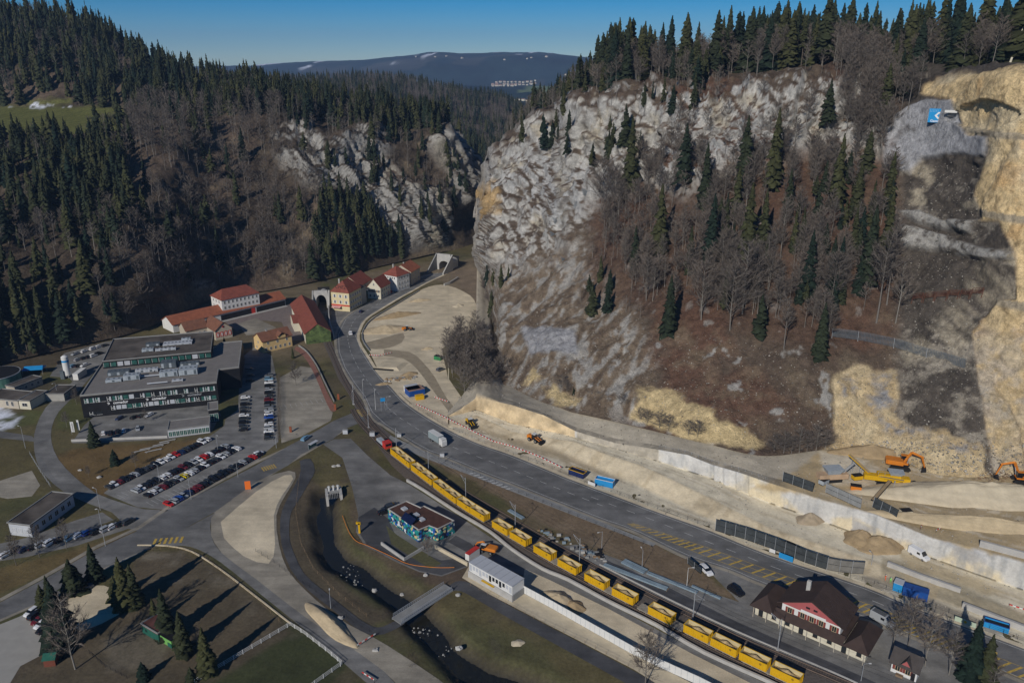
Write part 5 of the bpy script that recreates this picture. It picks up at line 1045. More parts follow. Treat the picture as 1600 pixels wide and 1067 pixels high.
# ---- black office block
A0 = W(125,620,9.6); B0 = W(339,599,9.6); rz, LO = frame(A0, B0); root = empty('office_block', (A0.x, A0.y, 0), rz); tag(root, 'large black clad office and factory block with grey flat roofs and white company lettering', 'office building')
inv = Matrix.Rotation(-rz, 4, 'Z') @ Matrix.Translation((-A0.x, -A0.y, 0)); loc = lambda x, y, z: tuple((inv @ W(x, y, z))[:2])
pl = [loc(125,620,9.6), loc(339,599,9.6), loc(342,579,9.6), loc(374,575,9.6), loc(379,534,9.6), loc(346,537,9.6), loc(334,545,9.6), loc(172,550,9.6)]
mb = MB(); mb.prism(pl, -.3, 9.6, M_CLAD); mb.build('wall', root)
def inset(p, d):
    c = Vector((sum(a[0] for a in p)/len(p), sum(a[1] for a in p)/len(p))); return [tuple(Vector(a) + (c - Vector(a)).normalized() * d) for a in p]
mb = MB(); mb.prism(pl, 9.6, 9.9, M_ROOFG); n = len(pl)
mb.sweep([(a[0], a[1], 9.9) for a in inset(pl, .3)] + [(*inset(pl, .3)[0], 9.9)], .45, .003, .5, M_CONCD); rf = mb.build('roof', root)
pl2 = [loc(160,566,13), loc(330,550,13), loc(334,519,13), loc(177,531,13)]
mb = MB(); mb.prism(pl2, 9.9, 13, M_CLAD); ph = mb.build('upper_storey', root); mb = MB(); mb.prism(pl2, 13, 13.25, M_ROOFD); mb.sweep([(a[0], a[1], 13.25) for a in inset(pl2, .2)] + [(*inset(pl2, .2)[0], 13.25)], .4, .003, .4, M_CONCD); mb.build('upper_roof', root)
r3 = random.Random(4)
def band(z, hh, xa, xb, n, skip=()):
    for i in range(n):
        x = xa + (xb - xa) * (i + .5) / n; w_ = (xb - xa) / n * .86; pan = i in skip
        mb = MB()
        if pan: mb.box(-w_/2, w_/2, -.12, 0, 0, hh, M_PANEL)
        else:
            mb.box(-w_/2, w_/2, -.06, 0, 0, hh, M_GGLASS if r3.random() < .6 else M_GLASS)
            mb.box(-w_/2, w_/2, -.12, 0, -.08, 0, M_FRAME)
            if i % 2 == 0:
                for x1 in (-w_*.45, w_*.05): mb.box(x1, x1+.16, -.14, -.06, 0, hh, M_FRAME)
                mb.box(-w_*.45, w_*.05, -.14, -.06, hh*.38, hh*.48, M_FRAME)
            if r3.random() < .5: mb.box(w_*.15, w_*.4, -.10, -.06, 0, hh, M_PANEL)
        mb.build('cladding_panel' if pan else 'window', root, loc=(x, -.02, z))
band(6.6, 1.9, LO*.02, LO*.985, 24, (8,)); band(2.5, 1.8, LO*.20, LO*.985, 20, (1, 2, 7, 8, 11)); band(1.0, 1.5, LO*.04, LO*.14, 2)
ux0 = pl2[0]; ux1 = pl2[1]; uL = math.dist(ux0, ux1); ua = math.atan2(ux1[1]-ux0[1], ux1[0]-ux0[0])
for i in range(16):
    mb = MB(); w_ = uL / 16 * .8; mb.box(0, w_, -.08, 0, 0, 2, M_PANEL if i in (2, 3, 13) else M_GGLASS); mb.box(0, .12, -.14, -.08, 0, 2, M_FRAME); o = mb.build('upper_window', root, loc=(ux0[0] + math.cos(ua)*uL*(i+.1)/16, ux0[1] + math.sin(ua)*uL*(i+.1)/16 - .02, 10.6)); o.rotation_euler.z = ua
for fx, z, m_ in ((.265, 5.5, M_TEXT), (.545, 5.5, M_TEXT), (.81, 5.6, M_TEXTG)):
    text_obj('company_lettering', 'comadur', 1.6, m_, root, Mframe((LO*fx+.7, -.1, z), (1,0,0), (0,0,1)), .04, .035)
    mb = MB()
    for k in range(6):
        a = k * math.pi / 3 + .3
        if k != 3: mb.box(LO*fx-4.0+.42*math.cos(a)-.13, LO*fx-4.0+.42*math.cos(a)+.13, -.14, -.04, z+.42*math.sin(a)-.13, z+.42*math.sin(a)+.13, m_)
    mb.box(LO*fx-4.1, LO*fx-3.65, -.14, -.04, z-.12, z+.12, m_); mb.build('company_emblem', root)
def unit(px0, py0, px1, py1, z, h, dd, m, legs=False):
    a = loc(px0, py0, z); b = loc(px1, py1, z); mb = MB(); x0, x1 = sorted((a[0], b[0])); y0 = min(a[1], b[1])
    mb.box(x0, x1, y0, y0+dd, z+.3, z+h, m); k = max(1, int((x1-x0)/1.6))
    for i in range(k): xx = x0 + (x1-x0)*(i+.5)/k; mb.box(xx-.5, xx+.5, y0-.05, y0, z+.5, z+h-.2, M_HVACD if i % 2 else M_HVAC)
    for i in range(k): xx = x0 + (x1-x0)*(i+.5)/k; mb.tube((xx, y0+dd/2, z+h), (xx, y0+dd/2, z+h+.18), .45, M_HVACD, 8)
    for xx in (x0+.2, x1-.2): mb.box(xx-.1, xx+.1, y0+.1, y0+dd-.1, z, z+.3, M_STEEL)
    mb.build('rooftop_unit', root)
for u in ((169,588,203,586,9.9,2.0,4,M_HVACD), (166,598,190,597,9.9,1.4,3,M_HVAC), (193,596,219,593,9.9,2.3,4,M_HVAC), (212,584,247,581,9.9,1.6,2.5,M_PANEL), (250,590,278,588,9.9,2.4,4,M_HVAC), (252,577,276,575,9.9,2.8,5,M_HVACD), (280,588,309,585,9.9,2.6,6,M_HVAC), (282,573,312,571,9.9,1.6,3,M_HVACD), (269,597,286,596,9.9,.8,2,M_PANEL),
          (222,551,240,549,13.25,1.3,3,M_HVAC), (243,550,275,547,13.25,1.2,2,M_PANEL), (228,543,250,541,13.25,1.6,3,M_HVACD), (255,541,300,538,13.25,.9,5,M_PANEL), (284,534,298,533,13.25,1.5,2,M_HVAC)): unit(*u)
mb = MB()
for (x0, y0, x1, y1) in ((205,590,250,586), (230,600,262,597), (240,580,252,576)): a = loc(x0,y0,10.5); b = loc(x1,y1,10.5); mb.tube((*a,10.7), (*b,10.7), .28, M_PANEL, 6)
mb.build('roof_pipe', root)
# low glazed annex, entrance block
house('glazed_annex', 'low grey annex with a glazed front beneath the black office block', 'annex', (262,672.5), (327,664.5), 8, 3.2, 'flat', 0, M_PANEL, M_ROOFG, [('f', 11, .5, 1.15, 2.0, M_GGLASS, F_, None, .01, .99)], depth_to=(327,651), ov=.15)
house('entrance_block', 'small black entrance block with a grey roof at the right corner of the office', 'annex', (325.5,641.5), (340.5,639.5), 8, 5.5, 'flat', 0, M_CLAD, M_ROOFG, [('f', 2, .6, 1.5, 3.2, M_GGLASS, F_, None, .02, .98)], ov=.2)
mb = MB(); a, b = W(112,690,0), W(262,684,0); mb.sweep([(a.x, a.y), (b.x, b.y)], .3, 0, 1.0, M_CONC); tag(mb.build('forecourt_wall'), 'long pale concrete parapet along the front of the office forecourt', 'wall')
# ---- station
def local(root): return Matrix.Rotation(-root.rotation_euler.z, 4, 'Z') @ Matrix.Translation(-Vector(root.location))
a, b, c = W(1171,945,3.6), W(1356,1025.6,3.6), W(1378.5,983.4,3.6); rz, LS = frame(a, b); root = empty('station_building', (a.x, a.y, 0), rz); tag(root, 'railway station with dark brown tiled roofs, white gable wall and rose painted gable', 'station building')
q = c - b; DS = abs(-math.sin(rz)*q.x + math.cos(rz)*q.y); o1 = .9
mb = MB(); mb.box(o1, LS-o1, o1+1.2, DS-o1, -.3, 3.6, M_CREAM); mb.build('wall', root)
iv = local(root); mA = iv @ W(1216,940,7.6); mB_ = iv @ W(1317.5,982.5,7.6); mC = iv @ W(1341,949.7,7.6); x0, x1 = mA.x + .8, mB_.x - .8; y0 = (mA.y + mB_.y)/2 + .9; y1 = mC.y - .8
mb = MB(); mb.box(x0, x1, y0, y1, 3.6, 7.9, M_WHITE); xm = (x0+x1)/2; mb.build('upper_wall', root)
mb = MB()
def tri(y, m, z0, s=1.0): mb.add([(x0-(.0),y,z0),(x1,y,z0),(xm,y,11.3),(x0,y+.2,z0),(x1,y+.2,z0),(xm,y+.2,11.3)], [(0,1,2),(5,4,3),(0,2,5,3),(1,4,5,2)], m)
tri(y0-.06, M_PINK, 7.7); tri(y1-.2, M_WHITE, 7.9); mb.box(x0, x0+(x1-x0)*.32, y0-.07, y0-.002, 7.2, 7.72, M_PINK); mb.box(x1-(x1-x0)*.25, x1, y0-.07, y0-.002, 7.2, 7.72, M_PINK); mb.build('gable', root)
mb = MB(); gable_roof(mb, x1-x0, y1-y0, 7.9, 3.6, 1.1, M_TILED, 'y', x0=x0, y0=y0, th=.25); rf = mb.build('upper_roof', root); mb = MB(); mb.box(xm-3.6, xm-2.6, y1-4, y1-3.2, 9, 13, M_CONC); mb.build('chimney', rf)
for i, t in enumerate((.14, .36, .52, .68, .9)):
    w_ = 1.0; mb = win_mesh(w_, 1.5, M_GLASS, mat('window_frame_cream%d' % i, (.5,.4,.25), var=.05) if i == 0 else bpy.data.materials['window_frame_cream0'], M_SHUT); mb.build('window', root, loc=(x0+(x1-x0)*t, y0-.01, 5.2))
for t in (-.6, .6): mb = MB(); mb.box(-.5,.5,-.08,0,0,.5,M_GLASS); mb.build('gable_vent', root, loc=(xm+t*1.6, y0-.07, 8.6))
# skirt roofs round the upper block
mb = MB(); V_s = [(0,0,3.6),(LS,0,3.6),(LS,DS,3.6),(0,DS,3.6)]; yt = y0 - .02; zt = 5.9
mb.add([(x0-1.5,0,3.6),(x1+1.5,0,3.6),(x1+1.5,yt,5.2),(x0-1.5,yt,5.2),(x0-1.5,0,3.4),(x1+1.5,0,3.4),(x1+1.5,yt,5.0),(x0-1.5,yt,5.0)], [(0,1,2,3),(4,7,6,5),(0,4,5,1),(1,5,6,2),(3,7,4,0)], M_TILED)
mb.build('canopy_roof', root); mb = MB(); hip_roof(mb, x0-1.5, DS, 3.6, 3.0, 0, M_TILED, ins=None); mb.build('side_roof', root); mb = MB(); hip_roof(mb, LS-x1-1.5, DS, 3.6, 3.0, 0, M_TILED, x0=x1+1.5); mb.build('side_roof', root)
mb = MB(); mb.box(x0-1.4, x1+1.4, y0, DS-.02, 3.6, 4.6, M_TILED); mb.build('rear_roof', root)
me = MB(); me.box(-.08,.08,-.08,.08,0,3.5,M_BEIGE); me = me.mesh('canopy_post')
for i in range(9): o = bpy.data.objects.new('canopy_post', me); link(o, root); o.location = (1 + (LS-2)*i/8, .7, 0)
wall_windows(root, LS, DS, [])
for i in range(8):
    mb = MB(); mb.box(-.6,.6,-.08,0,0,2.0,M_GLASS); mb.box(-.75,.75,-.1,-.08,-.1,0,M_WOODB); mb.build('window' if i % 3 else 'door', root, loc=(2.5 + (LS-5)*i/7, o1+1.19, .9 if i % 3 else .1))
mb = MB(); mb.box(0,.5,0,.3,0,1.7,M_BLUE); p_ = W(1288.5,1003,0); tag(mb.build('ticket_machine', loc=p_, rz=rz), 'blue ticket machine standing under the station canopy', 'ticket machine')
# little white hut
r_, L_, D_ = house('small_hut', 'small white hut with a dark cross gabled roof and wine red windows beside the station', 'hut', (1394,1031), (1434,1048.5), 5.2, 3.2, 'gable', 2.2, M_WHITE, M_TILEG, [('f', 2, 1.1, 1.0, 1.2, G_, bpy.data.materials['window_frame_cream0'], M_SHUT, .05, .85), ('r', 1, 1.0, .9, 1.2, G_, F_, None, .2, .8)], ov=.6)
mb = MB(); mb.add([(L_*.32,-.1,3.0),(L_*.78,-.1,3.0),(L_*.55,-.1,4.9),(L_*.32,1,3.0),(L_*.78,1,3.0),(L_*.55,1,4.9)], [(0,1,2),(0,2,5,3),(1,4,5,2)], M_PINK); gable_roof(mb, L_*.46, 2.8, 3.1, 1.9, .35, M_TILEG, 'y', x0=L_*.32, y0=-.2); mb.build('front_gable', r_)
mb = MB(); mb.box(-.45,.45,-.1,0,0,2.1,M_CLAD); mb.build('door', r_, loc=(L_*.86,-.01,.1)); mb = MB(); mb.box(-.8,.8,-.9,-.1,0,.5,M_WOODB); mb.build('bench', r_, loc=(L_*.38,-.1,.05))
# ---- painted workshop
M_GRAF = bpy.data.materials.new('street_art_wall'); M_GRAF.use_nodes = True; N = M_GRAF.node_tree.nodes; Lk = M_GRAF.node_tree.links; gi = N.new('ShaderNodeNewGeometry'); vo = N.new('ShaderNodeTexVoronoi'); vo.inputs['Scale'].default_value = 1.25; vo.inputs['Randomness'].default_value = 1
no = N.new('ShaderNodeTexNoise'); no.inputs['Scale'].default_value = .8; vm = N.new('ShaderNodeVectorMath'); vm.operation = 'ADD'; Lk.new(gi.outputs['Position'], vm.inputs[0]); Lk.new(no.outputs['Color'], vm.inputs[1]); Lk.new(gi.outputs['Position'], no.inputs['Vector']); Lk.new(vm.outputs[0], vo.inputs['Vector'])
cr_ = N.new('ShaderNodeValToRGB'); cr_.color_ramp.interpolation = 'CONSTANT'; e = cr_.color_ramp.elements; e[0].position = 0; e[0].color = (.01,.02,.05,1); e[1].position = .22; e[1].color = (.01,.22,.22,1)
for p_, c_ in ((.42,(.02,.10,.38,1)), (.55,(.55,.48,.24,1)), (.66,(.02,.30,.26,1)), (.78,(.6,.66,.66,1)), (.86,(.01,.04,.10,1))): x = e.new(p_); x.color = c_
sc_ = N.new('ShaderNodeSeparateColor'); Lk.new(vo.outputs['Color'], sc_.inputs[0]); Lk.new(sc_.outputs[0], cr_.inputs['Fac']); Lk.new(cr_.outputs['Color'], N['Principled BSDF'].inputs['Base Color'])
z_ = 4.2; gp = [(606,796),(634.7,783.6),(657.5,793.7),(662.5,791),(710,814.5),(684.5,827.5),(671,822.4),(654,829)]; a, b = W(606,796,z_), W(654,829,z_); rz, _l = frame(a, b); root = empty('painted_workshop', (a.x, a.y, 0), rz); tag(root, 'low workshop covered in blue and green street art with a brown flat roof', 'workshop'); iv = local(root)
gl = [tuple((iv @ W(x, y, z_))[:2]) for x, y in gp]; mb = MB(); mb.prism(gl, -.3, z_, M_GRAF); mb.build('wall', root)
mb = MB(); mb.prism(gl, z_, z_+.15, M_ROOFB); mb.sweep([(q[0], q[1], z_+.15) for q in inset(gl, .15)] + [(*inset(gl, .15)[0], z_+.15)], .3, .003, .3, M_CONC); rf = mb.build('roof', root)
for x, y in ((632,796), (650.5,805.5), (659,812.5)): q = iv @ W(x, y, z_); mb = MB(); mb.box(-.9,.9,-.8,.8,0,.5,M_PANEL); mb.build('skylight', rf, loc=(q.x, q.y, z_+.15))
q = iv @ W(638,815,z_); mb = MB(); mb.hexa([(-2.8,-.9,.1),(2.8,-.9,.1),(2.8,1.0,1.7),(-2.8,1.0,1.7),(-2.8,-.9,.2),(2.8,-.9,.2),(2.8,1.0,1.8),(-2.8,1.0,1.8)], mat('solar_cells', (.008,.012,.04), rough=.25, var=.3, spec=.5)); mb.build('solar_panel', rf, loc=(q.x, q.y, z_+.15))
# ---- site cabins on their concrete plinth
z_ = 4.9; a, b = W(732.5,878.5,z_), W(800,916.5,z_); c = W(752.8,867,z_); rz, L_ = frame(a, b); q = c - a; D_ = abs(-math.sin(rz)*q.x + math.cos(rz)*q.y); root = empty('site_cabins', (a.x, a.y, 0), rz); tag(root, 'row of white site cabins under one ribbed grey roof on a concrete plinth', 'site cabin')
mb = MB(); mb.box(-.2, L_+.2, -.2, .3, -.3, 2.1, M_CONC); mb.box(-.2, L_+.2, .3, D_, -.3, 2.09, M_CONCD); mb.build('plinth', root); mb = MB(); mb.box(0, L_, .1, D_-.1, 2.1, z_, M_WHITE); mb.build('wall', root)
mb = MB(); mb.box(-.1, L_+.1, 0, D_, z_, z_+.12, M_PANEL)
for i in range(8): mb.box(L_*i/7-.06, L_*i/7+.06, 0, D_, z_+.12, z_+.2, M_STEEL)
mb.build('roof', root)
for i in range(13): mb = MB(); mb.box(-.42,.42,-.06,0,0,1.2 if i % 3 else 1.9, M_GLASS if 5 < i < 11 else M_PANEL); mb.build('window' if i % 3 else 'door', root, loc=(L_*(i+.5)/13, .09, 3.2 if i % 3 else 2.5))
mb = MB(); mb.box(L_*.34, L_*.62, -.9, -.22, 1.95, 2.1, M_YEL); mb.build('yellow_walkway', root)
def crate(name, label, cat, a, b, depth, h, m, z0=0, roofm=None, open_top=False, rim=None, ribs=True, fill=None, group=None, sheets=None):
    A = W(*a, z0); B_ = W(*b, z0); rz, L = frame(A, B_); root = empty(name, A, rz); tag(root, label, cat, group); mb = MB(); t = .1
    if open_top:
        mb.box(0,L,0,t,.15,h,m); mb.box(0,L,depth-t,depth,.15,h,m); mb.box(0,t,t,depth-t,.15,h,m); mb.box(L-t,L,t,depth-t,.15,h,m); mb.box(t,L-t,t,depth-t,.15,.3,m)
    else: mb.box(0,L,0,depth,.1,h,m)
    if ribs:
        k = int(L / .55)
        for i in range(1, k): x = L*i/k; mb.box(x-.06, x+.06, -.05, -.002, .25, h-.15, m); mb.box(x-.06, x+.06, depth+.002, depth+.05, .25, h-.15, m)
    mb.build('shell', root); mb = MB()
    if rim or roofm:
        if open_top:
            for q in ((-.06,L+.06,-.06,.1), (-.06,L+.06,depth-.1,depth+.06), (-.06,.1,.1,depth-.1), (L-.1,L+.06,.1,depth-.1)): mb.box(*q, h+.002, h+.16, rim)
        else: mb.box(-.05, L+.05, -.05, depth+.05, h, h+.12, roofm)
        mb.build('rim' if open_top else 'roof', root)
    if fill: mb = MB(); mb.box(.12, L-.12, .12, depth-.12, .31, h*.8, fill); mb.build('load', root)
    return root
crate('stores_container', 'small white container with a red patch on its roof beside the site cabins', 'container', (727,876), (733,879), 4.8, 2.7, M_WHITE, roofm=M_REDP)
crate('blue_site_container', 'blue site container under rusty roof sheets beside the works entrance', 'container', (640,621), (664,616), 5.5, 2.7, M_BLUE, roofm=mat('rusty_sheets', (.30,.27,.25), var=.4, scale=.8, col2=(.28,.14,.09)))
crate('white_site_cabin', 'narrow white cabin on the left end of the blue container', 'cabin', (631,611), (638,619), 6, 2.7, M_WHITE, roofm=M_PANEL)
crate('yellow_skip', 'small yellow skip in front of the blue site container', 'skip', (650.5,626), (663,624), 2.2, 1.9, M_YEL, roofm=M_YEL)
crate('yellow_rimmed_skip', 'dark blue skip with a yellow rim beside the main road', 'skip', (888,741), (911,749), 2.6, 2.1, mat('navy_steel', (.012,.025,.10), rough=.5), open_top=True, rim=M_YEL, fill=M_BLACK)
crate('white_rimmed_skip', 'bright blue open skip with a white rim beside the main road', 'skip', (929,757), (957,763.5), 2.6, 2.4, M_LBLUE, open_top=True, rim=M_FRAME, fill=M_LBLUE)
crate('large_blue_container', 'long dark blue container behind the road fence near the two workers', 'container', (1409,929), (1448,941), 2.6, 2.6, M_BLUE, roofm=M_BLUE)
crate('pale_blue_container', 'short pale blue container on the left end of the dark blue one', 'container', (1394,922), (1408,927), 2.8, 2.6, M_LBLUE, roofm=M_PANEL)
crate('blue_frame_skip', 'blue skip full of steel frames beside the road fence', 'skip', (1536,979), (1575,991), 2.4, 1.7, M_LBLUE, open_top=True, rim=M_BLUE, fill=M_CLAD)
# green shed, red hut, lower-left hall
r_, L_, D_ = house('green_shed', 'dark green wooden shed with a rusty roof on the brown field', 'shed', (221,975), (247,990.5), 4.5, 2.6, 'flat', 0, M_DGREEN, mat('rusty_felt_roof', (.12,.05,.04), var=.3), [('f', 1, 1.1, .7, .7, G_, M_DGREEN, None, .1, .4)], ov=.2)
mb = MB(); mb.box(L_+.02, L_+4.5, .5, D_-.3, 0, 2.3, M_LGREEN); mb.box(L_, L_+4.7, .3, D_-.1, 2.3, 2.42, M_CLAD); mb.box(L_+3, L_+4.6, .35, .5, 0, 1.2, M_DGREEN); mb.build('lean_to', r_)
house('garden_hut', 'little red brown hut with a green roof behind the leafless birch', 'hut', (67,1031), (85,1029), 2.6, 2.1, 'gable', .8, mat('red_brown_boards', (.16,.05,.03), var=.15), M_DGREEN, ov=.25)
r_, L_, D_ = house('field_hall', 'low hall with a dark sloping roof and a white end wall beside the winding road', 'hall', (13,817), (47,821), 20, 4.2, 'flat', 0, M_PANEL, M_ROOFD, [('r', 6, 1.4, 1.4, 1.6, M_GLASS, F_, None, .05, .95), ('f', 3, 1.2, 1.2, 1.5, M_PANEL, F_, None, .1, .9)], depth_to=(90,770), ov=.3)
# left edge: tank, flat roofed buildings, silo, canopy
p_ = W(0,598,0); root = empty('round_tank', p_); tag(root, 'round green steel tank with a dark cover at the left edge', 'tank'); mb = MB(); mb.tube((0,0,-.3), (0,0,4.6), 9, mat('green_steel_tank', (.09,.20,.16), var=.25, scale=.5), 36); mb.build('shell', root); mb = MB(); mb.tube((0,0,4.6), (0,0,4.9), 9.2, M_STEEL, 36); mb.tube((0,0,4.9), (0,0,4.95), 8.8, M_BLACK, 36); mb.build('cover', root)
house('flat_shed', 'flat roofed beige shed beside the round green tank', 'building', (9,603), (23,606), 12, 3.4, 'flat', 0, M_BEIGE, M_ROOFD, [('r', 4, 1.2, 1, 1.2, G_, F_, None, .05, .95)], depth_to=(53,587), ov=.2)
house('flat_garage', 'flat roofed beige garage with a green door at the road bend', 'building', (29,626), (46.5,627), 10, 3.8, 'flat', 0, M_CREAM, M_ROOFD, [('f', 1, 1.4, 2.2, 1.4, G_, F_, None, .1, .9)], depth_to=(70.5,611), ov=.25)
house('flat_annex', 'long flat roofed beige building cut by the left edge', 'building', (-25,622), (28,627), 10, 3.6, 'flat', 0, M_BEIGE, M_ROOFD, [('f', 2, 1.2, 1, 2.0, G_, F_, None, .6, .9)], ov=.2)
house('low_workshop', 'low dark roofed workshop between garage and winding road', 'building', (71,616), (76,616), 8, 3.2, 'flat', 0, M_GREYW, M_ROOFD, [('r', 4, 1.0, 1.2, 1.2, M_GGLASS, F_, None, .05, .95)], depth_to=(97,602), ov=.2, L=8)
p_ = W(107,590,0); root = empty('white_silo', p_); tag(root, 'white cylindrical silo with a blue band behind the office block', 'silo'); mb = MB(); mb.tube((0,0,1.5), (0,0,10.5), 1.5, M_WHITE, 20); mb.tube((0,0,10.5), (0,0,11.1), 1.5, M_WHITE, 20, r2=.6); mb.build('tank', root); mb = MB(); mb.tube((0,0,8.0), (0,0,8.9), 1.53, M_LBLUE, 20, caps=False); mb.build('blue_band', root); mb = MB()
for k in range(4): a_ = k*math.pi/2+.7; mb.tube((1.2*math.cos(a_),1.2*math.sin(a_),0), (1.2*math.cos(a_),1.2*math.sin(a_),1.8), .12, M_STEEL, 5)
mb.box(-2.3,-.6,-2.2,-.8,0,4,M_HVACD); mb.build('stand', root)
crate('white_box_trailer', 'white box trailer parked at the foot of the silo', 'trailer', (115,594), (123,594), 8, 3, M_WHITE, roofm=M_WHITE, ribs=False)
p_ = W(57,583,0); root = empty('blue_canopy', p_, .2); tag(root, 'bright blue tarpaulin canopy beside the rear car park', 'canopy'); mb = MB(); mb.add([(-5,-3,2.6),(4,-3,2.6),(4,3,2.6),(-5,3,2.6),(-4.5,0,3.8),(3.5,0,3.8)], [(0,1,5,4),(1,2,5),(2,3,4,5),(3,0,4),(3,2,1,0)], M_LBLUE); mb.build('tarpaulin', root); mb = MB()
for x in (-4.8, 3.8):
    for y in (-2.8, 2.8): mb.tube((x,y,0), (x,y,2.6), .07, M_STEEL, 5)
mb.build('frame', root)
# bus shelter, sluice, footbridge, kiosk
A = W(487,704,0); B_ = W(499,697,0); rz, L_ = frame(A, B_); root = empty('bus_shelter', A, rz); tag(root, 'glass bus shelter on the kerb of the crossing road', 'bus shelter'); mb = MB(); mb.box(0,L_,.1,1.6,2.3,2.42,M_PANEL); mb.build('roof', root); mb = MB(); mb.box(0,L_,1.4,1.45,.3,2.2,mat('shelter_glass', (.05,.13,.13), rough=.2)); mb.build('glass_wall', root); mb = MB()
for i in range(4): x = L_*i/3; mb.tube((x,1.5,0), (x,1.5,2.3), .06, M_STEEL, 5)
mb.build('frame', root)
A = W(512,779,0); B_ = W(533,776,0); rz, L_ = frame(A, B_); root = empty('sluice_house', A, rz); tag(root, 'concrete sluice with white lifting gear at the head of the stream', 'sluice'); mb = MB(); mb.box(-.5, .3, -1, 5, -2.5, 1.3, M_CONC); mb.box(L_-.3, L_+.5, -1, 5, -2.5, 1.3, M_CONC); mb.box(-.5, L_+.5, 2, 5, .8, 1.1, M_CONCD); mb.build('piers', root); mb = MB()
for i in range(3): x = L_*(i+.5)/3; mb.box(x-.25,x+.25,3,3.6,1.1,2.9,M_FRAME); mb.tube((x-.5,3.3,2.6), (x+.5,3.3,2.6), .25, M_HVAC, 8)
mb.build('lifting_gear', root); mb = MB()
for i in range(9): x = L_*i/8; mb.tube((x,-.9,1.3 if i in (0,8) else .2), (x,-.9,2.2), .04, M_FRAME, 4)
mb.tube((0,-.9,2.2), (L_,-.9,2.2), .04, M_FRAME, 4); mb.build('railing', root)
A = W(627,972,.6); B_ = W(706,921,.6); rz, L_ = frame(A, B_); root = empty('footbridge', (A.x, A.y, .5), rz); tag(root, 'straight steel footbridge with mesh railings over the stream', 'footbridge'); mb = MB(); mb.box(-.5, L_+.5, 0, 3.2, -.1, .12, M_CONCD); mb.build('deck', root)
for y in (-.1, 3.2):
    mb = MB(); mb.box(-.4, L_+.4, y, y+.12, -.45, .15, M_STEEL); mb.tube((0,y+.06,1.2), (L_,y+.06,1.2), .06, M_STEEL, 6); mb.tube((0,y+.06,.7), (L_,y+.06,.7), .03, M_STEEL, 4)
    n = 26
    for i in range(n+1): mb.tube((L_*i/n,y+.06,.15), (L_*i/n,y+.06,1.2), .035, M_STEEL, 4)
    for k in range(5): mb.tube((0,y+.06,.25+.19*k), (L_,y+.06,.25+.19*k), .016, M_STEEL, 3)
    mb.build('railing', root)
# ------------------------------------------------------------ cars
PAINT = {'white': (.72,.73,.74), 'black': (.012,.012,.014), 'dark grey': (.04,.045,.05), 'silver': (.34,.36,.38), 'grey': (.13,.14,.15), 'red': (.45,.02,.018), 'dark red': (.14,.015,.018), 'blue': (.02,.07,.30), 'dark blue': (.012,.025,.075), 'yellow': (.62,.50,.01), 'green': (.02,.12,.05), 'pale blue': (.16,.30,.42)}
PM = {k: mat('car_paint_' + k.replace(' ', '_'), c, rough=.28, var=.04, spec=.6) for k, c in PAINT.items()}
M_CGL = mat('car_glass', (.010,.012,.014), rough=.08, var=.1, spec=.7); M_TYRE = mat('tyre_rubber', (.015,.015,.015), rough=.8); M_RIM = mat('wheel_rim', (.35,.36,.37), rough=.4, metal=.5, var=.05); M_LAMP = mat('lamp_lens', (.6,.6,.55), rough=.2, var=.05); M_RLAMP = mat('tail_lamp', (.30,.01,.01), rough=.3, var=.05)
def section(mb, st, m):
    """lofted cross sections: (x, half width, z bottom, z top)"""
    v = []; n = len(st)
    for x, w_, z0, z1 in st:
        c = min(.12, (z1 - z0) * .3); v += [(x,-w_*.94,z0),(x,-w_,z0+c),(x,-w_*.97,z1-c*.6),(x,-w_*.86,z1),(x,w_*.86,z1),(x,w_*.97,z1-c*.6),(x,w_,z0+c),(x,w_*.94,z0)]
    f = [(8*i+j, 8*(i+1)+j, 8*(i+1)+(j+1) % 8, 8*i+(j+1) % 8) for i in range(n-1) for j in range(8)]; f += [tuple(range(8)), tuple(range(8*(n-1), 8*n))[::-1]]
    return mb.add(v, [tuple(reversed(q)) for q in f], m)
CARM = {}
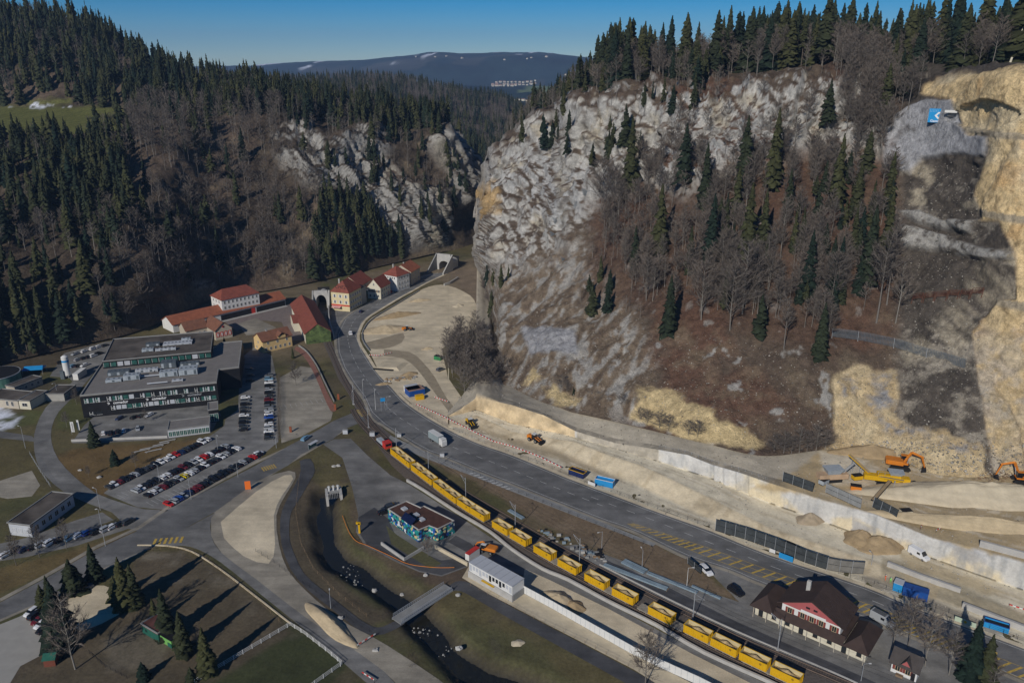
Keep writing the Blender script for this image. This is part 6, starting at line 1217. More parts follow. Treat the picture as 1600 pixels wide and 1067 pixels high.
def car_meshes(kind, colr):
    if (kind, colr) in CARM: return CARM[kind, colr]
    p = PM[colr]; b = MB(); g = MB(); l = MB()
    if kind == 'hatch':
        section(b, [(-2.05,.72,.35,.80),(-1.95,.84,.24,.98),(-1.0,.88,.22,1.0),(.85,.88,.22,.98),(1.7,.84,.24,.84),(2.0,.72,.32,.66)], p); section(b, [(-1.75,.58,1.0,1.35),(-1.45,.62,1.0,1.47),(.1,.62,1.0,1.48),(.35,.58,1.0,1.42)], p)
        section(g, [(-1.98,.70,.9,.97),(-1.6,.73,.95,1.38),(.2,.73,.95,1.38),(1.0,.72,.9,.98)], M_CGL)
    elif kind == 'suv':
        section(b, [(-2.25,.78,.42,.95),(-2.15,.90,.30,1.12),(-1.0,.94,.28,1.14),(.9,.94,.28,1.10),(1.9,.90,.30,1.0),(2.25,.78,.38,.80)], p); section(b, [(-2.0,.66,1.14,1.58),(-1.6,.70,1.14,1.70),(.2,.70,1.14,1.70),(.45,.66,1.14,1.64)], p)
        section(g, [(-2.18,.78,1.05,1.1),(-1.85,.80,1.1,1.60),(.3,.80,1.1,1.60),(1.15,.80,1.02,1.12)], M_CGL)
    else:
        section(b, [(-2.3,.74,.35,.86),(-2.2,.86,.24,.98),(-1.2,.90,.22,1.0),(.8,.90,.22,.96),(1.9,.86,.24,.84),(2.25,.74,.32,.68)], p); section(b, [(-2.0,.56,.98,1.30),(-1.3,.62,1.0,1.42),(.1,.62,1.0,1.43),(.3,.58,1.0,1.38)], p)
        section(g, [(-2.1,.70,.92,.99),(-1.4,.74,.95,1.34),(.15,.74,.95,1.34),(1.0,.72,.9,.97)], M_CGL)
    xe = 2.02 if kind == 'hatch' else 2.24
    for s in (-1, 1): l.box(xe-.14, xe-.02, s*.62-.14, s*.62+.14, .58, .72, M_LAMP); l.box(-xe-.04, -xe+.08, s*.66-.1, s*.66+.1, .72, .92, M_RLAMP)
    wh = MB(); wh.tube((0,-.11,0), (0,.11,0), .32, M_TYRE, 12); wh.tube((0,-.125,0), (0,.125,0), .19, M_RIM, 8)
    CARM[kind, colr] = (b.mesh('body'), g.mesh('window_glass'), l.mesh('lamp')); CARM.setdefault('wheel', wh.mesh('wheel')); return CARM[kind, colr]
def place(px, py, rot_to, z=0.0):
    p = W(px, py, z); q = W(*rot_to, z); return p, math.atan2(q.y - p.y, q.x - p.x)
def car(p, rz, kind, colr, label, group=None, s=1.0, wheels=True):
    body, gl, lp = car_meshes(kind, colr); o = empty('parked_car' if group else 'car', p, rz); o.scale = (s, s, s); tag(o, label, 'car', group)
    link(bpy.data.objects.new('body', body), o); link(bpy.data.objects.new('window_glass', gl), o); link(bpy.data.objects.new('lamps', lp), o)
    if wheels:
        for x in (-1.3, 1.32):
            for y in (-.78, .78): w_ = link(bpy.data.objects.new('wheel', CARM['wheel']), o); w_.location = (x, y, .32)
    return o
OR = ['first','second','third','fourth','fifth','sixth','seventh','eighth','ninth','tenth','eleventh','twelfth','thirteenth','fourteenth','fifteenth','sixteenth','seventeenth','eighteenth','nineteenth','twentieth','twenty-first','twenty-second','twenty-third','twenty-fourth','twenty-fifth','twenty-sixth']
rc = random.Random(8)
CC = {'w':'white','k':'black','g':'grey','d':'dark grey','s':'silver','r':'red','R':'dark red','b':'blue','B':'dark blue','y':'yellow','n':'green','p':'pale blue'}
def row(pts, cols, face, where, group, s=.92, z=.05, frm='from the lower left'):
    """pts: picture points of the cars' ground centres; face: heading as a picture vector at each"""
    for i, (x, y) in enumerate(pts):
        c = CC[cols[i % len(cols)]]; p, rz = place(x, y, (x + face[0], y + face[1]), z); rz += rc.uniform(-.05, .05) + (math.pi if rc.random() < .35 else 0)
        car(p, rz, rc.choice(['hatch', 'hatch', 'suv', 'sedan']), c, f'{c} car, {OR[i]} {frm}, {where[3:]}' if len(where.split()) > 7 else f'{c} car, {OR[i]} {frm} in {where}', group, s)
def along(a, b, n): return [(a[0] + (b[0]-a[0])*i/(n-1), a[1] + (b[1]-a[1])*i/(n-1)) for i in range(n)]
# perpendicular heading of the three slanting rows
d1 = W(325,688) - W(170,762); prp = Vector((-d1.y, d1.x, 0)).normalized() * 6
def head_of(x, y, v=prp): q = proj(W(x, y) + v); return float(q[0]) - x, float(q[1]) - y
hd = head_of(250, 725)
row(along((171,762), (324,688), 20), 'dwRkkskddkwwwrBdkkww', hd, 'the row beside the lawn', 'cars in the row beside the lawn')
row(along((213,768), (352,699), 18), 'swkkkwwkkRkswrwkks', hd, 'the back line of the double row', 'cars in the double row')
row(along((231,775), (370,702), 18), 'kwsRkdsywskwkdwskw', hd, 'the front line of the double row', 'cars in the double row')
row(along((264,789), (403,711), 19), 'rsbsBRRkdkkkkdksdrk', hd, 'the row beside the crossing road', 'cars in the row beside the crossing road')
d2 = W(421,690) - W(421,585); pv2 = Vector((-d2.y, d2.x, 0)).normalized() * 6; hd2 = head_of(421, 640, pv2)
row(along((420.5,588), (420.5,686), 19), 'gpwkskdRkgswbkwswkd', hd2, 'the straight column beside the hedge', 'cars in the column beside the hedge', s=.9, frm='from its far end')
row(along((380,673), (384,622), 10), 'kdkdwkdkgw', hd2, 'the short column right of the office block', 'cars in the short column by the office', s=.9, frm='from its near end')
row([(391,596),(392,588),(391,579)], 'kdg', hd2, 'the shaded bays by the office', 'cars in the shaded bays', s=.9, frm='from its near end')
hd3 = head_of(100, 842, Vector((.5, 1, 0)) * 5)
row([(10,868),(24,862),(40,859),(53,856),(66,852),(80,849),(94,845),(112,841),(125,837),(138,834),(152,832),(167,828),(177,824),(190,820),(201,817)], 'wkBkswkpwbkswkd', hd3, 'the row behind the bare trees', 'cars in the row behind the bare trees', s=1.0, frm='from the left')
row([(118,554),(132,550),(146,546),(155,543),(164,541),(122,563),(131,561),(139,559),(147,557),(155,554),(115,573),(123,573),(132,572)], 'swwwdsdkwkpkw', head_of(140,555,Vector((.4,1,0))*5), 'the rear car park by the silo', 'cars in the rear car park', s=.95, frm='from the left')
row([(97,568)], 'k', (5, -1), 'the open gravel beside the silo', 'cars in the rear car park', frm='and only one')
row([(187,655),(211,653),(222,651),(233,650)], 'Bkkw', (6, -3), 'the upper row on the office forecourt', 'cars on the office forecourt', s=.92, frm='from the left')
row([(162,678),(173,678),(184,675),(194,674),(216,671)], 'wkkws', (1, -6), 'the lower row on the office forecourt', 'cars on the office forecourt', s=.92, frm='from the left')
row([(50,958),(57,963),(61,971),(66,977),(71,984)], 'wkRwk', (7, -5), 'the little row at the gravel lot', 'cars at the gravel lot', s=1.0, frm='from the top')
row([(600,802),(606,796),(612,791)], 'kdd', (7, -2), 'the shade left of the painted workshop', 'cars beside the painted workshop', s=1.0, frm='from the left')
for x, y, t, k, c, lab, s in ((478,686,(485,681),'sedan','pale blue','pale blue car driving on the crossing road',1.05), (548,522,(547,512),'suv','white','white van-like car heading up the road towards the tunnel',1.1), (565,488,(572,484),'hatch','dark blue','dark blue car on the road beside the corner inn',1.0),
    (1103,893,(1110,900),'sedan','white','white car with dark roof glass parked beside a black screen wall',1.15), (1149,926,(1155,930),'suv','black','black car parked close to the station roof',1.1), (404,710,(409,708),'hatch','white','white car just behind the end of the car park row, at the kerb',1.0),
    (600,461.5,(606,458),'hatch','white','small white car between the green lorry and the red van',1.0), (688,579,(693,577),'suv','grey','grey car standing at the works entrance by the thicket',1.0), (133,920,(140,917),'sedan','grey','grey car in the shade of a rounded conifer',1.0)):
    p, rz = place(x, y, t, .09); car(p, rz, k, PM and c, lab, None, s)
def van(name, p, rz, c, label, cat='van', L=5.6, h=2.4, s=1.0, roof=None):
    o = empty(name, p, rz); o.scale = (s,)*3; tag(o, label, cat); b = MB(); section(b, [(-L/2,.92,.4,h-.1),(-L/2+.1,.98,.35,h),(L/2-1.9,.98,.35,h),(L/2-1.1,.96,.35,1.35),(L/2-.1,.92,.38,1.1),(L/2,.84,.42,.9)], c); b.build('body', o)
    g = MB(); g.hexa([(L/2-1.88,-.88,1.45),(L/2-1.02,-.86,1.38),(L/2-1.02,.86,1.38),(L/2-1.88,.88,1.45),(L/2-1.9,-.80,h-.12),(L/2-1.78,-.78,h-.12),(L/2-1.78,.78,h-.12),(L/2-1.9,.80,h-.12)], M_CGL); g.build('windscreen', o)
    for sg in (-1, 1): q = MB(); q.box(L/2-2.9, L/2-2.0, sg*.985-.012, sg*.985+.012, 1.35, h-.45, M_CGL); q.build('side_window', o)
    if roof: q = MB(); [q.box(-L/2+.4, L/2-2.1, y-.03, y+.03, h+.002, h+.12, roof) for y in (-.7,-.35,0,.35,.7)]; q.build('roof_rack', o)
    for x in (-L/2+1.1, L/2-1.1):
        for y in (-.86, .86): w_ = link(bpy.data.objects.new('wheel', CARM['wheel']), o); w_.location = (x, y, .34); w_.scale = (1.08,)*3
    return o
p, rz = place(1378, 972, (1391, 979), .08); van('delivery_van', p, rz, PM['silver'], 'silver grey van with roof bars driving past the station', roof=M_CLAD, s=1.12)
p = floor_at(1436, 871); p2 = floor_at(1450, 877); van('parked_van', p, math.atan2(p2.y-p.y, p2.x-p.x), PM['white'], 'white van parked at the foot of the concrete retaining wall', s=1.1)
p, rz = place(608, 459, (614, 455), .08); van('red_van', p, rz, PM['red'], 'red van parked in front of the white roadside house', L=6.5, s=1.0)
def lorry(p, rz, label, cabc, boxc, L=9.5, s=1.0):
    o = empty('lorry', p, rz); o.scale = (s,)*3; tag(o, label, 'lorry'); b = MB(); b.box(-L/2, L/2-2.4, -1.25, 1.25, 1.1, 3.9, boxc); b.box(-L/2-.02, L/2-2.38, -1.27, 1.27, 3.9, 3.98, M_FRAME); b.build('box_body', o)
    c = MB(); section(c, [(L/2-2.2,1.15,.5,3.5),(L/2-.5,1.2,.5,3.5),(L/2-.1,1.18,.5,2.6),(L/2,1.15,.5,2.2)], cabc); c.build('cab', o); g = MB(); g.hexa([(L/2-.52,-1.08,2.0),(L/2-.02,-1.08,1.9),(L/2-.02,1.08,1.9),(L/2-.52,1.08,2.0),(L/2-.52,-1.0,3.2),(L/2-.3,-1.0,3.1),(L/2-.3,1.0,3.1),(L/2-.52,1.0,3.2)], M_CGL); g.build('windscreen', o)
    f = MB(); f.box(-L/2+.2, L/2-1, -.5, .5, .6, 1.08, M_CLAD); f.build('chassis', o)
    for x in (-L/2+1.2, -L/2+2.3, L/2-1.3):
        for y in (-1.05, 1.05): w_ = link(bpy.data.objects.new('wheel', CARM['wheel']), o); w_.location = (x, y, .48); w_.scale = (1.5, 1.6, 1.5)
    return o
p, rz = place(684, 692, (697, 700), .08); lorry(p, rz, 'white lorry with a grey sided box driving on the main road', M_FRAME, mat('grey_tarpaulin', (.24,.29,.30), var=.08), s=.98)
p, rz = place(583, 463, (592, 464), .05); lorry(p, rz, 'pale green lorry backed against the balcony house', mat('pale_green_cab', (.40,.52,.36), var=.05), mat('green_box', (.03,.14,.09), var=.1), L=8)
# ------------------------------------------------------------ train
M_WAG = mat('wagon_frame', (.30,.27,.22), rough=.8, var=.3, scale=1); M_CIN = mat('dusty_inside', (.55,.46,.26), var=.15, scale=.8); M_LOAD = mat('excavated_rock_load', (.42,.31,.16), var=.35, scale=.8, bump=.5)
def cont_mesh():
    b = MB(); L, w_, h = 6.9, 1.35, 2.2; t = .09
    b.box(-L/2, L/2, -w_, -w_+t, 0, h, M_YEL); b.box(-L/2, L/2, w_-t, w_, 0, h, M_YEL); b.box(-L/2, -L/2+t, -w_+t, w_-t, 0, h, M_YEL); b.box(L/2-t, L/2, -w_+t, w_-t, 0, h, M_YEL); b.box(-L/2+t, L/2-t, -w_+t, w_-t, 0, .12, M_YEL)
    for i in range(11):
        x = -L/2 + .3 + (L-.6)*i/10
        for s in (-1, 1): b.box(x-.07, x+.07, min(s*w_, s*(w_+.09)), max(s*w_, s*(w_+.09)), .15, h-.18, M_YEL)
    for s in (-1, 1): b.box(-L/2-.03, L/2+.03, min(s*w_, s*(w_+.1)), max(s*w_, s*(w_+.1)), h-.16, h+.02, M_YEL); b.box(-L/2-.03, L/2+.03, min(s*w_, s*(w_+.1)), max(s*w_, s*(w_+.1)), 0, .14, M_YEL)
    for x in (-L/2-.1, L/2): b.box(x, x+.1, -w_-.1, w_+.1, h-.16, h+.02, M_YEL); [b.box(x, x+.1, y-.08, y+.08, .1, h-.16, M_YEL) for y in (-1.1,-.4,.4,1.1)]
    i = MB(); L2, w2 = L/2-t-.002, w_-t-.002
    i.add([(-L2,-w2,h-.01),(L2,-w2,h-.01),(L2,w2,h-.01),(-L2,w2,h-.01),(-L2,-w2,.3),(L2,-w2,.3),(L2,w2,.3),(-L2,w2,.3)], [(0,1,5,4),(1,2,6,5),(2,3,7,6),(3,0,4,7),(4,5,6,7)], M_CIN)
    r = np.random.RandomState(2); nx, ny = 16, 8; X_ = np.linspace(-L2, L2, nx); Y_ = np.linspace(-w2, w2, ny); v = []
    for a in X_:
        for c in Y_: v.append((a, c, 1.0 + 1.25 * math.exp(-(a/1.9)**2 - (c/.8)**2) + r.uniform(-.06, .06)))
    l = MB(); l.add(v, [(k*ny+j, (k+1)*ny+j, (k+1)*ny+j+1, k*ny+j+1) for k in range(nx-1) for j in range(ny-1)], M_LOAD)
    lg = MB(); lg.tube((1.9,-w_-.115,1.5), (1.9,-w_-.09,1.5), .32, mat('stencilled_roundel', (.30,.17,.01), var=.1), 10)
    return b.mesh('shell'), i.mesh('lining'), l.mesh('load'), lg.mesh('roundel')
CM = cont_mesh()
fm_ = MB(); fm_.box(-6.7, 6.7, -1.1, 1.1, .95, 1.2, M_WAG)
for x in (-6.9, 6.7): fm_.box(x, x+.2, -1.2, 1.2, .8, 1.25, M_WAG)
for s in (-1, 1): fm_.box(-6.7, 6.7, s*1.25-.07, s*1.25+.07, .9, 1.2, M_WAG); [fm_.box(x-.12, x+.12, s*1.25-.2, s*1.25+.2, .85, 1.22, M_WAG) for x in (-6,-4,-2,0,2,4,6)]
fm_ = fm_.mesh('frame'); bg_ = MB()
for x in (-.9, .9):
    for y in (-.75, .75): bg_.tube((x,y-.07,.81), (x,y+.07,.81), .45, M_RAIL, 12)
bg_.box(-1.4,1.4,-1.05,-.9,.6,1.0,M_CLAD); bg_.box(-1.4,1.4,.9,1.05,.6,1.0,M_CLAD); bg_ = bg_.mesh('bogie')
SIDW = [W(p[0], p[1], 0) for p in SID]; cum = [0]
for i in range(len(SIDW)-1): cum.append(cum[-1] + (SIDW[i+1]-SIDW[i]).length)
def at_s(s):
    i = max(0, min(len(SIDW)-2, int(np.searchsorted(cum, s)) - 1)); t = (s - cum[i]) / (cum[i+1] - cum[i]); d = (SIDW[i+1]-SIDW[i]); return SIDW[i] + d*t, math.atan2(d.y, d.x)
def s_of(px, py): q = W(px, py, 0); return min(((p - q).length, c) for p, c in zip(SIDW, cum))[1]
def wagon(s, n, label):
    p, rz = at_s(s); o = empty('container_wagon', (p.x, p.y, .3), rz); tag(o, f'flat wagon of the works train, {label}', 'wagon', 'wagons of the works train'); link(bpy.data.objects.new('frame', fm_), o)
    for x in (-4.8, 4.8): b = link(bpy.data.objects.new('bogie', bg_), o); b.location = (x, 0, 0)
    return p, rz
def container(s, k):
    p, rz = at_s(s); o = empty('open_container', (p.x, p.y, 1.54), rz); tag(o, f'open yellow container half full of rubble, {OR[k]} from the red locomotive', 'container', 'yellow containers on the works train')
    for nm, me in zip(('shell', 'lining', 'load', 'roundel'), CM): link(bpy.data.objects.new(nm, me), o)
# containers follow the gaps seen in the photograph
CS = [(620,711.5),(634,724),(652,738),(668,750),(687.5,765),(705.5,777.5),(727,791.5),(747,804.5)]
CS2 = [(784,826),(811,845),(849.5,866),(888,887.5),(931,910),(974,934),(1031,965),(1088,992),(1131,1013),(1176,1037),(1225,1062)]
sl_ = [s_of(x - 1, y + 3) for x, y in CS + CS2]
# smooth arc length by projecting finely
FS = np.linspace(0, cum[-1], 3000); FP = np.array([tuple(at_s(s)[0])[:2] + (1.6,) for s in FS]); FX, FY = proj(FP)
sl_ = [float(FS[np.argmin((FX - x)**2 + (FY - y - 3)**2)]) for x, y in CS + CS2]
for i in range(1, len(sl_)): sl_[i] = max(sl_[i], sl_[i-1] + 7.1)
k = 0; nw = 0
pairs = [(0,1),(2,3),(4,5),(6,7)] + [(i,) for i in range(8, 15)] + [(15,16),(17,18)]
used = []
for pr_ in pairs:
    c_ = sum(sl_[i] for i in pr_) / len(pr_); used.append(c_)
for i, i2 in enumerate(used):
    if 4 <= i <= 10: continue
    wagon(i2, 13, f'{OR[nw]} pair of containers from the locomotive'); nw += 1
for i in range(8, 15, 2):
    if i+1 < 15: c_ = (sl_[i] + sl_[i+1]) / 2; wagon(c_, 13, f'{OR[nw]} wagon, its two containers spaced apart'); nw += 1
wagon(sl_[14], 13, 'wagon with a single container before the last pairs')
for i, s_ in enumerate(sl_): container(s_, i)
s0 = sl_[0] - 11.5; p, rz = at_s(s0); o = empty('locomotive', (p.x, p.y, .3), rz); tag(o, 'small red shunting locomotive with a low grey bonnet at the head of the yellow wagons', 'locomotive')
b = MB(); b.box(-5, 5, -1.3, 1.3, .9, 1.3, M_CLAD); b.build('frame', o); b = MB(); section(b, [(-4.8,1.0,1.3,2.2),(-4.5,1.05,1.3,2.4),(1.5,1.05,1.3,2.4)], M_HVAC); b.build('bonnet', o); b = MB(); b.box(1.6, 4.2, -1.35, 1.35, 1.3, 3.6, M_REDP); b.box(1.5, 4.3, -1.4, 1.4, 3.6, 3.75, M_REDP); b.build('cab', o)
g = MB(); g.box(4.2,4.24,-1.1,1.1,2.4,3.3,M_CGL); g.box(1.56,1.6,-1.1,1.1,2.5,3.3,M_CGL); g.build('cab_window', o); b = MB(); [b.tube((x,y,1.3),(x,y,2.2),.03,M_YEL,4) for x in (-4.9,4.9) for y in (-1.2,-.6,.6,1.2)]; b.build('handrail', o)
for x in (-3, 3): q = link(bpy.data.objects.new('bogie', bg_), o); q.location = (x, 0, 0)
# ------------------------------------------------------------ piles
def pile(name, label, px, py, rx, ry, h, m, ang=0, z=None, seed=0, group=None, long=0):
    p = floor_at(px, py) if z is None else W(px, py, z); r = np.random.RandomState(seed); nr, na = 14, 40; V = []; 
    for i in range(nr + 1):
        t = i / nr
        for j in range(na):
            a = 2*math.pi*j/na; wob = 1 + .12*math.sin(2*a+seed) + .08*math.sin(5*a+seed*2); rr = t*wob; x, y = rx*rr*math.cos(a), ry*rr*math.sin(a); x += long*(1 if math.cos(a) > 0 else -1)*t*abs(math.cos(a))
            V.append((x, y, h*(1-t)**1.05*(1 if t > .15 else .93) + (-.4 if i == nr else 0)))
    V = np.array(V); V[:, 2] += fbm(V + seed*10, 1.6, 3) * .14 * h * (V[:, 2] > .05)
    f = [(i*na+j, (i+1)*na+j, (i+1)*na+(j+1) % na, i*na+(j+1) % na) for i in range(nr) for j in range(na)] + [tuple(range(na))]
    mb = MB(); mb.add([tuple(v) for v in V], f, m); o = mb.build(name, loc=p, rz=ang); [setattr(q, 'use_smooth', True) for q in o.data.polygons]; tag(o, label, 'heap', group); return o
pile('sand_heap', 'flat topped yellow sand heap on the big gravel pad', 603, 516, 13, 8, 3.2, M_SAND, .2, .05, 1); pile('sand_heap', 'long ridge of darker sand heaped behind the flat topped heap', 621, 494, 14, 4, 3.0, M_SANDD, .55, .05, 2)
pile('sand_heap', 'small sand heap with a dark crest in the loading yard', 873, 938, 5.5, 4.0, 2.6, M_SAND, -.5, .07, 3); pile('sand_heap', 'low brown heap touching the dark crested heap in the loading yard', 897, 948, 3.6, 3.0, 1.8, M_SANDD, -.3, .07, 4)
pile('gravel_heap', 'large brown gravel heap below the retaining wall', 1345, 845, 6.2, 5, 4.2, M_SANDD, 0, None, 5); pile('gravel_heap', 'widest brown gravel heap, right of and touching the large one', 1372, 852, 8.2, 5, 4.0, M_SANDD, -.2, None, 6)
pile('gravel_heap', 'grey brown gravel heap on the pale floor, apart from the others', 1264, 814, 4.6, 3.6, 3.2, mat('grey_brown_gravel', (.36,.29,.20), var=.2, scale=.5, bump=.3), 0, None, 7); pile('gravel_heap', 'low brown bank of spoil at the foot of the quarry cliff', 1362, 708, 14, 5, 3.4, M_SANDD, -.1, None, 8)
pile('gravel_heap', 'dark heap between the screening plant and the orange excavator', 1400, 770, 5, 4, 2.0, M_SANDD, 0, None, 9)
pile('sand_windrow', 'long pale sand windrow lying beside the lower road', 516, 975, 3.4, 2.4, 2.2, M_SAND, -.78, .09, 10, long=10)
pile('stock_pile', 'long flat stockpile of crushed stone on the quarry floor', 1545, 775, 24, 7, 6, M_SANDP, -.12, None, 11, long=22); pile('stock_pile', 'long pale ridge of crushed stone behind the upper roadway', 1560, 825, 15, 3.5, 3.4, mat('beige_crushed_stone', (.50,.40,.25), var=.15, scale=.5, bump=.3), -.26, None, 12, long=24)
pile('rubble_heap', 'small pale stone heap on the grass beside the stream', 809, 1004, 1.8, 1.5, .6, M_SANDP, 0, .0, 13)
mb = MB(); p = floor_at(1553, 738); r = random.Random(3)
for i in range(150):
    a = Vector((r.gauss(0,3.4), r.gauss(0,1.8), abs(r.gauss(0,1.6)))); a.z *= max(.1, 1 - abs(a.x)/8); d = Vector((r.uniform(-1,1), r.uniform(-1,1), r.uniform(-.5,.7))).normalized() * r.uniform(.8,2.4); mb.tube(a, a+d, r.uniform(.08,.3), M_WOODG if 'M_WOODG' in globals() else M_WOODB, 5, r2=.05)
o = mb.build('root_pile', loc=p); tag(o, 'grey tangle of uprooted stumps and logs at the quarry foot', 'root pile')
# ------------------------------------------------------------ machines
def excavator(p, rz, label, s=1.0, col=None, reach=(4.2, 5.0), wheeled=False, seed=0):
    col = col or M_ORG; o = empty('excavator', p, rz); o.scale = (s,)*3; tag(o, label, 'excavator'); b = MB()
    if wheeled:
        for x in (-1.5, 1.5):
            for y in (-1.1, 1.1): w_ = MB(); w_.tube((x,y-.25,.6), (x,y+.25,.6), .6, M_TYRE, 14); w_.tube((x,y-.27,.6), (x,y+.27,.6), .3, M_RIM, 10); w_.build('wheel', o)
        b.box(-2.2,2.2,-.7,.7,.5,1.1,M_CLAD)
    else:
        for y in (-1.25, 1.25): t = MB(); t.prism([(-2.3,0),(-1.9,.5),(1.9,.5),(2.3,0),(1.9,-.5),(-1.9,-.5)], -.3, .3, M_TYRE, Matrix.Translation((0,y,.52)) @ Matrix.Rotation(math.pi/2,4,'X')); t.build('track', o)
        b.box(-1,1,-1,1,.5,1.2,M_CLAD)
    b.build('undercarriage', o); b = MB(); b.box(-2.9,.6,-1.35,1.35,1.25,2.3,col); b.hexa([(-3.2,-1.3,1.3),(-2.9,-1.3,1.25),(-2.9,1.3,1.25),(-3.2,1.3,1.3),(-3.2,-1.3,2.1),(-2.9,-1.3,2.35),(-2.9,1.3,2.35),(-3.2,1.3,2.1)], col); b.box(.6,1.7,-.6,1.35,1.25,1.7,col); b.build('body', o, bevel=.08)
    c = MB(); c.box(.1,1.7,.45,1.35,1.72,3.15,M_CGL); c.box(.05,1.75,.4,1.4,3.15,3.25,col if not wheeled else M_FRAME); c.build('cab', o); rx, rz_ = reach
    a = MB(); P0, P1, P2, P3 = Vector((.8,-.3,1.8)), Vector((rx*.55,-.3,rz_)), Vector((rx+1.0,-.3,rz_-.9)), Vector((rx+1.6,-.3,1.3)); a.tube(P0, P1, .32, col, 4, .34); a.tube(P1, P2, .34, col, 4, .26); a.build('boom', o); a = MB(); a.tube(P2+Vector((-.4,0,.3)), P3, .26, col, 4, .16); a.tube(P0+Vector((.6,.0,-.4)), P1+Vector((-.1,0,-.3)), .1, M_STEEL, 6); a.build('arm', o)
    k = MB(); k.hexa([(rx+.9,-.9,.1),(rx+2.0,-.9,.4),(rx+2.0,.3,.4),(rx+.9,.3,.1),(rx+1.2,-.9,1.3),(rx+1.9,-.9,1.3),(rx+1.9,.3,1.3),(rx+1.2,.3,1.3)], M_CLAD); k.build('bucket', o); return o
def loader(p, rz, label, s=1.0, body=None):
    body = body or M_ORG; o = empty('wheel_loader', p, rz); o.scale = (s,)*3; tag(o, label, 'wheel loader')
    for x in (-1.5, 1.5):
        for y in (-1.1, 1.1): w_ = MB(); w_.tube((x,y-.3,.75), (x,y+.3,.75), .75, M_TYRE, 14); w_.tube((x,y-.32,.75), (x,y+.32,.75), .35, M_RIM, 10); w_.build('wheel', o)
    b = MB(); section(b, [(-3.1,.8,.9,1.9),(-2.8,.95,.8,2.1),(-.8,.95,.8,2.15)], body); b.box(-.8,1.9,-.5,.5,.7,1.4,M_CLAD); b.build('body', o); c = MB(); c.box(-.7,.7,-.75,.75,1.4,2.9,M_CGL); c.box(-.8,.8,-.85,.85,2.9,3.02,M_FRAME); c.build('cab', o)
    a = MB(); [a.tube((.7,y,1.7), (3.2,y,.9), .16, body, 4) for y in (-.55,.55)]; a.tube((3.0,-.55,1.0), (3.0,.55,1.0), .1, M_CLAD, 6); a.build('lift_arm', o); k = MB(); k.hexa([(3.2,-1.4,.1),(4.3,-1.4,.1),(4.3,1.4,.1),(3.2,1.4,.1),(3.0,-1.4,1.1),(3.5,-1.4,1.3),(3.5,1.4,1.3),(3.0,1.4,1.1)], M_CLAD); k.build('bucket', o); return o
p, rz = place(835, 693, (850, 699), .1); loader(floor_at(836, 690), rz, 'orange and white wheel loader driving on the pale works track', 1.05); p, rz = place(733, 660, (742, 668), .1); loader(W(735, 664, .1), rz, 'yellowish wheel loader behind the barrier line near the thicket', 1.0, M_YEL)
p, rz = place(762, 862, (746, 858), .05); excavator(p, rz, 'orange wheeled excavator with white cab in the loading yard', .95, wheeled=True, reach=(2.8, 3.2))
p = floor_at(1404, 732); excavator(p, -.35, 'big orange excavator with raised boom at the quarry foot', 1.45, reach=(3.6, 4.6)); excavator(floor_at(1597, 752), 2.9, 'orange and black excavator cut by the right edge', 1.35)
loader(W(636, 516, .06), .3, 'small brown loader beside the big sand heap', .9); p, rz = place(682, 560, (690, 562), .1)
def tractor(): pass
crate('green_roller', 'dark green roller parked beside the works track near the thicket', 'roller', (678,562), (688,564), 2.2, 2.0, mat('green_machine', (.03,.20,.07), rough=.5), roofm=M_CLAD, ribs=False)
def conveyor(name, a, b, w_, m, label, posts=3, s=1):
    o = empty(name, a); tag(o, label, 'conveyor'); A, B_ = Vector((0,0,0)), Vector(b) - Vector(a); d = B_.normalized(); sd = Vector((-d.y, d.x, 0)).normalized() * w_/2; up = Vector((0,0,.35)); mb = MB()
    mb.hexa([A-sd, B_-sd, B_+sd, A+sd, A-sd+up, B_-sd+up, B_+sd+up, A+sd+up], m); mb.build('frame', o); mb = MB(); u = Vector((0,0,.353)); mb.add([A-sd*.8+u, B_-sd*.8+u, B_+sd*.8+u, A+sd*.8+u], [(0,1,2,3)], M_SANDD); mb.build('belt', o); mb = MB()
    for i in range(1, posts+1): q = A + (B_-A)*i/(posts+.5); zb = -(Vector(a).z + q.z - base_z); mb.tube(q-sd, (q.x-sd.x, q.y-sd.y, q.z+zb), .08, M_STEEL, 5); mb.tube(q+sd, (q.x+sd.x, q.y+sd.y, q.z+zb), .08, M_STEEL, 5)
    mb.build('support', o); return o
base_z = floor_at(1370, 745).z; up_ = lambda px, py, h: floor_at(px, py) + Vector((0, 0, h))
p = floor_at(1383, 757); o = empty('screening_plant', p, -.25); tag(o, 'yellow mobile screening plant with hopper, between two belt conveyors', 'screening plant'); mb = MB(); mb.box(-7,7,-1.2,1.2,1.6,3.2,M_YEL); mb.box(-3,4,-1.4,1.4,3.2,4.0,M_YEL); mb.build('chassis', o); mb = MB(); mb.hexa([(1,-1,3.9),(4,-1,3.9),(4,1,3.9),(1,1,3.9),(.2,-1.8,5.2),(5,-1.8,5.2),(5,1.8,5.2),(.2,1.8,5.2)], M_HVAC); mb.build('hopper', o); mb = MB()
for y in (-1.1, 1.1): mb.box(-3,3,y-.35,y+.35,0,1.1,M_TYRE); 
mb.box(-2.5,2.5,-.8,.8,.9,1.6,M_CLAD); mb.build('track', o); mb = MB(); [mb.tube((x,-1.5,4.0), (x,-1.5,5.0), .05, M_STEEL, 4) for x in (-3,-1,1,3)]; mb.tube((-3,-1.5,5.0), (3,-1.5,5.0), .05, M_STEEL, 4); mb.build('handrail', o)
conveyor('belt_conveyor', up_(1356, 752, 3), up_(1322, 735, 6), 1.1, M_YEL, 'belt conveyor rising left from the yellow screening plant', 2); conveyor('belt_conveyor', up_(1388, 762, 2.6), up_(1362, 792, 2.2), 1.3, M_CLAD, 'dark belt conveyor running from the screening plant down to the wall', 2)
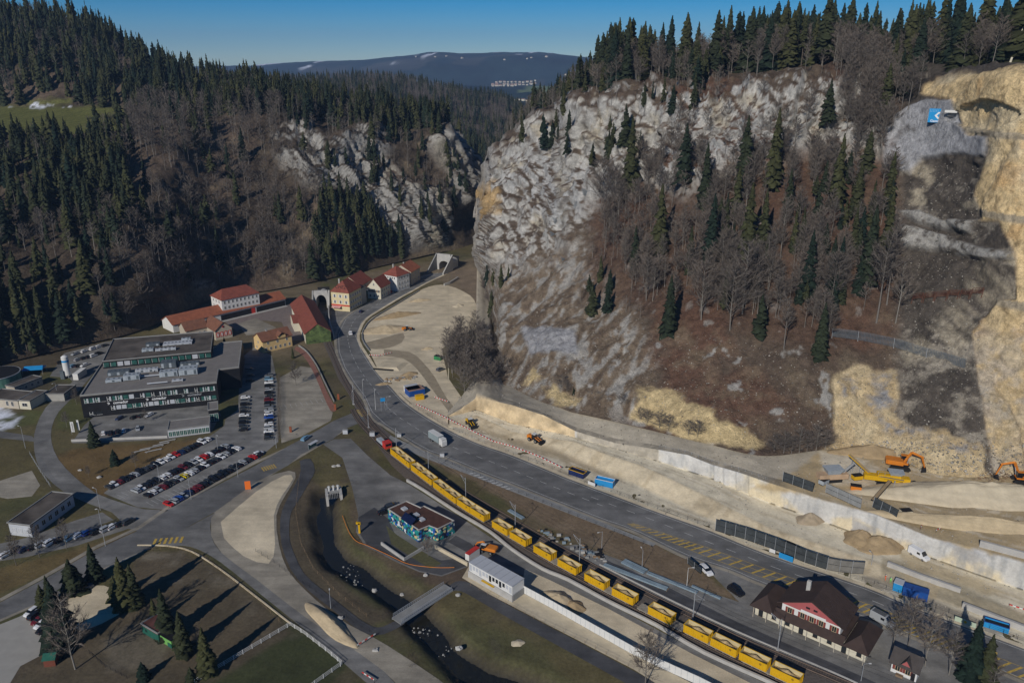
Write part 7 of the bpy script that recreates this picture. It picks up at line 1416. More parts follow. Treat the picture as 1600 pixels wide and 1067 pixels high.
conveyor('belt_conveyor', up_(1372, 757, 3), up_(1408, 772, 4.6), 1.0, M_YEL, 'short yellow belt conveyor at the right end of the screening plant', 1)
mb = MB(); p = floor_at(1300, 750); o = empty('crusher', p, .1); tag(o, 'dusty grey and orange crusher left of the screening plant', 'crusher'); mb.box(-5,5,-1.4,1.4,1.2,3,mat('dusty_orange', (.50,.35,.22), var=.2)); mb.build('chassis', o); mb = MB(); mb.hexa([(-2,-1.2,3),(2,-1.2,3),(2,1.2,3),(-2,1.2,3),(-3,-2,5),(3,-2,5),(3,2,5),(-3,2,5)], M_HVAC); mb.build('hopper', o); mb = MB(); mb.tube((3,0,2.5), (8,1.5,5.5), .5, M_CONCD, 4); mb.build('discharge_belt', o); mb = MB(); [mb.box(-3,3,y-.35,y+.35,0,1.1,M_TYRE) for y in (-1.1,1.1)]; mb.build('track', o)
for x, y, m_, lab, a_ in ((1336,765,M_ORG,'orange generator standing on the quarry terrace',-.3), (1424,762,M_CONC,'pale dusty skip on the quarry terrace',.4), (1338,748,M_YEL,'yellow spare grate lying beside the belt conveyor',.2), (1415,805,M_CREAM,'cream pump unit beside the terrace edge',.1), (1287,756,M_HVAC,'grey loader bucket attachment beside the crusher',.6)):
    p = floor_at(x, y); o = empty('site_unit', p, a_); tag(o, lab, 'site unit'); mb = MB(); mb.box(-1.6,1.6,-1,1,.3,1.7,m_); mb.box(-1.7,1.7,-1.1,1.1,1.7,1.8,M_CLAD); mb.build('housing', o); mb = MB(); mb.box(-1.5,1.5,-.8,.8,0,.3,M_CLAD); mb.build('skid', o)
# ------------------------------------------------------------ people
def person(p, rz, hv, label):
    me = bpy.data.meshes.new('person'); bm_v = [(0,0,.95),(0,0,1.15),(0,0,1.4),(0,0,1.52),(0,0,1.66),(.09,.02,.9),(.11,.06,.5),(.12,.0,.08),(.13,.12,.04),(-.09,0,.9),(-.11,-.08,.5),(-.12,-.14,.08),(-.12,-.02,.04),(.2,0,1.4),(.25,.06,1.12),(.2,.26,1.0),(-.2,0,1.4),(-.26,.02,1.12),(-.22,.2,.98)]
    e = [(0,1),(1,2),(2,3),(3,4),(0,5),(5,6),(6,7),(7,8),(0,9),(9,10),(10,11),(11,12),(2,13),(13,14),(14,15),(2,16),(16,17),(17,18)]; me.from_pydata(bm_v, e, []); me.materials.append(hv); o = bpy.data.objects.new('person', me); link(o); o.location = p; o.rotation_euler.z = rz; tag(o, label, 'person')
    sk_ = o.modifiers.new('skin', 'SKIN'); rad = [.15,.15,.17,.06,.10,.10,.075,.055,.05,.10,.075,.055,.05,.07,.055,.045,.07,.055,.045]
    for i, r_ in enumerate(rad): me.skin_vertices[0].data[i].radius = (r_, r_*.8)
    me.skin_vertices[0].data[0].use_root = True; o.modifiers.new('sub', 'SUBSURF').levels = 1; o.modifiers['sub'].render_levels = 2
    h = MB(); h.tube((0,0,1.70), (0,0,1.82), .14, M_FRAME, 10, r2=.07); h.tube((0,.03,1.70), (0,.03,1.72), .18, M_FRAME, 10); h.build('helmet', o); t = MB(); t.tube((0,0,.1), (0,0,.101), .001, M_CLAD, 3); q = MB(); q.box(-.19,.19,-.155,.155,1.18,1.24,M_FRAME); q.build('reflective_band', o)
HV1 = mat('orange_workwear', (.75,.12,.03), var=.05); HV2 = mat('green_yellow_workwear', (.25,.65,.12), var=.05)
o_ = person(W(1383,906,.1), .4, HV1, 'worker in orange high visibility clothes behind the road fence'); person(W(1391,910,.1), 2.2, HV2, 'worker in green and yellow clothes beside the blue containers')
# ------------------------------------------------------------ masts, lamps, fences, barriers, signs
def mast_mesh(h, arm):
    b = MB(); b.tube((0,0,0), (0,0,h), .13, M_STEEL, 6, r2=.09); b.box(-.35,.35,-.35,.35,0,.3,M_CONC); a = MB()
    if arm: a.tube((0,0,h-.9), (arm,0,h-.5), .05, M_STEEL, 5); a.tube((0,0,h-2.4), (arm,0,h-.6), .045, M_STEEL, 5); a.tube((arm*.9,0,h-1.9), (arm*.9,0,h-.3), .03, M_CLAD, 4)
    return b.mesh('pole'), a
mp, ma = mast_mesh(9.5, 3.4); ma = ma.mesh('cantilever')
for i, (x, y, a_) in enumerate([(728,785,-1), (805,829,-1), (905,884,-1), (1082,970,0), (670,741,0), (576,668,0), (620,704,0), (553,632,0), (1215,1015,-1)]):
    p = W(x, y, .05); o = empty('catenary_mast', p, 2.1 if a_ < 0 else -1.0); tag(o, f'galvanised overhead line mast with a short arm, {OR[i]} along the tracks in building order' if False else ['mast behind the middle of the yellow train', 'overhead line mast level with the loading yard bend', 'overhead line mast beside the stacked rails', 'tall mast between station platform and yellow containers', 'lattice footed mast near the head of the train', 'signal bridge mast at the level crossing', 'overhead line mast next to the red locomotive', 'overhead line mast just above the level crossing', 'mast near the lower end of the platform'][i], 'line mast', 'overhead line masts'); q = link(bpy.data.objects.new('pole', mp), o); q = link(bpy.data.objects.new('cantilever', ma), o)
def lamp(x, y, h, label, name='street_lamp', arm=1.2, rz=0, z=.05, m=M_STEEL):
    p = W(x, y, z); o = empty(name, p, rz); tag(o, label, 'lamp post', 'street lamps'); b = MB(); b.tube((0,0,0), (0,0,h), .09, m, 6, r2=.05); b.build('pole', o); b = MB(); b.tube((0,0,h), (arm,0,h+.15), .04, m, 5); b.box(arm-.1, arm+.55, -.13, .13, h+.1, h+.22, M_FRAME); b.build('lamp_head', o)
for x, y, h, lab in ((165,853,13,'slim pole standing between the bare trees of the grass strip'), (299,780,9,'lamp post near the lower edge of the car park'), (157,797,8,'lamp post at the road fork below the car park'), (250,754,7,'lamp post in the double car row'), (341,705,7,'lamp post at the upper end of the double car row'), (91,621,7,'lamp post beside the beige garage'),
    (40,700,9,'lamp post where the side path meets the winding road'), (940,857,6,'platform lamp beside the dry embankment'), (1003,887,6,'platform lamp above the stacked rails'), (1073,915,6,'platform lamp nearest the white parked car'), (568,623,9,'tall white pole on the left of the level crossing'), (587,640,9,'tall white pole on the right of the level crossing'), (551,632,6,'pole beside the barrier motor'), (605,640,6,'blue sign gantry post'), (517,950,5,'lamp post on the footpath bend'), (1345,1063,5,'dark lamp post beside the small hut'), (1361,884,4,'short post at the fence corner'),(372,745,6,'lamp post in the verge by the crossing road'),(432,700,7,'lamp post at the end of the car column')):
    lamp(x, y, h, lab, arm=1.2 if 'pole' not in lab else .3, rz=hash(lab) % 6 if False else (len(lab) % 7) * .9, m=M_FRAME if 'white' in lab else M_STEEL)
def fence(name, label, cat, pts, h, gap, postm, wires=3, z=.05, pr=.04, solid=None, rails=None, surf=None, group=None, pieces=0):
    L = [floor_at(*p) if surf else W(p[0], p[1], z) for p in pts]; o = empty(name, L[0]); tag(o, label, cat, group); O = L[0]; pm = MB(); wm = MB(); acc = 0; nxt = 0
    pole = MB(); pole.tube((0,0,-.1), (0,0,h), pr, postm, 5); pole = pole.mesh('post'); posts = []
    for i in range(len(L)-1):
        a, b = L[i], L[i+1]; ln = (b-a).length
        while nxt <= acc + ln: posts.append(a + (b-a)*((nxt-acc)/max(ln,.01)) - O); nxt += gap
        for k in range(wires): u = Vector((0,0,h*(k+.7)/(wires))); wm.tube(a-O+u, b-O+u, .02 if not rails else rails, postm, 4)
        if solid: d = (b-a).normalized(); n_ = Vector((-d.y,d.x,0))*.03; wm.hexa([a-O-n_+Vector((0,0,.1)), b-O-n_+Vector((0,0,.1)), b-O+n_+Vector((0,0,.1)), a-O+n_+Vector((0,0,.1)), a-O-n_+Vector((0,0,h)), b-O-n_+Vector((0,0,h)), b-O+n_+Vector((0,0,h)), a-O+n_+Vector((0,0,h))], solid)
        acc += ln
    for q in posts[:100]: c = link(bpy.data.objects.new('post', pole), o); c.location = q
    wm.build('rail' if not solid else 'panel', o); return o
fence('white_rail_fence', 'white three rail fence along the lower edge of the brown field', 'fence', [(305,1067),(340,1045),(395,1012),(454,977),(475,990),(510,1017),(535,1038),(500,1063),(480,1078)], 1.3, 2.6, M_FRAME, 3, pr=.09, rails=.06)
fence('wire_fence', 'wire fence along the near side of the main road verge', 'fence', [(665,708),(745,742),(845,784),(935,820),(1010,852)], 1.1, 3.5, M_CLAD, 2); fence('site_fence', 'low wooden and wire site fence between main road and works track', 'fence', [(640,632),(700,668),(760,694),(800,710),(887,742),(975,776),(1040,800),(1110,825)], 1.5, 3.6, M_CLAD, 3)
fence('site_fence', 'wire fence between the road and the dark earth right of the station', 'fence', [(1310,896),(1375,918),(1450,946),(1520,972),(1600,1003)], 1.5, 3.2, M_CLAD, 3)
fence('mesh_fence', 'dark mesh fence beside the lower footpath and yard', 'fence', [(400,862),(430,880),(458,902),(490,922),(520,947),(555,975),(580,988)], 1.3, 3, M_CLAD, 3); fence('mesh_fence', 'mesh fence round the concrete pad at the left edge', 'fence', [(47,710),(62,735),(80,762)], 1.6, 3, M_STEEL, 4)
fence('picket_fence', 'fence along the sandy edge of the lower road bend', 'fence', [(225,862),(262,857),(290,860),(322,874),(360,905),(400,935),(440,975)], 1.2, 2.4, M_WOODB, 2); fence('path_fence', 'wire fence between footpath and sand bank', 'fence', [(735,915),(800,948),(850,975),(920,1008),(990,1045)], 1.2, 3.2, M_WOODB, 2); fence('path_fence', 'wire fence beside the stream and the near footpath', 'fence', [(468,745),(462,800),(470,850),(490,890),(530,930),(575,965)], 1.2, 3.2, M_WOODB, 2)
fence('garden_fence', 'dark garden fence behind the leafless birch', 'fence', [(140,1020),(165,1042),(200,1060)], 1.2, 2, M_CLAD, 4); fence('wall_railing', 'thin railing along the top of the pale retaining wall', 'fence', [(1030,699),(1075,708),(1112,722),(1157,735),(1200,750)], 1.1, 2.5, M_STEEL, 2, surf=True)
# black screen fences: dark panels between posts
def screen(name, label, pts, h, n, m, surf=False, z=.05, group=None):
    L = [floor_at(*p) if surf else W(p[0], p[1], z) for p in pts]; o = empty(name, L[0]); tag(o, label, 'screen fence', group); O = L[0]; cumL = [0]
    for i in range(len(L)-1): cumL.append(cumL[-1] + (L[i+1]-L[i]).length)
    def at(s): i = max(0, min(len(L)-2, int(np.searchsorted(cumL, s))-1)); return L[i] + (L[i+1]-L[i])*((s-cumL[i])/(cumL[i+1]-cumL[i])) - O
    for k in range(n):
        a, b = at(cumL[-1]*k/n), at(cumL[-1]*(k+1)/n); d = (b-a).normalized(); nn = Vector((-d.y,d.x,0)); M_ = Mframe(a, d, nn); w_ = (b-a).length; p_ = MB(); p_.box(.06, w_-.06, -.04, .04, .15, h, m, M_); p_.box(.0, .1, -.08, .08, 0, h+.1, M_STEEL, M_)
        for zz in (.15, h*.52, h-.1): p_.box(.1, w_-.06, -.08, -.042, zz, zz+.1, M_CLAD, M_)
        p_.build('panel', o)
    return o
M_SCR = mat('black_mesh_screen', (.045,.052,.055), rough=.8, var=.3, scale=.6); M_SCRD = mat('dusty_mesh_screen', (.17,.165,.15), rough=.9, var=.2, scale=.5)
screen('screen_fence', 'long black screen fence between road and pale works floor', [(1117,829),(1165,843),(1215,861),(1260,880),(1291,890)], 4.4, 11, M_SCR); screen('screen_fence', 'dusty grey end of the screen fence behind the station', [(1291,890),(1318,895),(1349,897)], 4.2, 3, M_SCRD)
screen('screen_fence', 'dark brown screen fence on top of the retaining wall, left of the crusher', [(1223,752),(1270,768)], 3.6, 3, M_SCR, True); screen('screen_fence', 'grey dusty screen fence standing on the wall below the screening plant', [(1290,770),(1345,795)], 3.6, 3, mat('grey_dusty_screen', (.25,.255,.25), var=.2), True); screen('screen_fence', 'dark grey screen fence right of the dark belt conveyor', [(1362,792),(1400,812)], 3.8, 3, M_SCR, True)
screen('screen_wall', 'short black screen wall behind the white parked car', [(1074,880),(1095,897)], 2.3, 2, M_SCR)
# white panel fence beside the loading yard
WP = [(810,922),(862,950),(925,986),(987,1021),(1050,1051),(1092,1070),(1150,1100)]; L = [W(p[0], p[1], .05) for p in WP]; o = empty('panel_fence', L[0]); tag(o, 'long white panel fence between loading yard and sand bank', 'fence'); cumL = [0]
for i in range(len(L)-1): cumL.append(cumL[-1] + (L[i+1]-L[i]).length)
n = 42
for k in range(n):
    s = cumL[-1]*k/n; i = max(0, min(len(L)-2, int(np.searchsorted(cumL, s, 'right'))-1)); d = (L[i+1]-L[i]).normalized(); a = L[i] + d*(s-cumL[i]) - L[0]; p_ = MB(); p_.box(.0, cumL[-1]/n-.05, -.05, .05, .1, 2.5, M_FRAME, Mframe(a, d, Vector((-d.y,d.x,0)))); p_.box(-.03, .03, -.09, .09, 0, 2.55, M_HVAC, Mframe(a, d, Vector((-d.y,d.x,0)))); p_.build('panel', o)
def wallline(name, label, pts, w_, h, m, cat='wall', z=0, surf=False, kind=None, n=3):
    q = [floor_at(*p) if surf else W(p[0], p[1], z) for p in (cr(pts, n) if n > 1 else pts)]; mb = MB(); mb.sweep([tuple(a) for a in q], w_, -.3, h, m); o = mb.build(name); tag(o, label, cat); return o
wallline('siding_kerb_wall', 'low white concrete wall between the works siding and the loading yard', [(636,752),(660,766),(712,800),(765,832),(800,860),(847,890),(887,907),(950,941),(1025,978),(1100,1021),(1200,1066),(1250,1090)], .55, 1.0, M_CONC)
wallline('block_wall', 'row of big concrete blocks standing on the works floor above the blue containers', [(1386,884),(1440,905),(1500,926)], .9, 1.6, M_CONC, z=.2, n=1); wallline('block_wall', 'long row of concrete blocks above the blue skip at the right edge', [(1503,948),(1560,970),(1640,1000)], .9, 1.6, M_CONC, z=.2, n=1)
wallline('block_wall', 'pale wall of blocks on the upper quarry roadway at the right edge', [(1530,852),(1640,884)], .8, 2.0, M_CONC, surf=True, n=1); wallline('shed_wall', 'rusty low wall edge of the lower road bend', [(215,852),(262,853),(300,862),(345,890),(400,932),(455,975)], .35, .35, M_SANDP)
wallline('cutting_wall', 'concrete wall beside the rail cutting below the rail tunnel', [(517,470),(514,488),(516,510),(522,530)], .6, 3.0, M_CONC); wallline('retaining_edge', 'stone wall top above the rail cutting behind the mural hall', [(467,541),(480,551),(495,572),(506,595),(522,628)], .3, .9, M_CONCD)
wallline('terrace_wall', 'low concrete edge round the dark workshop parking', [(596,851),(632,876),(662,858)], .4, 1.1, M_CONC, n=1); wallline('yard_wall', 'sandy block wall between parking and site cabins', [(680,856),(731,884)], .5, 1.2, M_SANDP, n=1); wallline('stone_wall', 'pale rubble wall at the upper edge of the gravel pad', [(694,447),(703,444),(716,436)], .7, 1.6, M_CONC, n=1)
wallline('platform_edge', 'white edge strip of the station platform', [(937,882),(1000,914),(1075,951),(1150,986),(1225,1018),(1300,1050),(1340,1068)], .35, .38, M_CONC)
wallline('noise_bank', 'dark stone edging along the foot of the gravel pad', [(577,548),(566,530),(570,512),(585,497),(620,476),(655,455)], .5, .7, M_CONCD)
# hedge between car column and gravel square
rh = np.random.RandomState(5); V = []; F = []
a, b = W(436,588,0), W(436,688,0); ln = (b-a).length; d = (b-a).normalized(); nn = Vector((-d.y,d.x,0)); k = 0
for i in range(5200):
    c = a + d*rh.uniform(0, ln) + nn*rh.normal(0,.45); z = rh.uniform(.1, 2.2); t = rh.normal(0, 1, 3); t /= np.linalg.norm(t); s = np.cross(t, rh.normal(0,1,3)); s /= np.linalg.norm(s); c = np.array([c.x, c.y, z]); V += [c - s*.03, c + s*.03, c + t*.55]; F.append([3*i, 3*i+1, 3*i+2])
me = np_mesh('hedge', np.array(V), np.array(F), M_TWIG, np.tile([.3, 1, 0], (len(V), 1))); o = link(bpy.data.objects.new('hedge', me)); tag(o, 'leafless brown hedge between the car column and the gravel square', 'hedge')
# red and white barriers
M_RW = bpy.data.materials.new('red_white_stripes'); M_RW.use_nodes = True; N = M_RW.node_tree.nodes; Lk = M_RW.node_tree.links; gi = N.new('ShaderNodeNewGeometry'); sp = N.new('ShaderNodeSeparateXYZ'); Lk.new(gi.outputs['Position'], sp.inputs[0]); ma_ = N.new('ShaderNodeMath'); ma_.operation = 'MULTIPLY'; ma_.inputs[1].default_value = .8; Lk.new(sp.outputs[0], ma_.inputs[0]); fr = N.new('ShaderNodeMath'); fr.operation = 'FRACT'; Lk.new(ma_.outputs[0], fr.inputs[0]); gt = N.new('ShaderNodeMath'); gt.operation = 'GREATER_THAN'; gt.inputs[1].default_value = .5; Lk.new(fr.outputs[0], gt.inputs[0]); mx = N.new('ShaderNodeMix'); mx.data_type = 'RGBA'; mx.inputs['A'].default_value = (.6,.04,.03,1); mx.inputs['B'].default_value = (.7,.7,.68,1); Lk.new(gt.outputs[0], mx.inputs['Factor']); Lk.new(mx.outputs['Result'], N['Principled BSDF'].inputs['Base Color'])
def barrier(label, pts, surf=False):
    q = [floor_at(*p) if surf else W(p[0], p[1], .05) for p in pts]; mb = MB(); O = q[0]; o = empty('striped_barrier', O); tag(o, label, 'barrier'); 
    for i in range(len(q)-1):
        d = (q[i+1]-q[i]).normalized(); M_ = Mframe(q[i]-O, d, Vector((-d.y,d.x,0))); mb.box(0, (q[i+1]-q[i]).length, -.05, .05, .75, 1.05, M_RW, M_)
    mb.build('plank', o); mb = MB(); [mb.tube(p-O, p-O+Vector((0,0,1.0)), .05, M_CLAD, 4) for p in q]; mb.build('foot', o)
barrier('long red and white barrier line behind the works fence', [(650,634),(690,652),(730,672),(770,692),(800,700),(840,715),(877,733)]); barrier('red and white barrier across the sandy strip beside the windrow', [(558,1012),(572,1003),(587,994)]); barrier('red and white barrier at the end of the lower road', [(566,1054),(585,1066)]); barrier('red and white barrier at the right edge of the works floor', [(1576,948),(1600,956),(1630,965)]); barrier('red and white barrier beside the excavated pit', [(577,557),(592,558),(612,553)]); barrier('red and white barrier standing on the terrace by the long stockpile', [(1438,827),(1448,812)], True); barrier('red and white barrier further right on the terrace edge', [(1463,832),(1470,826)], True); barrier('red and white barrier loosely stacked near the works entrance', [(679,623),(700,630)])
barrier('red and white barrier beside the sand windrow top', [(497,957),(512,967)])
# excavated pit of pale steps
p = W(608,572,0); o = empty('excavated_pit', p, -.2); tag(o, 'shallow excavated pit with pale sheet lining beside the main road', 'pit'); mb = MB(); mb.add([(-6,-5,.06),(7,-5,.06),(8,6,.06),(-5,6,.06),(-4,-3,.6),(5,-3.5,1.2),(6,4,1.0),(-3,4,.5)], [(0,1,5,4),(1,2,6,5),(2,3,7,6),(3,0,4,7),(4,5,6,7)], M_SANDP); mb.build('lining', o); mb = MB(); mb.box(-6,4,-6,-5.4,.05,.7,M_BLACK); mb.build('edge', o)
# rock-fall barriers on the slope, blue net, company boards
def on_hill(px, py): k = np.argmin((HX - px)**2 + (HY - py)**2); return Vector(HP[k])
HP = SR.P[:SR.n0].reshape(-1, 3); HX, HY = proj(HP)
o = empty('rockfall_barrier', on_hill(1421,470)); tag(o, 'row of rusty rockfall barrier frames across the dark slope', 'rockfall barrier'); O = o.location.copy(); m_r = mat('rusty_steel_frames', (.12,.05,.03), var=.3)
for i in range(6):
    a = on_hill(1421+18.5*i, 468-1.5*i) - O + Vector((0,-1.5,0)); b = on_hill(1421+18.5*i+16, 468-1.5*i) - O + Vector((0,-1.5,0)); f_ = MB(); u = Vector((0,-.6,3.0))
    for q in (a, b): f_.tube(q-Vector((0,0,1)), q+u, .14, m_r, 5); f_.tube(q+Vector((0,2,0)), q+u*.9, .08, m_r, 4)
    for k in (.35,.5,.65,.8,1): f_.tube(a+u*k, b+u*k, .11, m_r, 4)
    f_.build('barrier_frame', o)
o = empty('rockfall_net', on_hill(1300,520)); tag(o, 'blue grey steel net hung across the slope below the spruces', 'rockfall net'); O = o.location.copy(); m_n = mat('blue_grey_net', (.12,.145,.165), var=.25, scale=.6); pts = [on_hill(x, y) - O + Vector((0,-.9,0)) for x, y in ((1298,524),(1340,529),(1395,541),(1445,556),(1505,574))]
for i in range(4):
    a, b = pts[i], pts[i+1]; f_ = MB(); u = Vector((0,.3,3.2)); f_.tube(a-Vector((0,0,.8)), a+u, .1, M_STEEL, 5)
    for k in range(10): f_.tube(a+u*k/9, b+u*k/9, .06, m_n, 4)
    for k in range(24): q = a+(b-a)*k/24; f_.tube(q, q+u, .05, m_n, 3)
    f_.build('net_panel', o)
def board(name, label, c, w_, h, m, dy=1.2):
    p = on_hill(*c); o = empty(name, p + Vector((0,-dy,0)), 0); d = Vector((-.30,-.93,.1)); x = Vector((0,0,1)).cross(-d).normalized(); x = Vector((.82,-.57,0)); tag(o, label, 'sign board'); M_ = Mframe((0,0,0), x, Vector((0,0,1))); b = MB(); b.box(-w_/2,w_/2,-h/2,h/2,-.08,.0,m,M_); b.build('board', o); return o, M_
hmin = on_hill(1455, 180); o, M_ = board('company_board', 'square bright blue board with a white angular letter on the grey rock face', (1455,180), 5.6, 5.4, mat('blue_board', (.01,.27,.60), rough=.5, var=.03), 4.5)
t = MB()
def poly2(pts): t.add([(x,y,.02) for x,y in pts] + [(x,y,.07) for x,y in pts], [tuple(range(len(pts), 2*len(pts)))] + [(i,(i+1) % len(pts),len(pts)+(i+1) % len(pts),len(pts)+i) for i in range(len(pts))], M_TEXT, M_)
poly2([(-.6,.0),(.7,1.4),(2.5,1.4),(2.2,.85),(1.0,.85),(.3,.0)]); poly2([(-.6,.0),(.3,.0),(1.1,-.75),(.7,-1.3)]); poly2([(.7,-1.3),(1.1,-.75),(2.4,-.75),(2.4,-1.3)]); poly2([(1.9,-.75),(2.4,-.75),(2.4,.25),(1.9,.25)]); poly2([(1.3,.25),(2.4,.25),(2.4,-.1),(1.3,-.1)]); t.build('emblem', o)
for i in range(6):
    for j in range(3): q = MB(); q.box(-2.4+i*.55,-2.28+i*.55,1.5+j*.4-.1,1.62+j*.4-.1,.02,.06,M_TEXT,M_); q.build('emblem_dot', o)
text_obj('board_lettering', 'Gasser', 1.35, M_TEXT, o, M_ @ Matrix.Translation((0,-2.1,.05)), .02, .02)
board('white_banner', 'narrow white banner beside the blue board on the rock face', (1477,174), 4.4, 1.0, M_FRAME, 4.5)
for x, y, s_, k in ((900,318,6,1),(915,300,4,0),(867,342,4,1),(862,365,3,0),(835,300,4,0),(880,405,3,1)):
    p = on_hill(x, y); o = empty('cliff_net', p + Vector((0,-1.2,0)), .3*k); tag(o, {900:'largest grey rockfall net hanging on the pale cliff',915:'small net above the largest one on the cliff',867:'dark net in a hollow of the pale cliff',862:'narrow net low on the pale cliff',835:'slanting net high on the left of the pale cliff',880:'thin net at the edge of the brown scree'}[x], 'rockfall net', 'rockfall nets on the pale cliff'); b = MB(); a_ = -.7
    for i in range(9): b.tube((i*s_/9-s_/2, 0, s_*.5-i*s_*.06), (i*s_/9-s_/2+s_*.3, -.5, -s_*.4-i*s_*.06), .06, m_n, 3)
    for i in range(7): b.tube((-s_/2+i*s_*.05, -.1*i, s_*.5-i*s_*.14), (s_/2+i*s_*.05, -.1*i, s_*.0-i*s_*.14), .06, m_n, 3)
    b.build('net', o)
# signs and boards
def sign(name, label, x, y, w_, h, hp, m, rz, text=None, tm=None, size=.6):
    p = W(x, y, .05); o = empty(name, p, rz); tag(o, label, 'sign'); b = MB(); [b.tube((s*w_*.4,0.03,0), (s*w_*.4,0.03,hp+h), .05, M_STEEL, 5) for s in (-1,1)]; b.build('post', o); b = MB(); b.box(-w_/2,w_/2,-.04,.0,hp,hp+h,m); b.build('board', o)
    if text: text_obj('lettering', text, size, tm, o, Mframe((0,-.05,hp+h/2), (1,0,0), (0,0,1)), .01)
rzr = math.atan2(W(1290,900).y - W(1200,866).y, W(1290,900).x - W(1200,866).x)
sign('blue_board', 'bright blue board on the road side of the screen fence', 1227, 877, 4.2, 1.8, .6, M_LBLUE, rzr); sign('white_notice', 'small white notice board left of the bright blue board', 1206, 866, 1.8, 1.2, .7, M_FRAME, rzr); sign('white_notice', 'white notice board below the bright blue open skip', 924, 760, 3.0, 1.2, .6, M_FRAME, rzr); sign('road_banner', 'pale green banner with a yellow mark on the road fence', 1507, 976, 5.0, 1.4, .3, mat('pale_green_banner', (.42,.50,.38), var=.05), rzr)
mb = MB(); p = W(1507,976,.05); q = MB(); q.tube((0,-.08,1.0), (0,-.05,1.0), .45, M_YEL, 4); o = q.build('yellow_mark', bpy.data.objects['road_banner']); 
sign('orange_sign', 'tall orange tarpaulin covered sign at the kerb of the crossing road', 388, 765, 1.9, 3.2, .2, mat('orange_tarp', (.75,.16,.02), var=.08), .2); sign('direction_sign', 'blue direction sign at the level crossing', 599, 642, 2.0, 1.6, 4.4, M_LBLUE, .3)
for i, (x, y, lab) in enumerate(((115,679,'white company banner left of the spruce before the office'), (125,676,'narrow white banner beside the first company banner'))):
    p = W(x, y, .05); o = empty('banner', p, .1); tag(o, lab, 'banner'); b = MB(); b.tube((-.5,0,0), (-.5,0,5.8), .05, M_STEEL, 5); b.build('pole', o); b = MB(); b.box(-.45,.75-.5*i,-.03,.0,1.2,5.6,M_FRAME); b.build('cloth', o)
    if i == 0: text_obj('banner_lettering', 'comadur', 1.0, M_CLAD, o, Mframe((.15,-.05,3.4), (0,0,1), (-1,0,0)), .01)
# yellow pillar, planter, cabinets, bollards, boulders
p = W(562,832,.05); o = empty('yellow_pillar', p); tag(o, 'yellow steel pillar with a bent top on the workshop parking', 'pillar'); b = MB(); b.box(-.3,.3,-.3,.3,0,3.6,M_YEL); b.build('shaft', o); b = MB(); b.hexa([(-.9,-.3,3.3),(.5,-.3,3.0),(.5,.3,3.0),(-.9,.3,3.3),(-.9,-.3,4.0),(.5,-.3,3.7),(.5,.3,3.7),(-.9,.3,4.0)], M_YEL); b.build('head', o)
for x, y, c, h, lab in ((524,640,'r',2.6,'rust red steel stele at the end of the brick walk'), (454.5,675,'r',2.4,'rust red steel stele on the gravel beside the crossing road'), (529,624,'r',2.6,'rust red gate pillar beside the tracks')):
    mb = MB(); m_ = M_SHUT; mb.box(-.45,.45,-.2,.2,0,h,mat('corten_' + str(x), (.24,.07,.03), var=.15)); o = mb.build('steel_stele', loc=W(x, y, .05)); tag(o, lab, 'stele')
for x, y, s_, lab in ((540,677,1.2,'grey concrete box beside the level crossing'), (624,682,1.0,'grey switch cabinet by the main road kerb'), (691,713,1.0,'grey cabinet on the pavement beside the road'), (582,681,1.2,'white switch machine beside the siding rails'), (801,778,0,'')):
    if not lab: continue
    mb = MB(); mb.box(-s_*.8,s_*.8,-s_*.5,s_*.5,0,s_*1.4,M_PANEL); mb.box(-s_*.85,s_*.85,-s_*.55,s_*.55,s_*1.4,s_*1.5,M_CONCD); o = mb.build('switch_cabinet', loc=W(x, y, .05)); tag(o, lab, 'cabinet')
def rock(x, y, s_, lab, z=0, seed=0):
    r = np.random.RandomState(seed); v = []; n = 10
    for i in range(5):
        ph = math.pi*i/4
        for j in range(n): a = 2*math.pi*j/n; k_ = s_*(1+.25*r.uniform(-1,1)); v.append((k_*math.sin(ph)*math.cos(a), k_*math.sin(ph)*math.sin(a)*.8, k_*math.cos(ph)*.6+s_*.2))
    mb = MB(); mb.add(v, [(i*n+j, i*n+(j+1) % n, (i+1)*n+(j+1) % n, (i+1)*n+j) for i in range(4) for j in range(n)], M_CONC); o = mb.build('boulder', loc=W(x, y, z)); tag(o, lab, 'boulder')
for i, (x, y, s_, lab) in enumerate(((155,746,.9,'grey boulder on the brown lawn near the car row'), (125,735,.7,'dark flat boulder on the lawn by the winding road'), (522,729,.9,'left of the two white boulders near the sluice'), (529,728,.9,'right of the two white boulders near the sluice'), (665,899,.8,'white boulder on the brown bank below the workshop'), (585,923,.9,'yellowish boulder standing in the stream'), (716,930,.8,'white block beside the end of the footbridge'), (717,1013,1.0,'square pale block on the stream bank'), (628,929,.7,'pale boulder at the edge of the stream below the bank'), (587,1016,.8,'grey concrete lump on the sandy strip'), (532,966,.9,'grey stone beside the windrow'))): rock(x, y, s_, lab, 0 if i not in (5, 8) else -2.2, i)
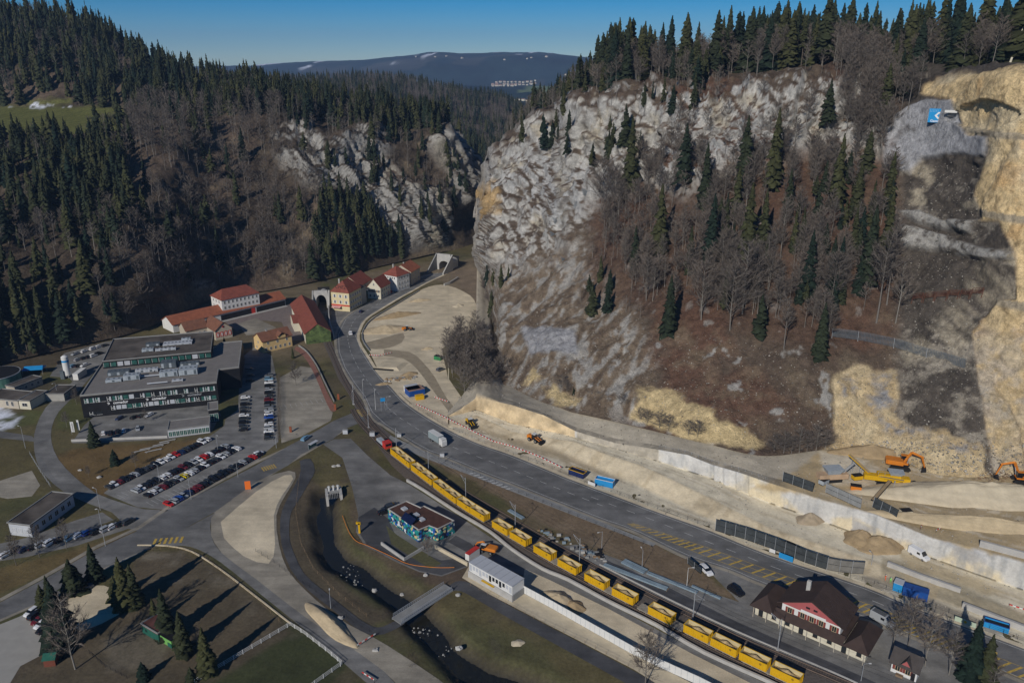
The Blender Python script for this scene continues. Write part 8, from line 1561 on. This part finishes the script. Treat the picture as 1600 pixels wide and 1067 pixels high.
# stacks of rails and steel beside the track
def stack(label, a, b, w_, rows, m, rz=None, name='rail_stack'):
    A, B_ = W(*a, .06), W(*b, .06); rz, L = frame(A, B_); mb = MB()
    for j in range(rows): mb.box(0, L, j*w_, j*w_+w_*.7, .1, .55, m)
    for i in range(int(L/2.5)+1): mb.box(i*2.5, i*2.5+.25, -.1, rows*w_, 0, .1, M_WOODB)
    o = mb.build(name, loc=A, rz=rz); tag(o, label, 'rail stack'); return o
m_bs = mat('bluish_galvanised_rails', (.22,.29,.34), rough=.5, var=.2)
stack('long stack of bluish rails beside the platform', (942,885), (1041,923), .38, 4, m_bs); stack('upper stack of bluish steel troughs above the long one', (970,880), (1005,897), .5, 5, m_bs); stack('bluish rails ending near the tall mast', (1010,897), (1088,928), .4, 3, m_bs); stack('short stack of bluish rails near the station corner', (1080,917), (1125,937), .4, 2, m_bs); stack('two bluish steel ladders lying beside the track', (793,799), (815,812), .5, 3, m_bs)
mb = MB(); r = random.Random(6)
for i in range(70): t = r.random(); p = W(845+105*t, 829+47*t, .06) + Vector((r.gauss(0,1.2), r.gauss(0,1.2), 0)); s_ = r.uniform(.25,.7); mb.box(p.x-s_, p.x+s_, p.y-s_*.5, p.y+s_*.5, .05, .1+s_*r.uniform(.5,1.2), r.choice([M_CONCD, M_WOODB, m_bs, M_CLAD, m_bs, M_CONC]))
o = mb.build('track_material'); tag(o, 'scatter of sleepers, crates and steel parts beside the main track', 'track material', kind='stuff')
mb = MB()
for i in range(90): t = r.random(); p = W(600+50*t, 592-6*t+6*r.random(), .06); s_ = r.uniform(.2,.7); mb.box(p.x-s_, p.x+s_, p.y-s_*.5, p.y+s_*.5, .0, .1+s_*r.uniform(.4,.9), r.choice([M_CONCD, M_WOODB, M_SANDD, M_CONC]))
o = mb.build('site_rubble'); tag(o, 'loose rubble and timber round the pit beside the works entrance', 'rubble', kind='stuff')
mb = MB()
for i in range(60):
    cx, cy = r.choice([(538,905),(655,985),(552,915),(662,990),(700,1020),(545,890)]); p = W(cx + r.gauss(0,9), cy + r.gauss(0,5), -1.2); s_ = r.uniform(.1,.34); mb.tube(p-Vector((0,0,s_*.5)), p+Vector((r.uniform(-.1,.1),0,s_*.5)), s_, M_CONCD, 5, r2=s_*.5)
o = mb.build('stream_stones'); tag(o, 'pale stones heaped along the stream banks', 'stones', kind='stuff')
# orange safety line beside the stream, benches
L = [W(p[0], p[1], .4) for p in cr([(535,805),(545,830),(557,845),(575,852),(610,868),(640,881),(680,886),(710,886)], 4)]; mb = MB()
for i in range(len(L)-1): mb.tube(L[i], L[i+1], .09, M_ORG, 4)
tag(mb.build('orange_safety_line'), 'orange safety net line curving along the bank above the stream', 'safety line')
for i, (x, y) in enumerate(((222,705),(232,701),(243,699),(252,695),(262,690),(240,705))):
    A = W(x, y, .0); mb = MB(); mb.box(-3,3,-.25,.25,.35,.5,M_CONC); mb.box(-2.6,-2.3,-.2,.2,0,.35,M_CONCD); mb.box(2.3,2.6,-.2,.2,0,.35,M_CONCD); o = mb.build('long_bench', loc=A, rz=.55); tag(o, ['long concrete bench on the lawn, nearest the car row end','second long bench up the lawn slope','middle long bench among the lawn benches','long bench just below the small bare bush','long bench closest to the glazed annex','lone bench a little below the others'][i], 'bench', 'benches on the office lawn')
# flagpole with red flag
p = W(149,908,0); o = empty('flagpole', p); tag(o, 'white flagpole with a hanging red flag in front of a spruce', 'flagpole'); b = MB(); b.tube((0,0,0), (0,0,6.5), .06, M_FRAME, 5); b.build('pole', o); b = MB(); b.hexa([(.05,-.04,4.6),(.5,-.1,4.4),(.5,.0,4.4),(.05,.04,4.6),(.05,-.04,6.3),(.6,-.06,6.0),(.6,.02,6.0),(.05,.04,6.3)], M_REDP); b.build('flag', o)
# far villages
vb = MB(); vb.box(-7,7,-5,5,0,6,M_CREAM); hm_ = vb.mesh('wall'); vr = MB(); gable_roof(vr, 14, 10, 6, 3, .4, mat('distant_roof', (.34,.22,.17)), 'x', x0=-7, y0=-5); rm_ = vr.mesh('roof'); r = random.Random(9); FPp = SF.P[:SF.n0].reshape(-1, 3); FXX, FYY = proj(FPp)
spots = [(r.uniform(770,838), 0, 'v') for _ in range(85)] + [(r.uniform(806,838), 1, 'w') for _ in range(22)] + [(r.uniform(880,905), 2, 'u') for _ in range(5)] + [(r.uniform(640,860), 3, 't') for _ in range(8)]
for x, k_, t in spots:
    y = {0: 134 - (x-770)*.06 + r.uniform(-3.4,3.4), 1: 157 + r.uniform(-4,4), 2: 116 + r.uniform(-1.5,1.5), 3: 92 + r.uniform(-3,2)}[k_]; q = FPp[np.argmin((FXX-x)**2 + (FYY-y)**2)]; o = empty('village_house', q, r.uniform(0,3.1)); s_ = (1.1 if k_ != 1 else .8) * r.uniform(.8,1.3); o.scale = (s_,)*3
    tag(o, {0:'pale house with a reddish roof in the distant village', 1:'pale house or hall in the nearer cluster below the village', 2:'pale house on the far wooded slope near the cliffs', 3:'pale farmhouse on the far ridge'}[k_], 'house', {0:'houses of the distant village',1:'houses of the cluster below the village',2:'houses on the far slope',3:'farmhouses on the far ridge'}[k_])
    link(bpy.data.objects.new('wall', hm_), o); link(bpy.data.objects.new('roof', rm_), o)
# ------------------------------------------------------------ garden trees and bushes on the flat
NEAR = [part_mesh('trunk', a, M_BARK) for a, b in SPR]; 
HQ = [spruce(51, 26, 13, .04, .20, .3), spruce(52, 28, 13, .06, .17, .35), spruce(53, 24, 12, .05, .24, .4)]; HQM = [(part_mesh('trunk', a, M_BARK), part_mesh('crown', b, M_NEEDLE)) for a, b in HQ]
BQ = [bare(61, .30, 34, 18, .18), bare(62, .26, 34, 18, .25), bare(63, .42, 30, 16, .1)]; BQM = [(part_mesh('trunk', a, M_BEECH), part_mesh('crown', b, M_TWIG)) for a, b in BQ]
M_THUJA = treemat('thuja_foliage', (.055,.07,.025), (.04,.06,.03))
def near_tree(kind, v, x, y, hpx, label, wide=1.0, group=None, z=0, name=None):
    p = W(x, y, z); d = (p - Vector((0,0,H))).length; h = hpx / FPX * d / math.cos(math.atan2(H, p.y)) * .86; tr, crn = (HQM if kind == 's' else BQM)[v]; o = empty(name or ('spruce_tree' if kind == 's' else 'bare_tree'), p, rc.uniform(0,6)); o.scale = (h*wide, h*wide, h); tag(o, label, 'spruce' if kind == 's' else ('bush' if name else 'bare tree'), group)
    link(bpy.data.objects.new('trunk', tr), o); link(bpy.data.objects.new('crown', crn), o)
for a in [('s',0,150,908,56,'tall slim spruce behind the red flag',1.0), ('s',0,197,948,72,'large spruce at the corner of the gravel lot',1.1), ('s',1,212,945,60,'spruce touching the large one at the gravel lot',1.1), ('s',2,182,935,34,'yellowish low conifer beside the gravel lot',1.2), ('s',0,80,945,42,'spruce above the parked cars at the gravel lot',1.0), ('s',2,68,948,32,'small yellow green conifer left of the spruce by the cars',1.1),
    ('s',2,98,1010,88,'big spreading spruce behind the leafless birch',1.05), ('s',1,262,995,70,'spruce behind the green shed',1.0), ('s',0,288,1022,62,'spruce right of the green shed',1.0), ('s',0,325,1052,66,'spruce nearest the white rail fence',1.0), ('s',1,243,972,36,'small spruce above the green shed roof',1.0), ('s',0,148,697,40,'lone spruce in front of the office forecourt',1.2), ('s',2,180,725,24,'dark round conifer on the lawn',1.3),
    ('s',0,1512,1062,80,'dark blue green spruce beside the road at the lower right',.9), ('s',1,1536,1064,62,'yellow green spruce right of the dark one',1.1), ('s',2,225,1060,24,'low dark conifer near the garden fence',1.4), ('s',2,300,1065,22,'low conifer by the fence corner',1.4), ('s',0,352,545,20,'small dark conifer behind the office block',1.2), ('s',1,458,560,20,'slim conifer beside the mural hall',.8)]: near_tree(*a)
near_tree('s', 2, 116, 925, 48, 'dense rounded conifer on the roadside left of the flag', 1.35)
for a in [('b',1,26,883,46,'bare tree furthest left in the grass strip'), ('b',1,62,870,48,'bare tree between two others in the grass strip'), ('b',1,104,857,44,'bare tree right of the middle one in the grass strip'), ('b',0,118,1045,100,'large leafless birch over the dark spruce'), ('b',0,669,870,38,'leafless birch beside the dark parking and workshop'), ('b',0,1008,1072,84,'tall leafless tree in front of the white panel fence'), ('b',0,463,602,42,'rounded leafless tree on the gravel square'),
    ('b',1,1394,1015,60,'leafless poplar closest to the station'), ('b',1,1418,1010,70,'second leafless poplar beside the station'), ('b',1,1445,1040,74,'tallest leafless poplar above the small hut'), ('b',1,1482,1054,62,'leafless poplar right of the small hut'), ('b',0,228,660,22,'thin leafless tree on the office forecourt'), ('b',0,310,1010,30,'spreading leafless bush between spruces'), ('b',1,139,745,18,'young bare tree on the lawn'), ('b',1,212,730,26,'bare sapling beside the car row'), ('b',1,105,668,26,'bare sapling beside the winding road'),('b',1,120,632,26,'bare sapling at the office corner'),
    ('b',0,1550,1075,40,'leafless shrub beside the slim spruces'), ('b',0,1265,815-40,1,'')]:
    if a[5]: near_tree(*a)
rr = np.random.RandomState(12); i = 0
while i < 66:
    x, y = rr.uniform(694,790), rr.uniform(528,628)
    if not in_poly([x], [y], [(700,540),(735,515),(790,590),(792,612),(740,630),(712,608),(698,575)])[0]: continue
    near_tree('b', rr.randint(0,3), x, y, rr.uniform(34,58), 'leafless tree in the dense grey brown thicket between pad and cliff', 1.1, 'thicket trees'); i += 1
for k, (x, y, hp) in enumerate([(1250,712,34),(1225,708,30),(1275,715,36),(1290,705,28),(1210,704,26),(1030,668,24),(1045,672,22),(1010,662,20),(1090,682,24),(1075,678,22),(878,606,20),(885,612,16),(970,632,18),(1262,720,26),(1238,716,24),(1000,655,18)]):
    p = on_hill(x, y); d = (p - Vector((0,0,H))).length; h = hp/FPX*d*1.15; o = empty('leafless_bush', p, k); o.scale = (h*1.5, h*1.5, h); tag(o, 'leafless bush at the foot of the hillside above the retaining wall', 'bush', 'bushes at the foot of the hillside'); tr, crn = BQM[2]; link(bpy.data.objects.new('stem', tr), o); link(bpy.data.objects.new('crown', crn), o)
for k, (x, y, hp, w_) in enumerate([(722,572,34,1.1),(704,560,30,1.1)]): near_tree('s', k, x, y, hp, ['spruce at the left flank of the thicket, the right hand one','spruce at the far left corner of the thicket'][k], w_)
p = on_hill(1578, 99); d = (p - Vector((0,0,H))).length; o = empty('dead_tree', p); tag(o, 'pale dead trunk leaning right on the quarry rim beside the big dark fir', 'dead tree'); b = MB(); b.tube((0,0,-1), (3.5,1,15), .45, M_CREAM, 7, r2=.12); b.build('trunk', o); b = MB()
for i in range(14): t = .25 + .05*i; q = Vector((3.5*t, t, 16*t-1)); b.tube(q, q + Vector((-2.6 + .12*i, rc.uniform(-1,1), -.8)), .06, M_BARK, 3, r2=.02)
b.build('branch', o)

for k in range(34):
    x, y = rr.uniform(744, 768), rr.uniform(425, 600); p = on_hill(max(x, 750), y); d = (p - Vector((0,0,H))).length; h = rr.uniform(10, 26)/FPX*d; o = empty('leafless_bush', p - Vector((0,0,.4)), k); o.scale = (h*1.3, h*1.3, h); tag(o, 'leafless bush on the steep edge where the cliff meets the gravel pad', 'bush', 'bushes at the cliff edge above the pad'); tr, crn = BQM[k % 3]; link(bpy.data.objects.new('stem', tr), o); link(bpy.data.objects.new('crown', crn), o)

for nm, T_, lab in (('main', TRK, 'overhead contact wire above the main track'), ('siding', SID, 'overhead contact wire above the works siding')):
    mb = MB(); L = [W(q[0], q[1], 0) for q in T_[::4]]
    for i in range(len(L)-1): mb.tube(L[i] + Vector((0,0,6.0)), L[i+1] + Vector((0,0,6.0)), .03, M_CLAD, 3); mb.tube(L[i] + Vector((0,0,7.2)), L[i+1] + Vector((0,0,7.2)), .03, M_CLAD, 3)
    tag(mb.build('contact_wire'), lab, 'contact wire')
for x, y, rx_, ry_, h_, m_, lab in ((655,470,7,3,1.6,M_SAND,'low sand heap at the far end of the gravel pad'), (716,478,4,3,1.4,M_SANDP,'small pale heap at the right rim of the gravel pad'), (640,585,5,2.4,1.5,M_SANDD,'brown spoil heap beside the excavated pit'), (668,545,3,2,1.2,M_SAND,'little sand heap where the muddy track leaves the pad'), (600,600,4,1.6,1.0,M_SANDD,'flat spoil heap between pit and main road')): pile('spoil_heap', lab, x, y, rx_, ry_, h_, m_, .4, .05, int(x))
emit(SPT, 'spruce_tree', SPR_HQ, SPR, SPR_LO, M_BARK, M_NEEDLE, LBL_S, 'spruce', 'spruce_forest')
emit(BRT, 'bare_tree', BAR_HQ, BAR, BAR_LO, M_BEECH, M_TWIG, LBL_B, 'bare tree', 'leafless_woods')
# ------------------------------------------------------------ loose stones and low scrub
def scatter_mesh(name, label, items, m):
    Vs = []; Fs = []; Cs = []; b = 0; r = np.random.RandomState(1)
    for P_, n_, s0, s1 in items:
        idx = r.randint(0, len(P_), n_)
        for q in P_[idx]:
            s_ = r.uniform(s0, s1) * (1 if r.rand() < .9 else 1.8); V = r.normal(0, 1, (6, 3)) * .12 + np.array([[1,0,0],[-1,0,0],[0,1,0],[0,-1,0],[0,0,.8],[0,0,-.8]]); a = r.rand() * 6; V = V @ np.array([[math.cos(a), math.sin(a), 0], [-math.sin(a), math.cos(a), 0], [0, 0, 1]]); Vs.append(V * s_ * r.uniform(.6, 1.3, 3) + q + np.append(r.uniform(-.6, .6, 2), 0))
            Fs.append(np.array([[0,2,4],[2,1,4],[1,3,4],[3,0,4],[2,0,5],[1,2,5],[3,1,5],[0,3,5]]) + b); b += 6; c = np.zeros((6, 3)) + np.array([.33, .305, .26]) * r.uniform(.4, 1.4); Cs.append(c)
    me = np_mesh(name, np.concatenate(Vs), np.concatenate(Fs), m, np.clip(np.concatenate(Cs), 0, .8)); o = link(bpy.data.objects.new(name, me)); tag(o, label, kind='stuff')
M_STN = vmat('loose_stone', v1=.15, bump=0); rp = SR.P[:SR.n0].reshape(-1, 3); rx, ry = SR.px[:SR.n0].ravel(), SR.py[:SR.n0].ravel(); wp_ = SW.P.reshape(-1, 3); wr = rid.ravel(); wx_ = SW.px.ravel()
scatter_mesh('loose_stones', 'loose stones and blocks strewn over scree, slopes and works floor', [(rp[in_poly(rx, ry, [(745,440),(905,395),(1000,500),(1290,560),(1300,700),(1000,665),(790,610)])], 3000, .10, .30), (rp[in_poly(rx, ry, [(1390,250),(1530,250),(1540,730),(1300,730),(1300,600),(1390,560)])], 2600, .10, .30), (wp_[(wr == 4)], 2200, .08, .28), (wp_[(wr == 0) | (wr == 2)], 1300, .06, .28), (rp[in_poly(rx, ry, [(1300,690),(1600,690),(1600,745),(1300,735)])], 900, .12, .45)], M_STN)
def scrub(name, label, spots_, m):
    r = np.random.RandomState(2); Vs = []; Fs = []; Cs = []; b = 0; lib = [bare(71, .5, 7, 5, .05, 0, .011), bare(72, .6, 7, 5, .02, 0, .011), bare(73, .45, 6, 5, .05, 0, .012)]
    for q, h0, h1 in spots_:
        V, Fc, g = lib[r.randint(3)][1]; h = r.uniform(h0, h1); a = r.rand() * 6.3; c, s = math.cos(a), math.sin(a); X = np.stack([(V[:, 0]*c - V[:, 1]*s) * h + q[0], (V[:, 0]*s + V[:, 1]*c) * h + q[1], V[:, 2] * h + q[2]], 1); Vs.append(X); Fs.append(Fc + b); b += len(V); cc = np.zeros((len(V), 3)); cc[:, 0] = r.rand(); cc[:, 1] = g * r.uniform(.6, 1.1); Cs.append(cc)
    me = np_mesh(name, np.concatenate(Vs), np.concatenate(Fs), m, np.concatenate(Cs)); o = link(bpy.data.objects.new(name, me)); tag(o, label, kind='stuff'); print(name, len(me.polygons))
M_SCRUB = treemat('dry_scrub', (.13, .085, .055), (.075, .062, .042)); sp_ = []; rs = np.random.RandomState(77)
for S_, poly, spc, h0, h1 in ((SR, [(745,440),(905,395),(1000,500),(1290,560),(1300,700),(1000,665),(790,610)], 6.5, .6, 2.2), (SR, [(1000,215),(1100,125),(1400,118),(1392,300),(1395,470),(1330,560),(1000,560),(930,400)], 4.6, 1, 3.2), (SR, [(760,275),(780,215),(900,150),(1100,130),(1110,200),(1050,290),(940,330),(860,400),(760,410)], 6, .8, 2.6), (SR, [(1390,250),(1530,250),(1540,700),(1420,660),(1390,560)], 6.5, .6, 1.8),
        (SL, [(60,560),(200,230),(440,200),(700,210),(740,300),(690,392),(480,440),(260,505)], 6.5, 1, 3.2)):
    sp_ += [(q, h0, h1) for q in scatter(S_, poly, spc, rs, clump=(14, 1.3))]
for _ in range(1500):
    x, y = rs.uniform(460, 860), rs.uniform(740, 1067); p_ = W(x, y, 0); dd = dist_line(np.array([p_.x]), np.array([p_.y]), RW)[0]
    if 4.5 < dd < 11 and not in_poly([x], [y], [(430,790),(470,720),(500,720),(475,900),(600,985),(550,990),(440,880)])[0]: sp_.append(((p_.x, p_.y, -.9 if dd < 6.5 else -.1), .5, 1.3))
for _ in range(900):
    x, y = rs.uniform(0, 540), rs.uniform(860, 1067)
    if in_poly([x], [y], [(205,880),(300,870),(460,985),(540,1040),(500,1067),(0,1067),(110,1000),(200,955)])[0]: p_ = W(x, y, 0); sp_.append(((p_.x, p_.y, -.05), .3, .9))
for _ in range(500):
    x = rs.uniform(640, 1090); y = 712 + (x - 640) * .38 + rs.uniform(-8, 22); p_ = W(x, y, 0)
    if in_poly([x], [y], [(640,706),(760,752),(960,832),(1070,880),(1000,885),(860,820),(740,762)])[0]: sp_.append(((p_.x, p_.y, 0), .3, .8))
scrub('dry_scrub', 'low dry scrub and brambles on slopes, stream banks and fields', sp_, M_SCRUB)
# ------------------------------------------------------------ haze over the whole valley
hz = MB(); hm = bpy.data.materials.new('haze_air'); hm.use_nodes = True; N = hm.node_tree.nodes; N.remove(N['Principled BSDF'])
pv = N.new('ShaderNodeVolumePrincipled'); pv.inputs['Density'].default_value = 0.000075; pv.inputs['Color'].default_value = (.42, .64, 1, 1)
hm.node_tree.links.new(pv.outputs[0], N['Material Output'].inputs['Volume'])
hz.box(-9200, 9200, -1800, 9200, -600, 420, hm); ho = hz.build('haze'); tag(ho, kind='stuff')
